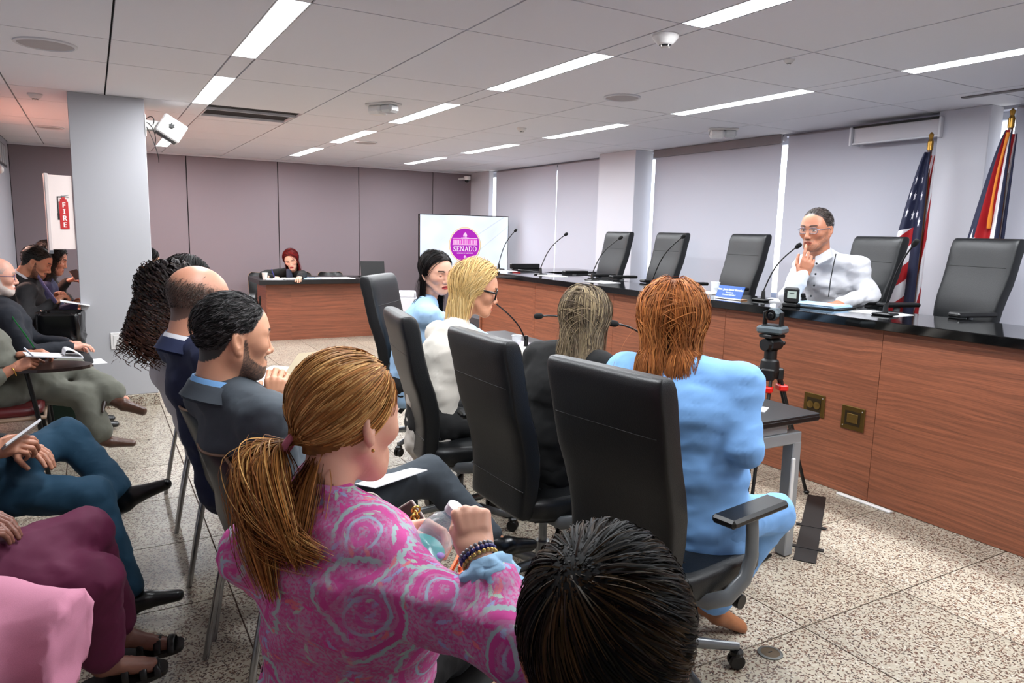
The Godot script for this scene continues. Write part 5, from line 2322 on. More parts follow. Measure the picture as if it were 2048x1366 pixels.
func people() -> void:
	var navy := cloth("navy wool", Color(0.085, 0.125, 0.26))
	var grey := cloth("grey wool", Color(0.25, 0.28, 0.31))
	var black := cloth("black cloth", Color(0.028, 0.028, 0.032), 0.9)
	var charcoal := cloth("charcoal wool", Color(0.11, 0.105, 0.115))
	var white := cloth("white shirt cotton", Color(0.82, 0.82, 0.84), 0.8, 0.04)
	var sky := cloth("pale blue suiting", Color(0.50, 0.70, 0.93), 0.8, 0.04)
	var ice := cloth("ice blue suiting", Color(0.62, 0.76, 0.90), 0.8, 0.04)
	var cream := cloth("cream suiting", Color(0.80, 0.775, 0.735), 0.85, 0.05)
	var tan_ := Color(0.80, 0.58, 0.46)
	var olive := Color(0.72, 0.51, 0.40)
	var fair := Color(0.86, 0.65, 0.55)

	# ---- audience, first row
	var pz := mat("pink paisley weave", Color.WHITE, 0.9)
	tri(pz, paisley(), Vector3.ONE / 0.62, false)
	var ptie: Vector3 = V(0.322, 1.064, -1.455)
	var phead: Vector3 = V(0.443, 1.104, -1.450)
	var gold := [Color(0.62, 0.41, 0.21), Color(0.70, 0.49, 0.27), Color(0.52, 0.32, 0.16), Color(0.78, 0.60, 0.36), Color(0.44, 0.26, 0.13)]
	var pony_hair := func(mb: MB) -> void:
		var r := RandomNumberGenerator.new()
		r.seed = 5
		locks(mb, r, [ptie, V(0.233, 1.061, -1.541), V(0.223, 0.899, -1.401), V(0.338, 0.896, -1.253)], 0.006, 0.048, 800, 0.0012, gold)
		locks(mb, r, [ptie, V(0.240, 1.040, -1.533), V(0.241, 0.919, -1.394), V(0.252, 0.821, -1.301)], 0.006, 0.046, 700, 0.0012, gold)
		locks(mb, r, [V(0.376, 1.038, -1.419), V(0.334, 0.985, -1.376), V(0.313, 0.938, -1.333), V(0.296, 0.872, -1.308)], 0.020, 0.040, 420, 0.0012, [Color(0.44, 0.27, 0.13), Color(0.36, 0.21, 0.10), Color(0.52, 0.33, 0.17)])
		locks(mb, r, [ptie, V(0.269, 1.053, -1.472), V(0.266, 0.984, -1.368), V(0.297, 0.877, -1.273)], 0.006, 0.042, 450, 0.0012, gold)
	var p := person({"label": "woman with a blonde ponytail in a pink paisley jacket twisting open a bottle", "sex": "f", "skin": fair, "head": phead, "hyaw": 68.0, "hpitch": 8.0, "hroll": -6.0, "hs": 1.10,
		"hip": V(0.43, 0.52, -1.45), "yaw": 62.0, "syaw": 56.0, "shc": V(0.420, 0.894, -1.310), "sR": V(0.508, 0.830, -1.096), "sL": V(0.254, 0.837, -1.466), "eR": V(0.578, 0.828, -0.951), "wR": V(0.568, 0.927, -1.090), "wL": V(0.528, 0.857, -1.404),
		"handR": "fist", "dirR": V(0.582, 1.037, -1.172) - V(0.568, 0.927, -1.090), "backR": V(-0.35, 0.15, 0.93), "handL": "grip", "dirL": V(0.87, 0.10, 0.45), "backL": V(0.3, 0.75, -0.6),
		"sleeveR": 0.62, "top": pz, "top_name": "jacket", "bottom": black, "collar": pz, "cell": 0.0125, "pad": 0.056, "wrinkle": 0.012, "hem": 0.05, "bulk": 1.22, "sleeve_r": 1.15,
		"style": "tied", "tie_at": ptie, "neck_up": 1.35, "vary": 0.16, "hair": Color(0.58, 0.38, 0.20), "streak": Color(0.78, 0.60, 0.37), "streak_amount": 0.8, "strands": 2400, "thick": 0.0016, "volume": 0.016, "cap": 0.008, "front": 0.078, "side": 0.0, "steps": 13, "clump": 9.0, "hair_extra": pony_hair, "eyes": 0.7})
	var org: Vector3 = p.get_meta("joints")[6]
	var mb := MB.new()
	var ring := []
	for k in 17:
		var an := TAU * k / 16.0
		ring.append(ptie - org + V(0.35, 0.75, 0.25).normalized() * cos(an) * 0.021 + V(-0.5, 0.2, 0.85).normalized() * sin(an) * 0.019)
	mb.tube(ring, [0.0075], 8)
	part("hair_tie", mb, cloth("pink elastic", Color(0.80, 0.47, 0.55)), p)
	mb = MB.new()
	var c0: Vector3 = V(0.578, 0.828, -0.951) - org
	var c1: Vector3 = V(0.568, 0.927, -1.090) - org
	var cf := []
	for k in 8:
		var t := k / 7.0
		cf.append(c0.lerp(c1, lerpf(0.52, 0.84, t)))
	mb.tube(cf, [0.048, 0.052, 0.050, 0.053, 0.049, 0.052, 0.047, 0.043], 22)
	mb.ripple(0, 0, noise(1.0, FastNoiseLite.TYPE_SIMPLEX_SMOOTH, 2, 12), 0.012, V(38, 38, 38))
	part("rolled_cuff", mb, cloth("pale blue lining", Color(0.55, 0.70, 0.82), 0.8, 0.05), p)
	# bracelets
	var bd := (c1 - c0).normalized()
	var bu := bd.cross(V(0.3, 1, 0.2)).normalized()
	var bw := bd.cross(bu)
	for k in 3:
		mb = MB.new()
		var bc := c0.lerp(c1, 0.93 + 0.045 * k)
		for q in 22:
			var an := TAU * q / 22.0
			mb.ball(bc + (bu * cos(an) + bw * sin(an)) * 0.0315, Vector3.ONE * (0.0042 if k != 1 else 0.0050), 7, 5)
		part("bracelet", mb, [mat("gold beads", Color(0.72, 0.58, 0.32), 0.3, 0.7), mat("indigo beads", Color(0.12, 0.11, 0.36), 0.4), mat("grey beads", Color(0.45, 0.45, 0.47), 0.35, 0.4)][k], p)
	mb = MB.new()
	mb.ball(V(0.557, 0.869, -1.227) - org, V(0.0095, 0.0055, 0.0095), 10, 8)
	part("fingernail", mb, mat("lilac polish", Color(0.50, 0.40, 0.78), 0.2), p)
	var hdp := Transform3D(head_basis(68.0, 8.0, -6.0) * 1.10, phead)
	mb = MB.new()
	mb.ball(hdp * V(-0.081, -0.052, -0.006) - org, Vector3.ONE * 0.004, 8, 6)
	part("earring", mb, mat("gold", Color(0.75, 0.58, 0.3), 0.25, 0.9), p)

	person({"label": "short dark-haired person with golden streaks seen from above at the bottom edge", "sex": "m", "skin": Color(0.66, 0.40, 0.28), "head": V(0.465, 1.051, -0.587), "hyaw": 36.0, "hpitch": 4.0, "hs": 1.02,
		"hip": V(0.42, 0.52, -0.50), "yaw": 55.0, "shc": V(0.472, 0.878, -0.577), "top": navy, "top_name": "shirt", "bottom": black, "cell": 0.018,
		"style": "short", "whorl": V(0.035, 0.105, -0.065), "hair": Color(0.034, 0.028, 0.026), "streak": Color(0.36, 0.25, 0.12), "streak_amount": 0.40, "clump": 2.6, "length": 0.085, "strands": 3000, "thick": 0.0016, "volume": 0.010, "cap": 0.010, "stray": 0.10, "steps": 9, "front": 0.055, "side": 0.01})

	p = person({"label": "man in a grey suit with a short greying beard seen in profile", "sex": "m", "skin": tan_, "head": V(0.355, 1.165, -2.305), "hyaw": 82.0, "hpitch": 4.0, "hs": 1.07,
		"hip": V(0.50, 0.53, -2.36), "yaw": 84.0, "syaw": 76.0, "shc": V(0.352, 0.968, -2.308), "sw": 0.20, "bulk": 1.10, "wR": V(0.480, 0.931, -2.333), "wL": V(0.544, 0.913, -2.480), "backR": V(-0.4, 0.5, 0.7), "handR": "grip", "handL": "grip",
		"kR": V(0.993, 0.641, -2.289), "aR": V(1.186, 0.409, -2.161), "fR": V(0.85, -0.45, 0.1), "kL": V(0.939, 0.484, -2.433), "top": grey, "top_name": "suit_jacket", "bottom": grey, "cell": 0.014, "pad": 0.070,
		"collar": cloth("light blue shirt cotton", Color(0.46, 0.66, 0.86), 0.8, 0.04), "lapel": grey,
		"beard": Color(0.16, 0.145, 0.14), "beard_amount": 0.62, "brow": Color(0.05, 0.04, 0.04), "scalp": Color(0.19, 0.17, 0.165), "style": "short", "comb": V(0, -0.35, -1.0), "hair": Color(0.05, 0.047, 0.048), "streak": Color(0.30, 0.29, 0.29), "streak_amount": 0.75, "clump": 8.0, "length": 0.032, "strands": 2600, "thick": 0.0012, "volume": 0.006, "cap": 0.005, "no_cap": true, "steps": 6, "front": 0.075, "side": 0.02})
	org = p.get_meta("joints")[6]
	tie_strip(p, [V(0.411, 1.008, -2.363) - org, V(0.437, 0.965, -2.363) - org, V(0.462, 0.915, -2.340) - org, V(0.492, 0.866, -2.338) - org], 0.040, cloth("plum tie silk", Color(0.30, 0.05, 0.17), 0.5, 0.15))

	person({"label": "bald man with black glasses in a navy suit in the audience row", "sex": "m", "skin": Color(0.74, 0.52, 0.42), "head": V(0.338, 1.209, -2.966), "hyaw": 74.0, "hpitch": 6.0, "hs": 1.10,
		"hip": V(0.44, 0.53, -2.95), "yaw": 78.0, "shc": V(0.317, 1.033, -2.982), "sw": 0.20, "bulk": 1.08, "top": navy, "top_name": "suit_jacket", "bottom": navy, "pad": 0.068, "collar": white, "lapel": navy,
		"scalp": Color(0.30, 0.235, 0.20), "bald": 0.058, "style": "short", "comb": V(0, -0.8, -0.6), "hair": Color(0.17, 0.14, 0.125), "streak": Color(0.36, 0.33, 0.31), "streak_amount": 0.6, "length": 0.014, "strands": 1500, "thick": 0.0011, "volume": 0.003, "cap": 0.0025, "steps": 5, "front": 0.07, "side": -0.02,
		"glasses": mat("black frame acetate", Color(0.02, 0.02, 0.022), 0.3)})

	person({"label": "woman with long dark curly hair and a pale top beside the column", "sex": "f", "skin": olive, "head": V(0.281, 1.185, -3.519), "hyaw": 70.0, "hpitch": 22.0, "hs": 1.06,
		"hip": V(0.44, 0.53, -3.52), "yaw": 82.0, "shc": V(0.279, 0.961, -3.552), "top": cloth("pale grey blouse", Color(0.74, 0.72, 0.73), 0.85, 0.05), "top_name": "blouse", "bottom": black,
		"style": "long", "hair": Color(0.12, 0.10, 0.095), "hair_tip": Color(0.25, 0.155, 0.115), "streak": Color(0.26, 0.235, 0.23), "streak_amount": 0.4, "length": 0.29, "strands": 800, "thick": 0.0050, "volume": 0.022, "cap": 0.012, "curl": 0.013, "waves": 6.0, "steps": 30, "parting": 0.02})

	person({"label": "dark-haired listener half hidden behind the bald man", "sex": "f", "skin": tan_, "head": V(0.428, 1.202, -4.197), "hyaw": 85.0, "hs": 1.04, "hpitch": 10.0, "hip": V(0.46, 0.53, -4.10), "yaw": 85.0, "shc": V(0.43, 1.01, -4.18), "top": black, "top_name": "jacket", "cell": 0.02,
		"style": "long", "hair": Color(0.05, 0.042, 0.042), "length": 0.16, "strands": 700, "thick": 0.0024, "volume": 0.014, "cap": 0.01, "steps": 9})
	person({"label": "person in black glasses peeking out behind the right side of the column", "sex": "f", "skin": tan_, "head": V(0.413, 1.158, -7.351), "hyaw": 88.0, "hs": 1.02, "hpitch": 12.0, "hip": V(0.30, 0.53, -7.75), "yaw": 88.0, "shc": V(0.30, 0.99, -7.66), "top": charcoal, "top_name": "jacket", "cell": 0.022,
		"style": "long", "hair": Color(0.045, 0.04, 0.042), "length": 0.20, "strands": 500, "thick": 0.003, "volume": 0.014, "cap": 0.01, "steps": 8, "glasses": mat("black frame acetate"), "lens": 1.15})

	# ---- second row along the left wall
	var polo := cloth("dark navy knit", Color(0.055, 0.075, 0.12))
	p = person({"label": "man with a white beard, glasses and a green lanyard at the left edge", "sex": "m", "skin": Color(0.82, 0.60, 0.52), "head": V(-0.589, 1.112, -6.111), "hyaw": 84.0, "hpitch": 2.0, "hs": 1.08, "hip": V(-0.55, 0.53, -5.95), "yaw": 84.0, "shc": V(-0.554, 0.872, -6.107), "sw": 0.21, "bulk": 1.15, "top": polo, "top_name": "polo_shirt", "bottom": charcoal, "cell": 0.018, "collar": polo,
		"beard": Color(0.78, 0.74, 0.72), "beard_amount": 0.9, "brow": Color(0.45, 0.42, 0.4), "scalp": Color(0.62, 0.56, 0.53), "bald": 0.06, "style": "short", "hair": Color(0.62, 0.60, 0.60), "length": 0.014, "strands": 500, "thick": 0.0014, "volume": 0.003, "cap": 0.002, "steps": 5, "glasses": mat("blue wire frame", Color(0.22, 0.24, 0.45), 0.3, 0.4)})
	org = p.get_meta("joints")[6]
	tie_strip(p, [V(-0.526, 0.909, -5.876) - org, V(-0.475, 0.827, -5.785) - org, V(-0.420, 0.742, -5.716) - org, V(-0.378, 0.668, -5.678) - org], 0.016, cloth("green lanyard web", Color(0.12, 0.55, 0.25)))

	var sage := cloth("sage grey linen", Color(0.40, 0.40, 0.36), 0.9, 0.14)
	p = person({"label": "woman in a sage trouser suit with crossed legs writing on a notepad", "sex": "f", "skin": Color(0.70, 0.47, 0.37), "head": V(-0.662, 1.154, -5.168), "hyaw": 80.0, "hpitch": 20.0, "hip": V(-0.50, 0.53, -5.02), "yaw": 84.0, "shc": V(-0.603, 0.867, -5.084), "wR": V(-0.410, 0.699, -4.745), "eR": V(-0.571, 0.605, -4.728), "wL": V(-0.366, 0.737, -4.982), "handR": "pen", "dirR": V(0.85, 0.35, 0.1), "backR": V(-0.3, 0.6, 0.7), "handL": "grip", "dirL": V(0.9, 0.1, 0.1), "backL": V(0, 1, 0.1),
		"kR": V(-0.169, 0.599, -5.253), "aR": V(0.072, 0.423, -5.084), "fR": V(0.93, -0.30, 0.2), "kL": V(-0.108, 0.447, -5.075), "aL": V(-0.028, 0.199, -5.044), "top": sage, "top_name": "blouse", "bottom": sage, "flare": 1.45, "leg_r": 1.12, "leg_len": 0.90, "cell": 0.015, "sleeve": 0.55, "heel": 0.065, "pump": true, "shoe": mat("brown snakeskin", Color(0.30, 0.19, 0.14), 0.35), "shoe_heel": mat("brown heel", Color(0.16, 0.1, 0.08), 0.4),
		"style": "long", "hair": Color(0.12, 0.08, 0.06), "length": 0.22, "strands": 400, "thick": 0.003, "volume": 0.014, "cap": 0.01, "steps": 8})
	mb = MB.new()
	org = p.get_meta("joints")[6]
	var wv: Vector3 = V(-0.429, 0.682, -4.741) - org
	mb.tube([wv + V(0, 0.024, 0.01), wv + V(0.012, 0.015, 0.026), wv + V(0.02, -0.006, 0.028), wv + V(0.022, -0.026, 0.008)], [0.0035], 8)
	part("bangle", mb, mat("gold", Color(0.75, 0.58, 0.3), 0.25, 0.9), p)

	person({"label": "person in teal jeans with crossed legs and black loafers at the left", "sex": "m", "skin": Color(0.74, 0.52, 0.42), "head": V(-0.47, 1.21, -3.06), "hyaw": 84.0, "hip": V(-0.54, 0.53, -3.08), "yaw": 86.0, "shc": V(-0.50, 0.98, -3.08), "wR": V(-0.341, 0.729, -2.923), "handR": "grip", "dirR": V(0.9, 0.15, 0.1), "backR": V(0, 0.8, 0.6), "wL": V(-0.28, 0.68, -3.1),
		"kR": V(-0.130, 0.662, -3.268), "aR": V(0.035, 0.446, -3.136), "fR": V(0.93, 0.06, 0.3), "kL": V(-0.054, 0.475, -3.052), "aL": V(0.046, 0.102, -2.952), "fL": V(0.95, -0.06, 0.25), "top": charcoal, "top_name": "jacket", "bottom": cloth("teal denim", Color(0.09, 0.26, 0.36), 0.85, 0.12), "leg_r": 1.05, "flare": 1.12, "cell": 0.014, "shoe_cell": 0.007,
		"style": "short", "hair": Color(0.08, 0.06, 0.05), "strands": 300, "length": 0.03, "steps": 5})
	person({"label": "person in plum trousers with crossed legs and dark sandals, lower left", "sex": "f", "skin": Color(0.50, 0.33, 0.27), "head": V(-0.50, 1.16, -2.24), "hyaw": 84.0, "hip": V(-0.56, 0.53, -2.28), "yaw": 86.0, "shc": V(-0.54, 0.94, -2.28), "wR": V(-0.34, 0.68, -2.2), "wL": V(-0.34, 0.68, -2.4),
		"kR": V(-0.072, 0.565, -2.448), "aR": V(0.009, 0.168, -2.518), "fR": V(0.95, -0.1, 0.2), "kL": V(-0.049, 0.474, -2.301), "aL": V(-0.045, 0.170, -2.363), "top": cloth("plum knit", Color(0.23, 0.03, 0.14)), "top_name": "tunic", "bottom": cloth("plum crepe", Color(0.36, 0.03, 0.215), 0.75, 0.06), "leg_r": 1.14, "flare": 1.1, "leg_len": 0.82, "cell": 0.014, "shoe_cell": 0.007, "sandal": true, "heel": 0.03, "shoe": mat("dark sandal leather", Color(0.035, 0.025, 0.025), 0.35),
		"style": "long", "hair": Color(0.08, 0.05, 0.04), "strands": 300, "length": 0.2, "steps": 6})
	person({"label": "person in a pink short-sleeved blouse, only the sleeve and arm in the corner", "sex": "f", "skin": Color(0.68, 0.40, 0.24), "head": V(-0.30, 1.20, -0.86), "hyaw": 84.0, "hip": V(-0.50, 0.53, -1.02), "yaw": 100.0, "shc": V(-0.29, 0.96, -0.95), "sL": V(-0.174, 0.930, -1.145), "cuffL": V(-0.052, 0.922, -1.097), "sR": V(-0.36, 0.93, -0.80), "eL": V(-0.062, 0.738, -1.070), "wL": V(0.084, 0.565, -1.131), "wR": V(-0.1, 0.7, -0.7), "top": cloth("pink oxford cotton", Color(0.78, 0.50, 0.60), 0.85, 0.06), "top_name": "blouse", "bottom": black, "sleeve": 0.30, "pad": 0.074, "cell": 0.0125, "wrinkle": 0.008,
		"style": "long", "hair": Color(0.1, 0.06, 0.05), "strands": 300, "length": 0.2, "steps": 6})

	# ---- seated beyond the column
	p = person({"label": "man in a dark suit and lavender tie reading papers by the column", "sex": "m", "skin": Color(0.76, 0.52, 0.40), "head": V(-0.403, 1.172, -6.948), "hyaw": 96.0, "hpitch": 24.0, "hs": 1.04, "hip": V(-0.62, 0.53, -7.02), "yaw": 92.0, "shc": V(-0.457, 0.964, -7.013), "sw": 0.20, "bulk": 1.08, "wR": V(-0.302, 0.860, -6.742), "wL": V(-0.291, 0.859, -7.004), "kR": V(-0.23, 0.52, -6.92), "kL": V(-0.23, 0.52, -7.12), "aR": V(-0.36, 0.09, -6.92), "aL": V(-0.36, 0.09, -7.14), "handR": "grip", "handL": "grip", "top": charcoal, "top_name": "suit_jacket", "bottom": charcoal, "cell": 0.018, "collar": white, "lapel": charcoal, "eyes": 0.2,
		"beard": Color(0.17, 0.11, 0.09), "beard_amount": 0.55, "scalp": Color(0.07, 0.05, 0.045), "style": "short", "hair": Color(0.06, 0.043, 0.04), "length": 0.02, "strands": 900, "thick": 0.0016, "volume": 0.005, "cap": 0.005, "no_cap": true, "steps": 5, "front": 0.07})
	org = p.get_meta("joints")[6]
	tie_strip(p, [V(-0.392, 1.069, -6.807) - org, V(-0.352, 0.996, -6.725) - org, V(-0.309, 0.920, -6.687) - org, V(-0.279, 0.865, -6.683) - org], 0.05, cloth("lavender tie silk", Color(0.50, 0.45, 0.62), 0.5, 0.15))
	person({"label": "woman with long greying curls in a blue sweater beyond the dark-suited man", "sex": "f", "skin": Color(0.78, 0.54, 0.43), "head": V(-0.312, 1.165, -7.478), "hyaw": 98.0, "hpitch": 14.0, "hs": 1.02, "hip": V(-0.60, 0.53, -7.55), "yaw": 92.0, "shc": V(-0.365, 0.936, -7.527), "wR": V(-0.165, 0.785, -7.211), "wL": V(-0.169, 0.788, -7.447), "top": cloth("slate blue knit", Color(0.20, 0.20, 0.35)), "top_name": "sweater", "bottom": black, "cell": 0.02, "eyes": 0.3,
		"style": "long", "hair": Color(0.13, 0.12, 0.115), "hair_tip": Color(0.26, 0.23, 0.20), "length": 0.30, "strands": 700, "thick": 0.003, "volume": 0.022, "cap": 0.01, "curl": 0.01, "waves": 5.0, "steps": 18})
	person({"label": "farthest person at left with black hair looking at a phone", "sex": "m", "skin": Color(0.66, 0.42, 0.33), "head": V(-0.387, 1.179, -8.458), "hyaw": 92.0, "hpitch": 18.0, "hs": 1.0, "hip": V(-0.50, 0.53, -8.35), "yaw": 92.0, "shc": V(-0.439, 0.944, -8.471), "wR": V(-0.237, 0.938, -8.096), "eR": V(-0.335, 0.804, -8.129), "wL": V(-0.203, 0.723, -8.039), "handR": "grip", "dirR": V(0.85, 0.4, 0.1), "top": black, "top_name": "jacket", "bottom": black, "cell": 0.022,
		"style": "short", "hair": Color(0.03, 0.028, 0.03), "length": 0.03, "strands": 600, "thick": 0.002, "volume": 0.012, "cap": 0.012, "steps": 5})

	# ---- witnesses
	person({"label": "dark-haired woman in a pale blue blazer with eyes closed at the witness table", "sex": "f", "skin": fair, "head": V(1.800, 1.246, -4.055), "hyaw": 166.0, "hpitch": 8.0, "hroll": 4.0, "hs": 1.02, "hip": V(1.66, 0.55, -4.22), "yaw": 118.0, "syaw": 108.0, "shc": V(1.735, 1.023, -4.077), "wR": V(2.24, 0.76, -4.02), "wL": V(2.24, 0.76, -4.25), "top": ice, "top_name": "blazer", "bottom": black, "cell": 0.016, "eyes": 0.0, "lip": Color(0.62, 0.16, 0.16), "brow": Color(0.07, 0.05, 0.045),
		"style": "long", "hair": Color(0.062, 0.050, 0.050), "streak": Color(0.16, 0.14, 0.14), "streak_amount": 0.4, "length": 0.36, "strands": 1300, "thick": 0.0022, "volume": 0.012, "cap": 0.008, "steps": 14, "parting": 0.015, "sweep": -0.5, "front": 0.082})
	person({"label": "blonde woman with a bob, thick black glasses and a cream blazer at the witness table", "sex": "f", "skin": Color(0.84, 0.60, 0.48), "head": V(1.709, 1.201, -3.341), "hyaw": 112.0, "hpitch": 12.0, "hs": 1.08, "hip": V(1.44, 0.54, -3.30), "yaw": 92.0, "syaw": 88.0, "shc": V(1.574, 0.978, -3.321), "slump": 0.03, "neck_up": 0.6, "wR": V(2.20, 0.76, -3.10), "wL": V(2.22, 0.76, -3.40), "top": cream, "top_name": "blazer", "bottom": black, "cell": 0.015, "hem": 0.10, "lip": Color(0.75, 0.06, 0.07), "brow": Color(0.35, 0.24, 0.15), "eyes": 0.55,
		"style": "long", "hair": Color(0.80, 0.66, 0.42), "streak": Color(0.90, 0.80, 0.60), "streak_amount": 0.45, "clump": 6.0, "vary": 0.13, "sweep": -1.5, "length": 0.175, "strands": 1500, "thick": 0.0021, "volume": 0.024, "cap": 0.012, "steps": 13, "parting": 0.028, "front": 0.080, "tuck": 0.16, "frame_r": 0.0042, "glasses": mat("black frame acetate"), "lens": 1.42})
	person({"label": "woman with long straight ash-blonde hair in black, seen from behind at the witness table", "sex": "f", "skin": fair, "head": V(1.724, 1.153, -2.389), "hyaw": 60.0, "hpitch": 8.0, "hs": 1.03, "hip": V(1.58, 0.54, -2.50), "yaw": 74.0, "shc": V(1.663, 0.998, -2.397), "wR": V(2.18, 0.76, -2.25), "wL": V(2.2, 0.76, -2.6), "top": black, "top_name": "jacket", "bottom": black, "cell": 0.015,
		"style": "long", "hair": Color(0.33, 0.28, 0.23), "hair_tip": Color(0.52, 0.46, 0.38), "streak": Color(0.62, 0.55, 0.42), "streak_amount": 0.65, "clump": 4.0, "vary": 0.2, "length": 0.39, "strands": 1700, "thick": 0.0019, "volume": 0.018, "cap": 0.010, "steps": 15})
	person({"label": "woman with shoulder-length copper hair in a sky blue suit, nearest at the witness table", "sex": "f", "skin": fair, "head": V(1.720, 1.204, -1.875), "hyaw": 46.0, "hpitch": 4.0, "hs": 1.10, "hip": V(1.76, 0.55, -1.74), "yaw": 62.0, "syaw": 52.0, "shc": V(1.681, 1.049, -1.777), "sw": 0.19, "bulk": 1.14, "eR": V(1.760, 0.833, -1.553), "wR": V(2.06, 0.76, -2.05), "wL": V(2.15, 0.74, -2.25), "kR": V(2.07, 0.525, -1.67), "aR": V(1.95, 0.145, -1.84), "fR": V(0.86, -0.05, 0.45), "kL": V(2.13, 0.52, -2.0), "aL": V(1.96, 0.145, -2.02), "fL": V(0.86, -0.05, 0.4), "top": sky, "top_name": "blazer", "bottom": sky, "cell": 0.0125, "pad": 0.062, "hem": 0.06, "wrinkle": 0.008, "leg_r": 1.02, "flare": 1.45, "heel": 0.07, "pump": true, "shoe_cell": 0.007,
		"shoe": mat("tan leather", Color(0.58, 0.37, 0.24), 0.4), "shoe_heel": mat("tan heel", Color(0.50, 0.32, 0.21), 0.4),
		"style": "long", "hair": Color(0.56, 0.32, 0.16), "hair_tip": Color(0.60, 0.37, 0.22), "streak": Color(0.74, 0.48, 0.27), "streak_amount": 0.7, "clump": 4.0, "vary": 0.2, "length": 0.31, "strands": 1900, "thick": 0.0020, "volume": 0.024, "cap": 0.012, "steps": 14, "curl": 0.004, "waves": 1.5})

	# ---- behind the dais
	p = person({"label": "man in a white shirt and glasses behind the dais with a hand at his mouth", "sex": "m", "skin": Color(0.72, 0.48, 0.37), "head": V(4.294, 1.566, -3.313), "hyaw": 262.0, "hpitch": 5.0, "hs": 1.16, "ground": 0.42, "hip": V(4.72, 0.93, -3.40), "yaw": 268.0, "shc": V(4.564, 1.330, -3.385), "sw": 0.215, "bulk": 1.22, "eR": V(4.081, 1.107, -3.321), "wR": V(4.118, 1.257, -3.256), "handR": "chin", "dirR": V(4.144, 1.455, -3.206) - V(4.118, 1.257, -3.256), "backR": V(-0.72, -0.1, 0.62), "eL": V(4.627, 1.121, -3.102), "wL": V(4.290, 1.081, -3.079), "handL": "rest", "hand_scale": 1.18,
		"top": white, "top_name": "shirt", "bottom": charcoal, "cell": 0.0145, "collar": white, "pad": 0.068, "sleeve_r": 1.15, "wrinkle": 0.014, "scalp": Color(0.20, 0.15, 0.13), "style": "short", "comb": V(0, 0, -1), "hair": Color(0.12, 0.10, 0.095), "streak": Color(0.40, 0.37, 0.35), "streak_amount": 0.8, "length": 0.022, "strands": 1300, "thick": 0.0014, "volume": 0.004, "cap": 0.003, "no_cap": true, "steps": 5, "front": 0.094, "side": 0.012, "beard": Color(0.30, 0.24, 0.21), "beard_amount": 0.25, "brow": Color(0.12, 0.09, 0.08), "glasses": mat("silver frame", Color(0.55, 0.58, 0.65), 0.25, 0.7)})
	org = p.get_meta("joints")[6]
	mb = MB.new()
	for q in [V(4.264, 1.336, -3.267), V(4.254, 1.266, -3.260), V(4.241, 1.188, -3.254), V(4.211, 1.118, -3.248)]:
		mb.ball(q - org, Vector3.ONE * 0.0075, 8, 6)
	part("shirt_button", mb, mat("navy button", Color(0.03, 0.035, 0.06), 0.4), p).set_meta("kind", "stuff")
	mb = MB.new()
	mb.tube([V(4.409, 1.403, -3.230) - org, V(4.351, 1.313, -3.201) - org, V(4.332, 1.228, -3.197) - org, V(4.314, 1.114, -3.188) - org], [0.0035], 6)
	part("embroidered_stripe", mb, mat("navy thread", Color(0.04, 0.045, 0.07), 0.7), p)

	p = person({"label": "red-haired woman in black writing at the far desk", "sex": "f", "skin": fair, "head": V(2.298, 1.063, -9.983), "hyaw": 200.0, "hpitch": 22.0, "hroll": 10.0, "hs": 1.04, "hip": V(2.12, 0.53, -10.62), "yaw": 186.0, "shc": V(2.221, 0.852, -10.259), "sw": 0.17, "eR": V(1.959, 0.844, -10.105), "wR": V(2.015, 0.835, -9.814), "handR": "pen", "dirR": V(0.8, -0.2, 0.5), "backR": V(-0.2, 0.8, 0.5), "eL": V(2.421, 0.867, -9.878), "wL": V(2.338, 0.848, -9.677), "top": black, "top_name": "jacket", "bottom": black, "cell": 0.016, "eyes": 0.25, "lip": Color(0.62, 0.08, 0.10), "brow": Color(0.2, 0.08, 0.07),
		"style": "long", "hair": Color(0.30, 0.04, 0.045), "streak": Color(0.50, 0.10, 0.09), "streak_amount": 0.5, "length": 0.42, "strands": 1000, "thick": 0.0034, "volume": 0.018, "cap": 0.009, "steps": 14, "parting": -0.01, "front": 0.083})
	org = p.get_meta("joints")[6]
	tie_strip(p, [V(2.261, 0.936, -9.982) - org, V(2.269, 0.888, -9.992) - org, V(2.278, 0.847, -10.004) - org, V(2.278, 0.813, -10.009) - org], 0.085, cloth("printed blouse silk", Color(0.30, 0.33, 0.42), 0.6, 0.5))

# a flat strip of cloth along points, facing outwards
func tie_strip(root: Node3D, pts: Array, width: float, m: Material) -> void:
	var mb := MB.new()
	mb.tube(pts, [width * 0.35, width * 0.42, width * 0.5, width * 0.5], 12, true, 0.22)
	part("neck_strip", mb, m, root)

# ---------------------------------------------------------------- things on tables, in hands, on stands
func paper(called: String, label: String, cat: String, at: Vector3, yaw: float, size: Vector3, m: Material, group := "", tilt := Vector3.ZERO) -> Node3D:
	var o := thing(called, label, cat, at, yaw, group)
	var n := maxi(1, int(size.y / 0.004))
	n = mini(n, 5)
	var r := RandomNumberGenerator.new()
	r.seed = int(at.x * 1000.0) + int(at.z * 777.0)
	for k in n:
		var mb := MB.new()
		mb.xf = Transform3D(Basis.from_euler(tilt) * Basis(Vector3.UP, r.randf_range(-0.06, 0.06) if k > 0 else 0.0), V(r.randf_range(-0.006, 0.006) * k, 0, r.randf_range(-0.006, 0.006) * k))
		mb.box(V(0, size.y * (k + 0.5) / n, 0), V(size.x, size.y / n * 0.9, size.z))
		part("sheet", mb, m, o)
	return o

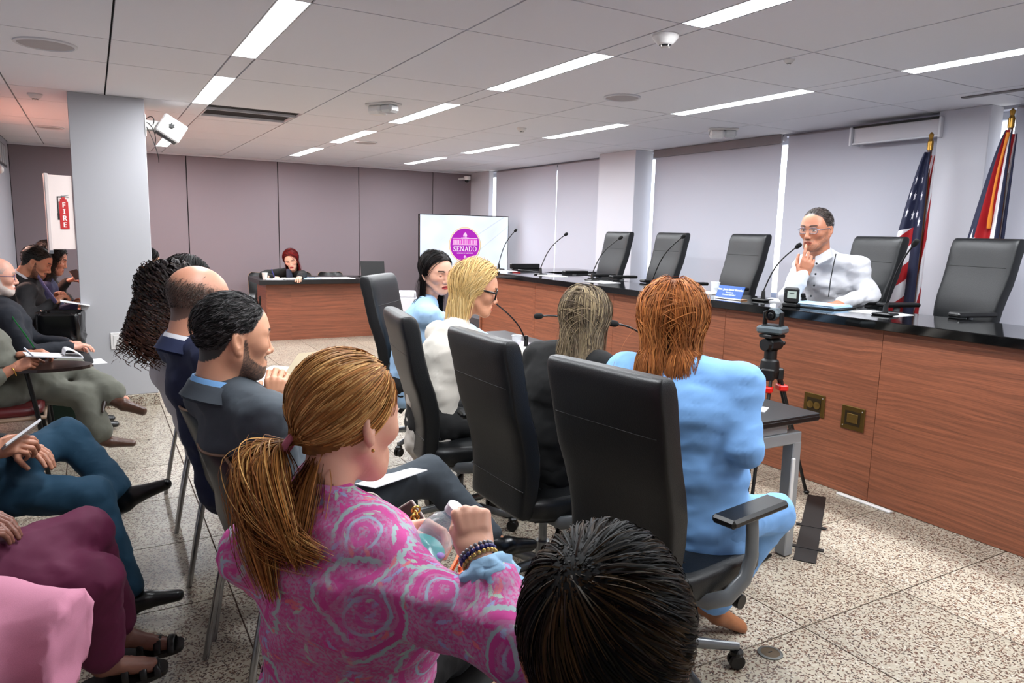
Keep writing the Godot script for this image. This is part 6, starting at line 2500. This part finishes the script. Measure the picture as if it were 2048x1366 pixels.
func gooseneck(label: String, base: Vector3, mid: Vector3, head: Vector3, square: bool) -> void:
	var o := thing("gooseneck_microphone", label, "microphone", base, 0, "gooseneck microphones")
	var blk := mat("microphone black", Color(0.025, 0.025, 0.028), 0.42)
	var mb := MB.new()
	if square:
		mb.box(V(0, 0.008, 0), V(0.10, 0.016, 0.12), 0.006)
		mb.lathe([Vector2(0.0, 0.075), Vector2(0.012, 0.07), Vector2(0.016, 0.016), Vector2(0.0, 0.014)], 14)
	else:
		mb.lathe([Vector2(0.0, 0.0), Vector2(0.075, 0.0), Vector2(0.075, 0.012), Vector2(0.045, 0.03), Vector2(0.016, 0.04), Vector2(0.013, 0.11), Vector2(0.0, 0.115)], 28)
	part("base", mb, blk, o)
	var a := V(0, 0.07, 0)
	var c := mid - base
	var d := head - base
	var pts := []
	for k in 15:
		pts.append(bezier(a, a.lerp(c, 0.66) + V(0, 0.0, 0), c, d, k / 14.0))
	mb = MB.new()
	mb.tube(pts, [0.0048], 8)
	part("gooseneck", mb, blk, o)
	var dir: Vector3 = (pts[14] - pts[13]).normalized()
	mb = MB.new()
	mb.tube([d - dir * 0.012, d - dir * 0.004, d + dir * 0.008, d + dir * 0.026, d + dir * 0.036, d + dir * 0.040], [0.007, 0.0135, 0.0155, 0.0155, 0.012, 0.004], 14)
	part("windscreen", mb, mat("foam windscreen", Color(0.02, 0.02, 0.02), 0.95), o)

func cup(label: String, at: Vector3, opaque := false) -> void:
	var o := thing("plastic_cup", label, "cup", at, 0, "cups")
	var mb := MB.new()
	mb.lathe([Vector2(0.0, 0.001), Vector2(0.026, 0.001), Vector2(0.036, 0.088), Vector2(0.038, 0.090), Vector2(0.034, 0.088), Vector2(0.025, 0.004), Vector2(0.0, 0.004)], 26)
	var m := mat("paper cup white", Color(0.88, 0.86, 0.84), 0.6) if opaque else mat("clear plastic", Color(0.93, 0.95, 0.96, 0.22), 0.08)
	if not opaque:
		m.transparency = BaseMaterial3D.TRANSPARENCY_ALPHA
	part("wall", mb, m, o)
	if not opaque:
		mb = MB.new()
		mb.lathe([Vector2(0.0, 0.045), Vector2(0.0302, 0.045), Vector2(0.0307, 0.047), Vector2(0.0, 0.047)], 24)
		part("water", mb, mat("water surface", Color(0.72, 0.78, 0.82, 0.35), 0.05), o)
		cache["water surface"].transparency = BaseMaterial3D.TRANSPARENCY_ALPHA
		mb = MB.new()
		var ring := []
		for k in 25:
			ring.append(V(cos(TAU * k / 24.0) * 0.037, 0.090, sin(TAU * k / 24.0) * 0.037))
		mb.tube(ring, [0.0014], 6)
		part("rim", mb, mat("cup rim", Color(0.82, 0.84, 0.86), 0.2), o)

func flag_tex(kind: String) -> ImageTexture:
	var im := Image.create(192, 384, false, Image.FORMAT_RGB8)
	var navy := Color(0.055, 0.075, 0.20)
	var red := Color(0.62, 0.05, 0.09)
	var wh := Color(0.84, 0.83, 0.85)
	for y in 384:
		for x in 192:
			var c := wh
			match kind:
				"canton":
					c = navy if y < 170 or x > 118 + (y - 170) * 0.10 else (red if int((y - 150 + x * 0.22) / 42.0) % 2 == 1 else wh)
				"stripes":
					c = red if int((x * 1.2 + y * 0.55) / 44.0) % 2 == 0 else wh
				_:
					c = navy if x < 46 else (red if x < 138 else (wh if x < 166 else navy))
					if y > 230 and x >= 112 and x < 138:
						c = wh
			im.set_pixel(x, y, c)
	var star := func(cx: float, cy: float, s: float) -> void:
		var pts := PackedVector2Array()
		for k in 10:
			var a := -PI / 2 + TAU * k / 10.0
			pts.append(Vector2(cx, cy) + Vector2(cos(a), sin(a)) * (s if k % 2 == 0 else s * 0.42))
		for yy in range(int(cy - s), int(cy + s) + 1):
			for xx in range(int(cx - s), int(cx + s) + 1):
				if xx >= 0 and yy >= 0 and xx < 192 and yy < 384 and Geometry2D.is_point_in_polygon(Vector2(xx, yy), pts):
					im.set_pixel(xx, yy, wh)
	if kind == "canton":
		for q in [[50, 60], [30, 92], [74, 96], [40, 132], [90, 140], [120, 60], [150, 100], [130, 140], [160, 160]]:
			star.call(float(q[0]), float(q[1]), 13.0)
	elif kind == "lone":
		star.call(24.0, 225.0, 30.0)
		star.call(176.0, 250.0, 20.0)
	return ImageTexture.create_from_image(im)

# hanging cloth: narrow at the top, pleated and wider below; both faces, with thickness
func drape(mb: MB, top: Vector3, length: float, w0: float, w1: float, pleats: float, depth: float, dirx: Vector3, dirz: Vector3, slant: float) -> PackedVector3Array:
	var rows := 22
	var cols := 33
	var edge := PackedVector3Array()
	for face_i in 2:
		var s := mb.v.size()
		var si := mb.idx.size()
		for j in rows + 1:
			var b := float(j) / rows
			for i in cols:
				var a := float(i) / (cols - 1)
				var w := lerpf(w0, w1, pow(b, 0.8))
				var p := top + dirx * (a * w - 0.02) + V(0, -length * b * (1.0 - slant * a), 0) + dirz * (sin(a * PI * pleats + 0.4) * depth * (0.25 + 0.75 * b) + (0.004 if face_i == 0 else 0.0))
				mb.add(p, Vector3.UP, Vector2(1.0 - a, b))
				if j == rows and face_i == 0:
					edge.append(p)
		for j in rows:
			for i in cols - 1:
				var q := s + j * cols + i
				if face_i == 0:
					mb.idx.append_array([q, q + cols, q + 1, q + 1, q + cols, q + cols + 1])
				else:
					mb.idx.append_array([q, q + 1, q + cols, q + 1, q + cols + 1, q + cols])
		mb.renormal(s, si)
	return edge

func small_things() -> void:
	var white := mat("paper white", Color(0.88, 0.88, 0.89), 0.8)
	var bluish := mat("paper pale blue", Color(0.66, 0.78, 0.88), 0.8)
	var blk := mat("black plastic")
	var T := TOP
	# --- microphones on the dais
	var ms := [[-7.42, -7.06, 1.51, "gooseneck microphone at the far end of the dais before the television"], [-6.50, -6.06, 1.483, "gooseneck microphone second from the far end of the dais"], [-5.58, -5.19, 1.465, "gooseneck microphone before the first empty dais chair"], [-4.72, -4.39, 1.49, "gooseneck microphone crossing the middle empty dais chair"], [-3.54, -3.29, 1.445, "gooseneck microphone in front of the man in white"], [-2.62, -2.49, 1.48, "gooseneck microphone at the right before the flags"]]
	for q in ms:
		gooseneck(q[3], V(4.08, T, q[0]), V(4.08, lerpf(T, q[2], 0.72), lerpf(q[0], q[1], 0.35)), V(4.08, q[2], q[1]), true)
	# --- papers along the dais
	var ps := [[V(4.02, T, -7.22), 80.0, "white papers beside the farthest dais microphone", V(0.30, 0.003, 0.2)], [V(4.10, T, -6.30), 95.0, "white papers beside the second dais microphone", V(0.30, 0.003, 0.2)], [V(4.06, T, -5.40), 88.0, "white papers beside the third dais microphone", V(0.30, 0.003, 0.2)], [V(4.14, T, -4.22), 70.0, "white papers beside the dais water cup", V(0.30, 0.008, 0.22)], [V(4.16, T, -2.70), 86.0, "white papers under the right-hand dais microphone", V(0.30, 0.003, 0.2)], [V(4.18, T, -3.46), 80.0, "white papers before the man in white", V(0.28, 0.010, 0.2)]]
	for q in ps:
		paper("paper_sheets", q[2], "papers", q[0], q[1], q[3], white, "papers on the dais")
	paper("folder", "black folder under pale blue papers before the man in white", "folder", V(4.12, T, -3.10), 75, V(0.36, 0.006, 0.26), blk)
	paper("paper_sheets", "pale blue papers on the black folder before the man in white", "papers", V(4.12, T + 0.0065, -3.10), 82, V(0.31, 0.018, 0.22), bluish, "papers on the dais")
	var mb := MB.new()
	mb.tube([V(4.0, T + 0.005, -6.95), V(4.02, T + 0.005, -6.82)], [0.005], 8)
	single("red_pen", mb, mat("pen red", Color(0.55, 0.03, 0.04), 0.4), "small red pen on the far end of the dais", "pen")
	cup("clear water cup on the dais beside the blue nameplate", V(4.20, T, -4.12))
	# --- nameplate
	var o := thing("nameplate", "blue desk nameplate with white lettering on the dais", "nameplate", V(3.90, T, -3.70), 268)
	var tl := Basis(Vector3.RIGHT, deg_to_rad(24))
	mb = MB.new()
	mb.xf = Transform3D(tl, V(0, 0.002, 0))
	mb.box(V(0, 0.052, 0), V(0.235, 0.098, 0.005), 0.001)
	part("plate", mb, mat("nameplate blue", Color(0.055, 0.31, 0.62), 0.4), o)
	mb = MB.new()
	mb.xf = Transform3D(tl, V(0, 0.002, 0))
	mb.box(V(0, 0.004, -0.001), V(0.237, 0.009, 0.006), 0.001)
	part("lower_edge", mb, white, o)
	mb = MB.new()
	mb.box(V(0, 0.004, 0.035), V(0.235, 0.006, 0.075), 0.002)
	part("wood_base", mb, mat("pale wood", Color(0.72, 0.52, 0.36), 0.5), o)
	var tn := mat("nameplate lettering", Color(0.92, 0.94, 0.97), 0.5)
	var lines := [["Hon. Juan Oscar Morales", 0.0195, 0.072], ["Presidente", 0.0145, 0.050], ["Comisión de Salud", 0.0145, 0.032]]
	for l in lines:
		var t := put("lettering", text_mesh(l[0], l[1], false, l[2] > 0.06), tn, o)
		t.transform = Transform3D(tl * Basis(Vector3.UP, PI), V(0, 0.002, 0) + tl * V(0, l[2], -0.0032))
	# --- black desk clock unit
	o = thing("desk_unit", "small black upright desk unit with a pale label on the dais", "desk device", V(3.93, T, -3.18), 262)
	mb = MB.new()
	mb.box(V(0, 0.075, 0.0), V(0.108, 0.105, 0.028), 0.012)
	part("body", mb, blk, o)
	mb = MB.new()
	mb.box(V(0, 0.012, 0.005), V(0.10, 0.024, 0.06), 0.006)
	part("foot", mb, blk, o)
	mb = MB.new()
	mb.box(V(-0.012, 0.080, -0.0145), V(0.064, 0.046, 0.002))
	part("label", mb, mat("label pale", Color(0.66, 0.71, 0.68), 0.6), o)
	mb = MB.new()
	for k in 6:
		mb.box(V(-0.026 + 0.006 * k, 0.088, -0.016), V(0.004, 0.008, 0.001))
	for k in 3:
		mb.box(V(0.036, 0.09 + 0.010 * k, -0.0145), V(0.008, 0.006, 0.002))
	part("label_print", mb, mat("label print", Color(0.25, 0.28, 0.28), 0.7), o).set_meta("kind", "stuff")
	# --- tripod camera before the dais
	o = thing("tripod", "black video tripod with red leg clamps before the dais", "tripod", V(3.36, 0, -2.83), 0)
	var tb := V(0, 0.74, 0)
	mb = MB.new()
	mb.lathe([Vector2(0.0, 0.70), Vector2(0.05, 0.70), Vector2(0.058, 0.74), Vector2(0.05, 0.80), Vector2(0.036, 0.81), Vector2(0.036, 0.86), Vector2(0.0, 0.86)], 20)
	part("bowl", mb, blk, o)
	mb = MB.new()
	mb.box(V(0, 0.895, 0), V(0.10, 0.075, 0.08), 0.02)
	mb.box(V(0, 0.945, 0), V(0.125, 0.02, 0.09), 0.005)
	mb.xf = Transform3D(Basis(Vector3.BACK, PI / 2), V(0.06, 0.895, 0))
	mb.lathe([Vector2(0.0, 0.0), Vector2(0.035, 0.0), Vector2(0.035, 0.12), Vector2(0.0, 0.12)], 18)
	mb.xf = Transform3D.IDENTITY
	mb.ball(V(0.075, 0.90, 0.02), V(0.014, 0.014, 0.014), 8, 6)
	part("fluid_head", mb, blk, o)
	for k in 3:
		var an := TAU * k / 3.0 + 0.5
		var d := V(cos(an), 0, sin(an))
		var lat := V(-d.z, 0, d.x)
		var a := tb + d * 0.05
		var e := d * 0.28
		mb = MB.new()
		for s in [-0.022, 0.022]:
			mb.tube([a + lat * s, a.lerp(e, 0.62) + lat * s], [0.0095], 8)
		mb.tube([a.lerp(e, 0.35), e], [0.010], 8)
		mb.ball(e + V(0, 0.012, 0), V(0.018, 0.012, 0.018), 8, 6)
		mb.xf = Transform3D(Basis(lat, V(0, 1, 0), lat.cross(V(0, 1, 0))), a.lerp(e, 0.02))
		mb.box(Vector3.ZERO, V(0.075, 0.07, 0.04), 0.008)
		var lg := part("leg", mb, blk, o)
		mb = MB.new()
		mb.xf = Transform3D(Basis(lat, V(0, 1, 0), lat.cross(V(0, 1, 0))), a.lerp(e, 0.13))
		mb.box(Vector3.ZERO, V(0.076, 0.034, 0.052), 0.006)
		part("clamp", mb, mat("clamp red", Color(0.80, 0.07, 0.03), 0.4), lg)
	o = thing("conference_camera", "grey motorised conference camera mounted on the tripod", "camera", V(3.36, 0.957, -2.83), 252)
	var cg := mat("camera grey", Color(0.34, 0.38, 0.40), 0.35, 0.3)
	mb = MB.new()
	mb.box(V(0, 0.024, 0), V(0.15, 0.044, 0.12), 0.012)
	part("base", mb, cg, o)
	mb = MB.new()
	mb.box(V(0, 0.049, 0), V(0.10, 0.008, 0.09), 0.003)
	mb.box(V(0.048, 0.085, 0.0), V(0.012, 0.085, 0.045), 0.004)
	mb.box(V(-0.048, 0.085, 0.0), V(0.012, 0.085, 0.045), 0.004)
	part("yoke", mb, blk, o)
	mb = MB.new()
	mb.box(V(0, 0.112, 0.010), V(0.082, 0.068, 0.115), 0.026)
	part("camera_head", mb, cg, o)
	mb = MB.new()
	mb.xf = Transform3D(Basis(Vector3.RIGHT, -PI / 2), V(0, 0.112, -0.046))
	mb.lathe([Vector2(0.0, 0.0), Vector2(0.031, 0.0), Vector2(0.031, 0.004), Vector2(0.022, 0.005), Vector2(0.020, 0.002), Vector2(0.0, 0.001)], 26)
	part("lens_ring", mb, mat("lens black", Color(0.012, 0.012, 0.014), 0.15), o)
	mb = MB.new()
	mb.ball(V(0, 0.112, -0.046), V(0.015, 0.015, 0.007), 18, 10)
	part("lens", mb, mat("lens glass", Color(0.02, 0.022, 0.03), 0.03), o)
	# --- witness table things
	var W := 0.70
	gooseneck("tall gooseneck microphone before the blonde woman in cream", V(2.50, W, -4.14), V(2.387, 0.930, -4.070), V(2.192, 1.059, -4.053), false)
	gooseneck("gooseneck microphone with its head left of the ash-blonde woman", V(2.46, W, -3.20), V(2.259, 1.074, -3.234), V(2.071, 1.056, -3.282), false)
	gooseneck("gooseneck microphone with its head between the two nearest witnesses", V(2.46, W, -2.62), V(2.193, 1.078, -2.572), V(2.047, 1.097, -2.602), false)
	cup("clear cup by the tall microphone on the witness table", V(2.52, W, -4.30))
	cup("clear cup near the corner of the witness table", V(2.671, 0.710, -2.337) * V(1, 0, 1) + V(0, W, 0))
	paper("paper_sheets", "stack of white papers on the witness table beside the black-clad woman", "papers", V(2.30, W, -3.80), 85, V(0.26, 0.012, 0.21), white, "papers on the witness table")
	paper("legal_pad", "yellow pad on the witness table beside the black-clad woman", "notepad", V(2.24, W, -3.50), 80, V(0.24, 0.008, 0.18), mat("pad yellow", Color(0.72, 0.60, 0.25), 0.8))
	paper("paper_sheets", "folded white paper near the corner of the witness table", "papers", V(2.66, W, -2.34), 60, V(0.16, 0.004, 0.10), white, "papers on the witness table")
	paper("paper_sheets", "lilac paper beyond the tall microphone on the witness table", "papers", V(2.62, W, -4.45), 88, V(0.25, 0.005, 0.2), mat("paper lilac", Color(0.74, 0.64, 0.74), 0.8), "papers on the witness table")
	# --- far desk things
	for k in 5:
		paper("paper_stack", ["first paper stack from the left on the far desk", "second paper stack from the left on the far desk", "middle paper stack on the far desk", "second paper stack from the right on the far desk", "rightmost paper stack on the far desk"][k], "papers", V(2.02 + 0.235 * k, 0.815, -9.78 - 0.02 * (k % 2)), 4 - 3 * k, V(0.21, 0.010, 0.27), white if k != 2 else bluish, "paper stacks on the far desk")
	cup("white paper cup at the left end of the far desk", V(1.90, 0.815, -9.72), true)
	mb = MB.new()
	mb.tube([V(2.023, 0.841, -9.729), V(1.995, 0.949, -9.764)], [0.005], 8)
	single("blue_pen", mb, mat("pen blue", Color(0.03, 0.06, 0.45), 0.35), "blue pen in the red-haired woman's hand", "pen")
	o = thing("laptop", "open black laptop seen from behind on the far desk", "laptop", V(3.42, 0.815, -9.95), 186)
	mb = MB.new()
	mb.box(V(0, 0.009, 0.06), V(0.34, 0.016, 0.23), 0.004)
	part("keyboard_base", mb, blk, o)
	mb = MB.new()
	mb.xf = Transform3D(Basis(Vector3.RIGHT, deg_to_rad(12)), V(0, 0.014, -0.055))
	mb.box(V(0, 0.11, 0), V(0.34, 0.22, 0.008), 0.003)
	part("lid", mb, mat("laptop lid", Color(0.02, 0.02, 0.024), 0.6), o)
	# --- flags
	var brass := mat("flag brass", Color(0.60, 0.45, 0.2), 0.3, 0.85)
	var gold := mat("gold fringe", Color(0.78, 0.45, 0.08), 0.7)
	var lay := [["canton", "stripes", "furled flag of stripes and stars with gold fringe on a wooden pole", -3.20], ["lone", "lone", "furled red, white and blue flag with gold cord at the right edge", -2.67]]
	for q in lay:
		o = thing("flag", q[2], "flag", V(5.32, 0.42 - (0.10 if q[0] == "canton" else 0.0), q[3]), 0)
		mb = MB.new()
		mb.tube([V(0, 0.05, 0), V(0, 1.86, 0)], [0.015], 12)
		part("pole", mb, mat("pole wood", Color(0.33, 0.19, 0.09), 0.4), o)
		mb = MB.new()
		mb.lathe([Vector2(0.0, 0.0), Vector2(0.14, 0.0), Vector2(0.14, 0.02), Vector2(0.03, 0.05), Vector2(0.022, 0.12), Vector2(0.0, 0.12)], 28)
		part("stand", mb, brass, o)
		mb = MB.new()
		mb.lathe([Vector2(0.0, 1.84), Vector2(0.02, 1.84), Vector2(0.02, 1.90), Vector2(0.012, 1.92), Vector2(0.018, 1.95), Vector2(0.0, 1.97)], 16)
		part("finial", mb, brass, o)
		var dx := V(-0.35, 0, -0.94).normalized()
		var dz := V(-0.94, 0, 0.35).normalized()
		var cl := mat("flag cloth rear " + q[1], Color.WHITE, 0.7)
		cl.albedo_texture = flag_tex(q[1])
		mb = MB.new()
		drape(mb, V(0.01, 1.80, 0.02), 1.62, 0.05, 0.28, 5.0, 0.045, dx, dz, 0.1)
		part("cloth_rear_fold", mb, cl, o)
		cl = mat("flag cloth front " + q[0], Color.WHITE, 0.7)
		cl.albedo_texture = flag_tex(q[0])
		mb = MB.new()
		var edge := drape(mb, V(-0.06, 1.82, 0.02), 1.18, 0.04, 0.27, 3.0, 0.04, dx, dz, -0.08)
		part("cloth_front_fold", mb, cl, o)
		mb = MB.new()
		for k in edge.size() - 1:
			for s in 3:
				var p0: Vector3 = edge[k].lerp(edge[k + 1], s / 3.0)
				mb.tube([p0 + V(0, 0.01, 0), p0 + V(0, -0.035, 0) - dz * 0.002], [0.0036, 0.0026], 4, false)
		part("fringe", mb, gold, o).set_meta("kind", "stuff")
		if q[0] == "canton":
			continue
		mb = MB.new()
		var cord := []
		for k in 14:
			var t := k / 13.0
			cord.append(V(-0.08 - 0.03 * sin(t * 3.0), 1.80 - 0.62 * t, 0.03 - 0.05 * t))
		mb.tube(cord, [0.012, 0.010, 0.008, 0.008, 0.008, 0.008, 0.008, 0.008, 0.008, 0.008, 0.009, 0.012, 0.014, 0.012], 8)
		part("cord", mb, gold, o)
	# --- pull-down screen cases on the window wall
	for q in [[-3.64, 0.76, "white pull-down projection screen case above the seated man"], [-2.10, 0.86, "white pull-down projection screen case at the right edge"]]:
		o = thing("screen_case", q[2], "projection screen", V(5.60, 2.355, q[0]), 0)
		var cw := mat("case white", Color(0.78, 0.77, 0.79), 0.5)
		mb = MB.new()
		mb.box(V(0.0, 0, 0), V(0.10, 0.125, q[1] - 0.04), 0.004)
		part("case", mb, cw, o)
		for s in [-1.0, 1.0]:
			mb = MB.new()
			mb.box(V(-0.012, -0.004, s * (q[1] / 2 - 0.008)), V(0.135, 0.15, 0.018), 0.003)
			part("end_plate", mb, mat("case end white", Color(0.84, 0.84, 0.86), 0.45), o)
		mb = MB.new()
		mb.box(V(-0.01, 0.068, 0), V(0.10, 0.014, q[1] - 0.03))
		part("shadow_slot", mb, blk, o)
		mb = MB.new()
		mb.box(V(-0.052, -0.064, 0), V(0.014, 0.014, q[1] - 0.03), 0.003)
		part("lower_rail", mb, mat("case end white"), o)
	# --- waste bin by the column
	o = thing("waste_bin", "green waste bin lined with a black bag left of the column", "bin", V(-0.246, 0.525, -6.453) * V(1, 0, 1), 8)
	mb = MB.new()
	var rings := []
	for q in [[0.0, 0.115], [0.01, 0.12], [0.55, 0.14], [0.60, 0.14]]:
		rings.append(rr_ring(0, q[0], 0, q[1], q[1], 8.0, 28))
	mb.loft(rings)
	part("body", mb, mat("bin green", Color(0.045, 0.15, 0.10), 0.5), o)
	mb = MB.new()
	rings = []
	for q in [[0.60, 0.152], [0.63, 0.149], [0.66, 0.147], [0.70, 0.150], [0.80, 0.152], [0.82, 0.146], [0.81, 0.138], [0.70, 0.132]]:
		rings.append(rr_ring(0, q[0], 0, q[1], q[1], 6.0, 48))
	mb.loft(rings, true, false)
	mb.ripple(0, 0, noise(1.0, FastNoiseLite.TYPE_SIMPLEX_SMOOTH, 3, 3), 0.022, V(14, 26, 14))
	part("bin_bag", mb, mat("bag black", Color(0.035, 0.033, 0.034), 0.25), o)
	# --- audience belongings
	o = paper("folder", "cream paper folder held by the man in the grey suit", "folder", V(0.565, 0.965, -2.453), 60, V(0.22, 0.004, 0.30), mat("folder cream", Color(0.80, 0.74, 0.62), 0.75), "", V(0.75, 0, 0.25))
	paper("notebook", "white notebook on the bald man's lap", "notebook", V(0.509, 0.924, -2.782), 70, V(0.20, 0.012, 0.26), white, "", V(0.2, 0, 0.1))
	paper("paper_sheets", "white sheet on the lap of the man in the grey suit", "papers", V(0.822, 0.679, -2.208), 80, V(0.14, 0.003, 0.20), white, "", V(0.1, 0, 0.2))
	o = paper("notepad", "white spiral notepad on the knee of the woman in sage", "notepad", V(-0.229, 0.741, -4.811), 84, V(0.21, 0.008, 0.27), white, "", V(-0.12, 0, 0.05))
	mb = MB.new()
	mb.xf = Transform3D(Basis.from_euler(V(-0.12, 0, 0.05)), Vector3.ZERO)
	var curlp := []
	for k in 8:
		var t := k / 7.0
		var row := PackedVector3Array()
		for s in 2:
			row.append(V(-0.105 + 0.21 * s, 0.012 + 0.035 * sin(t * PI), -0.135 + 0.09 * t + 0.03 * sin(t * PI)))
		curlp.append(row)
	mb.loft(curlp, false, false)
	part("turned_page", mb, white, o)
	mb = MB.new()
	mb.tube([V(-0.317, 0.773, -4.645), V(-0.357, 0.815, -4.676)], [0.005], 8)
	single("silver_pen", mb, mat("pen silver", Color(0.68, 0.70, 0.74), 0.3, 0.6), "silver pen in the hand of the woman in sage", "pen")
	paper("paper_sheets", "loose white sheet beyond the knee of the woman in sage", "papers", V(-0.051, 0.506, -5.928), 80, V(0.22, 0.003, 0.15), white)
	paper("pocket_notebook", "small open notebook held by the person in teal jeans", "notebook", V(-0.247, 0.773, -2.900), 60, V(0.09, 0.010, 0.13), white, "", V(0.5, 0, 0.5))
	paper("paper_sheets", "white papers held by the man in the dark suit", "papers", V(-0.150, 0.868, -6.609), 88, V(0.15, 0.004, 0.20), white, "", V(-0.2, 0, 0.0))
	mb = MB.new()
	mb.xf = Transform3D(Basis.from_euler(V(0.5, 0.4, 0.3)), V(-0.155, 1.014, -7.852))
	mb.box(Vector3.ZERO, V(0.075, 0.010, 0.15), 0.004)
	single("mobile_phone", mb, mat("phone black", Color(0.012, 0.012, 0.014), 0.2), "black mobile phone held up by the farthest person at left", "phone")
	# handbag
	o = thing("handbag", "taupe leather handbag with a gold chain on the ponytailed woman's lap", "handbag", V(0.579, 0.776, -1.548), 70)
	mb = MB.new()
	rings = []
	for q in [[-0.12, 0.9], [-0.118, 1.0], [-0.02, 1.0], [0.03, 0.97], [0.05, 0.96], [0.05, 0.90], [0.0, 0.90], [-0.10, 0.88]]:
		var ring := rr_ring(0, q[0], 0, 0.13 * q[1], 0.065 * q[1], 3.0, 40)
		if q[0] > 0.0:
			for k in ring.size():
				ring[k].y += 0.022 * cos(ring[k].x * 48.0)
		rings.append(ring)
	mb.loft(rings, true, false)
	part("body", mb, mat("taupe leather", Color(0.40, 0.34, 0.31), 0.45), o)
	mb = MB.new()
	var rim := []
	for p in rr_ring(0, 0.052, 0, 0.124, 0.061, 3.0, 40):
		rim.append(p + V(0, 0.022 * cos(p.x * 48.0), 0))
	rim.append(rim[0])
	mb.tube(rim, [0.0035], 6)
	part("rim_edge", mb, mat("taupe edge", Color(0.66, 0.60, 0.57), 0.5), o)
	for k in 9:
		mb = MB.new()
		var ring := []
		var cc: Vector3 = V(0.594, 0.880, -1.441).lerp(V(0.559, 0.834, -1.383), k / 8.0) - o.position
		for s in 11:
			var an := TAU * s / 10.0
			var e := V(1, 0, 0) if k % 2 == 0 else V(0, 0, 1)
			ring.append(cc + e * cos(an) * 0.010 + V(0, 1, 0) * sin(an) * 0.008)
		mb.xf = Transform3D(Basis(Vector3.UP, deg_to_rad(70)), Vector3.ZERO)
		mb.tube(ring, [0.0028], 6)
		part("chain_link", mb, mat("gold"), o)
	# bottle with teal drink
	var b0: Vector3 = V(0.528, 0.847, -1.263)
	var b1: Vector3 = V(0.570, 0.956, -1.211)
	var ax := (b1 - b0).normalized()
	var bu := ax.cross(V(0, 0, 1)).normalized()
	o = thing("water_bottle", "clear plastic bottle of teal drink in the ponytailed woman's hands", "bottle", b0, 0)
	var bx := Transform3D(Basis(bu, ax, bu.cross(ax)), Vector3.ZERO)
	mb = MB.new()
	mb.xf = bx
	mb.lathe([Vector2(0.0, 0.0), Vector2(0.030, 0.0), Vector2(0.036, 0.008), Vector2(0.0375, 0.06), Vector2(0.036, 0.085), Vector2(0.028, 0.11), Vector2(0.015, 0.125), Vector2(0.0135, 0.14)], 30, true)
	var cp := mat("bottle plastic", Color(0.80, 0.87, 0.90, 0.30), 0.06)
	cp.transparency = BaseMaterial3D.TRANSPARENCY_ALPHA
	part("bottle_wall", mb, cp, o)
	mb = MB.new()
	mb.xf = bx
	mb.lathe([Vector2(0.0, 0.003), Vector2(0.028, 0.003), Vector2(0.0345, 0.010), Vector2(0.0355, 0.042), Vector2(0.0, 0.046)], 26)
	part("drink", mb, mat("teal drink", Color(0.10, 0.62, 0.60), 0.15), o)
	mb = MB.new()
	mb.xf = bx
	mb.lathe([Vector2(0.0, 0.136), Vector2(0.0165, 0.136), Vector2(0.0165, 0.152), Vector2(0.0, 0.153)], 20)
	part("cap", mb, white, o)
	paper("notebook", "orange-edged notebook by the ponytailed woman's elbow", "notebook", V(0.602, 0.797, -1.223), 40, V(0.005, 0.06, 0.10), mat("notebook orange", Color(0.85, 0.36, 0.10), 0.6))
	# --- floor things
	mb = MB.new()
	mb.box(V(3.775, 0.006, -2.44), V(0.028, 0.012, 0.34), 0.003)
	single("cable_raceway", mb, mat("white plastic"), "short white cable cover on the floor along the dais", "cable cover")
	o = thing("floor_outlet", "round brass floor outlet at lower right", "outlet", V(2.064, 0, -1.636), 0)
	mb = MB.new()
	mb.lathe([Vector2(0.0, 0.001), Vector2(0.045, 0.001), Vector2(0.045, 0.004), Vector2(0.034, 0.005)], 30)
	part("ring", mb, mat("steel grey", Color(0.45, 0.46, 0.45), 0.35, 0.8), o)
	mb = MB.new()
	mb.lathe([Vector2(0.034, 0.0045), Vector2(0.0, 0.006)], 30)
	part("lid", mb, mat("worn brass lid", Color(0.33, 0.28, 0.22), 0.45, 0.6), o)
	mb = MB.new()
	mb.box(V(0, 0.0068, 0), V(0.016, 0.002, 0.004))
	part("slot", mb, blk, o)
	o = thing("cable_tape", "black tape strip over floor cables between table and dais", "tape", V(3.22, 0, -2.36), 0)
	mb = MB.new()
	mb.xf = Transform3D(Basis(Vector3.UP, 0.60), V(0, 0.002, 0))
	mb.box(Vector3.ZERO, V(0.98, 0.004, 0.10))
	part("strip", mb, mat("black tape", Color(0.03, 0.03, 0.032), 0.5), o)
	for k in 2:
		mb = MB.new()
		mb.xf = Transform3D(Basis(Vector3.UP, 0.60), Basis(Vector3.UP, 0.60) * V(-0.32 + 0.3 * k, 0.0045, 0.0))
		mb.box(Vector3.ZERO, V(0.03, 0.003, 0.15))
		part("cross_strip", mb, mat("black tape"), o)
	mb = MB.new()
	mb.tube([V(2.72, 0.008, -2.2), V(2.45, 0.008, -2.12), V(2.3, 0.008, -2.0), V(2.1, 0.008, -2.05)], [0.008], 8)
	single("floor_cable", mb, blk, "thin black cable on the floor under the witness table", "cable")
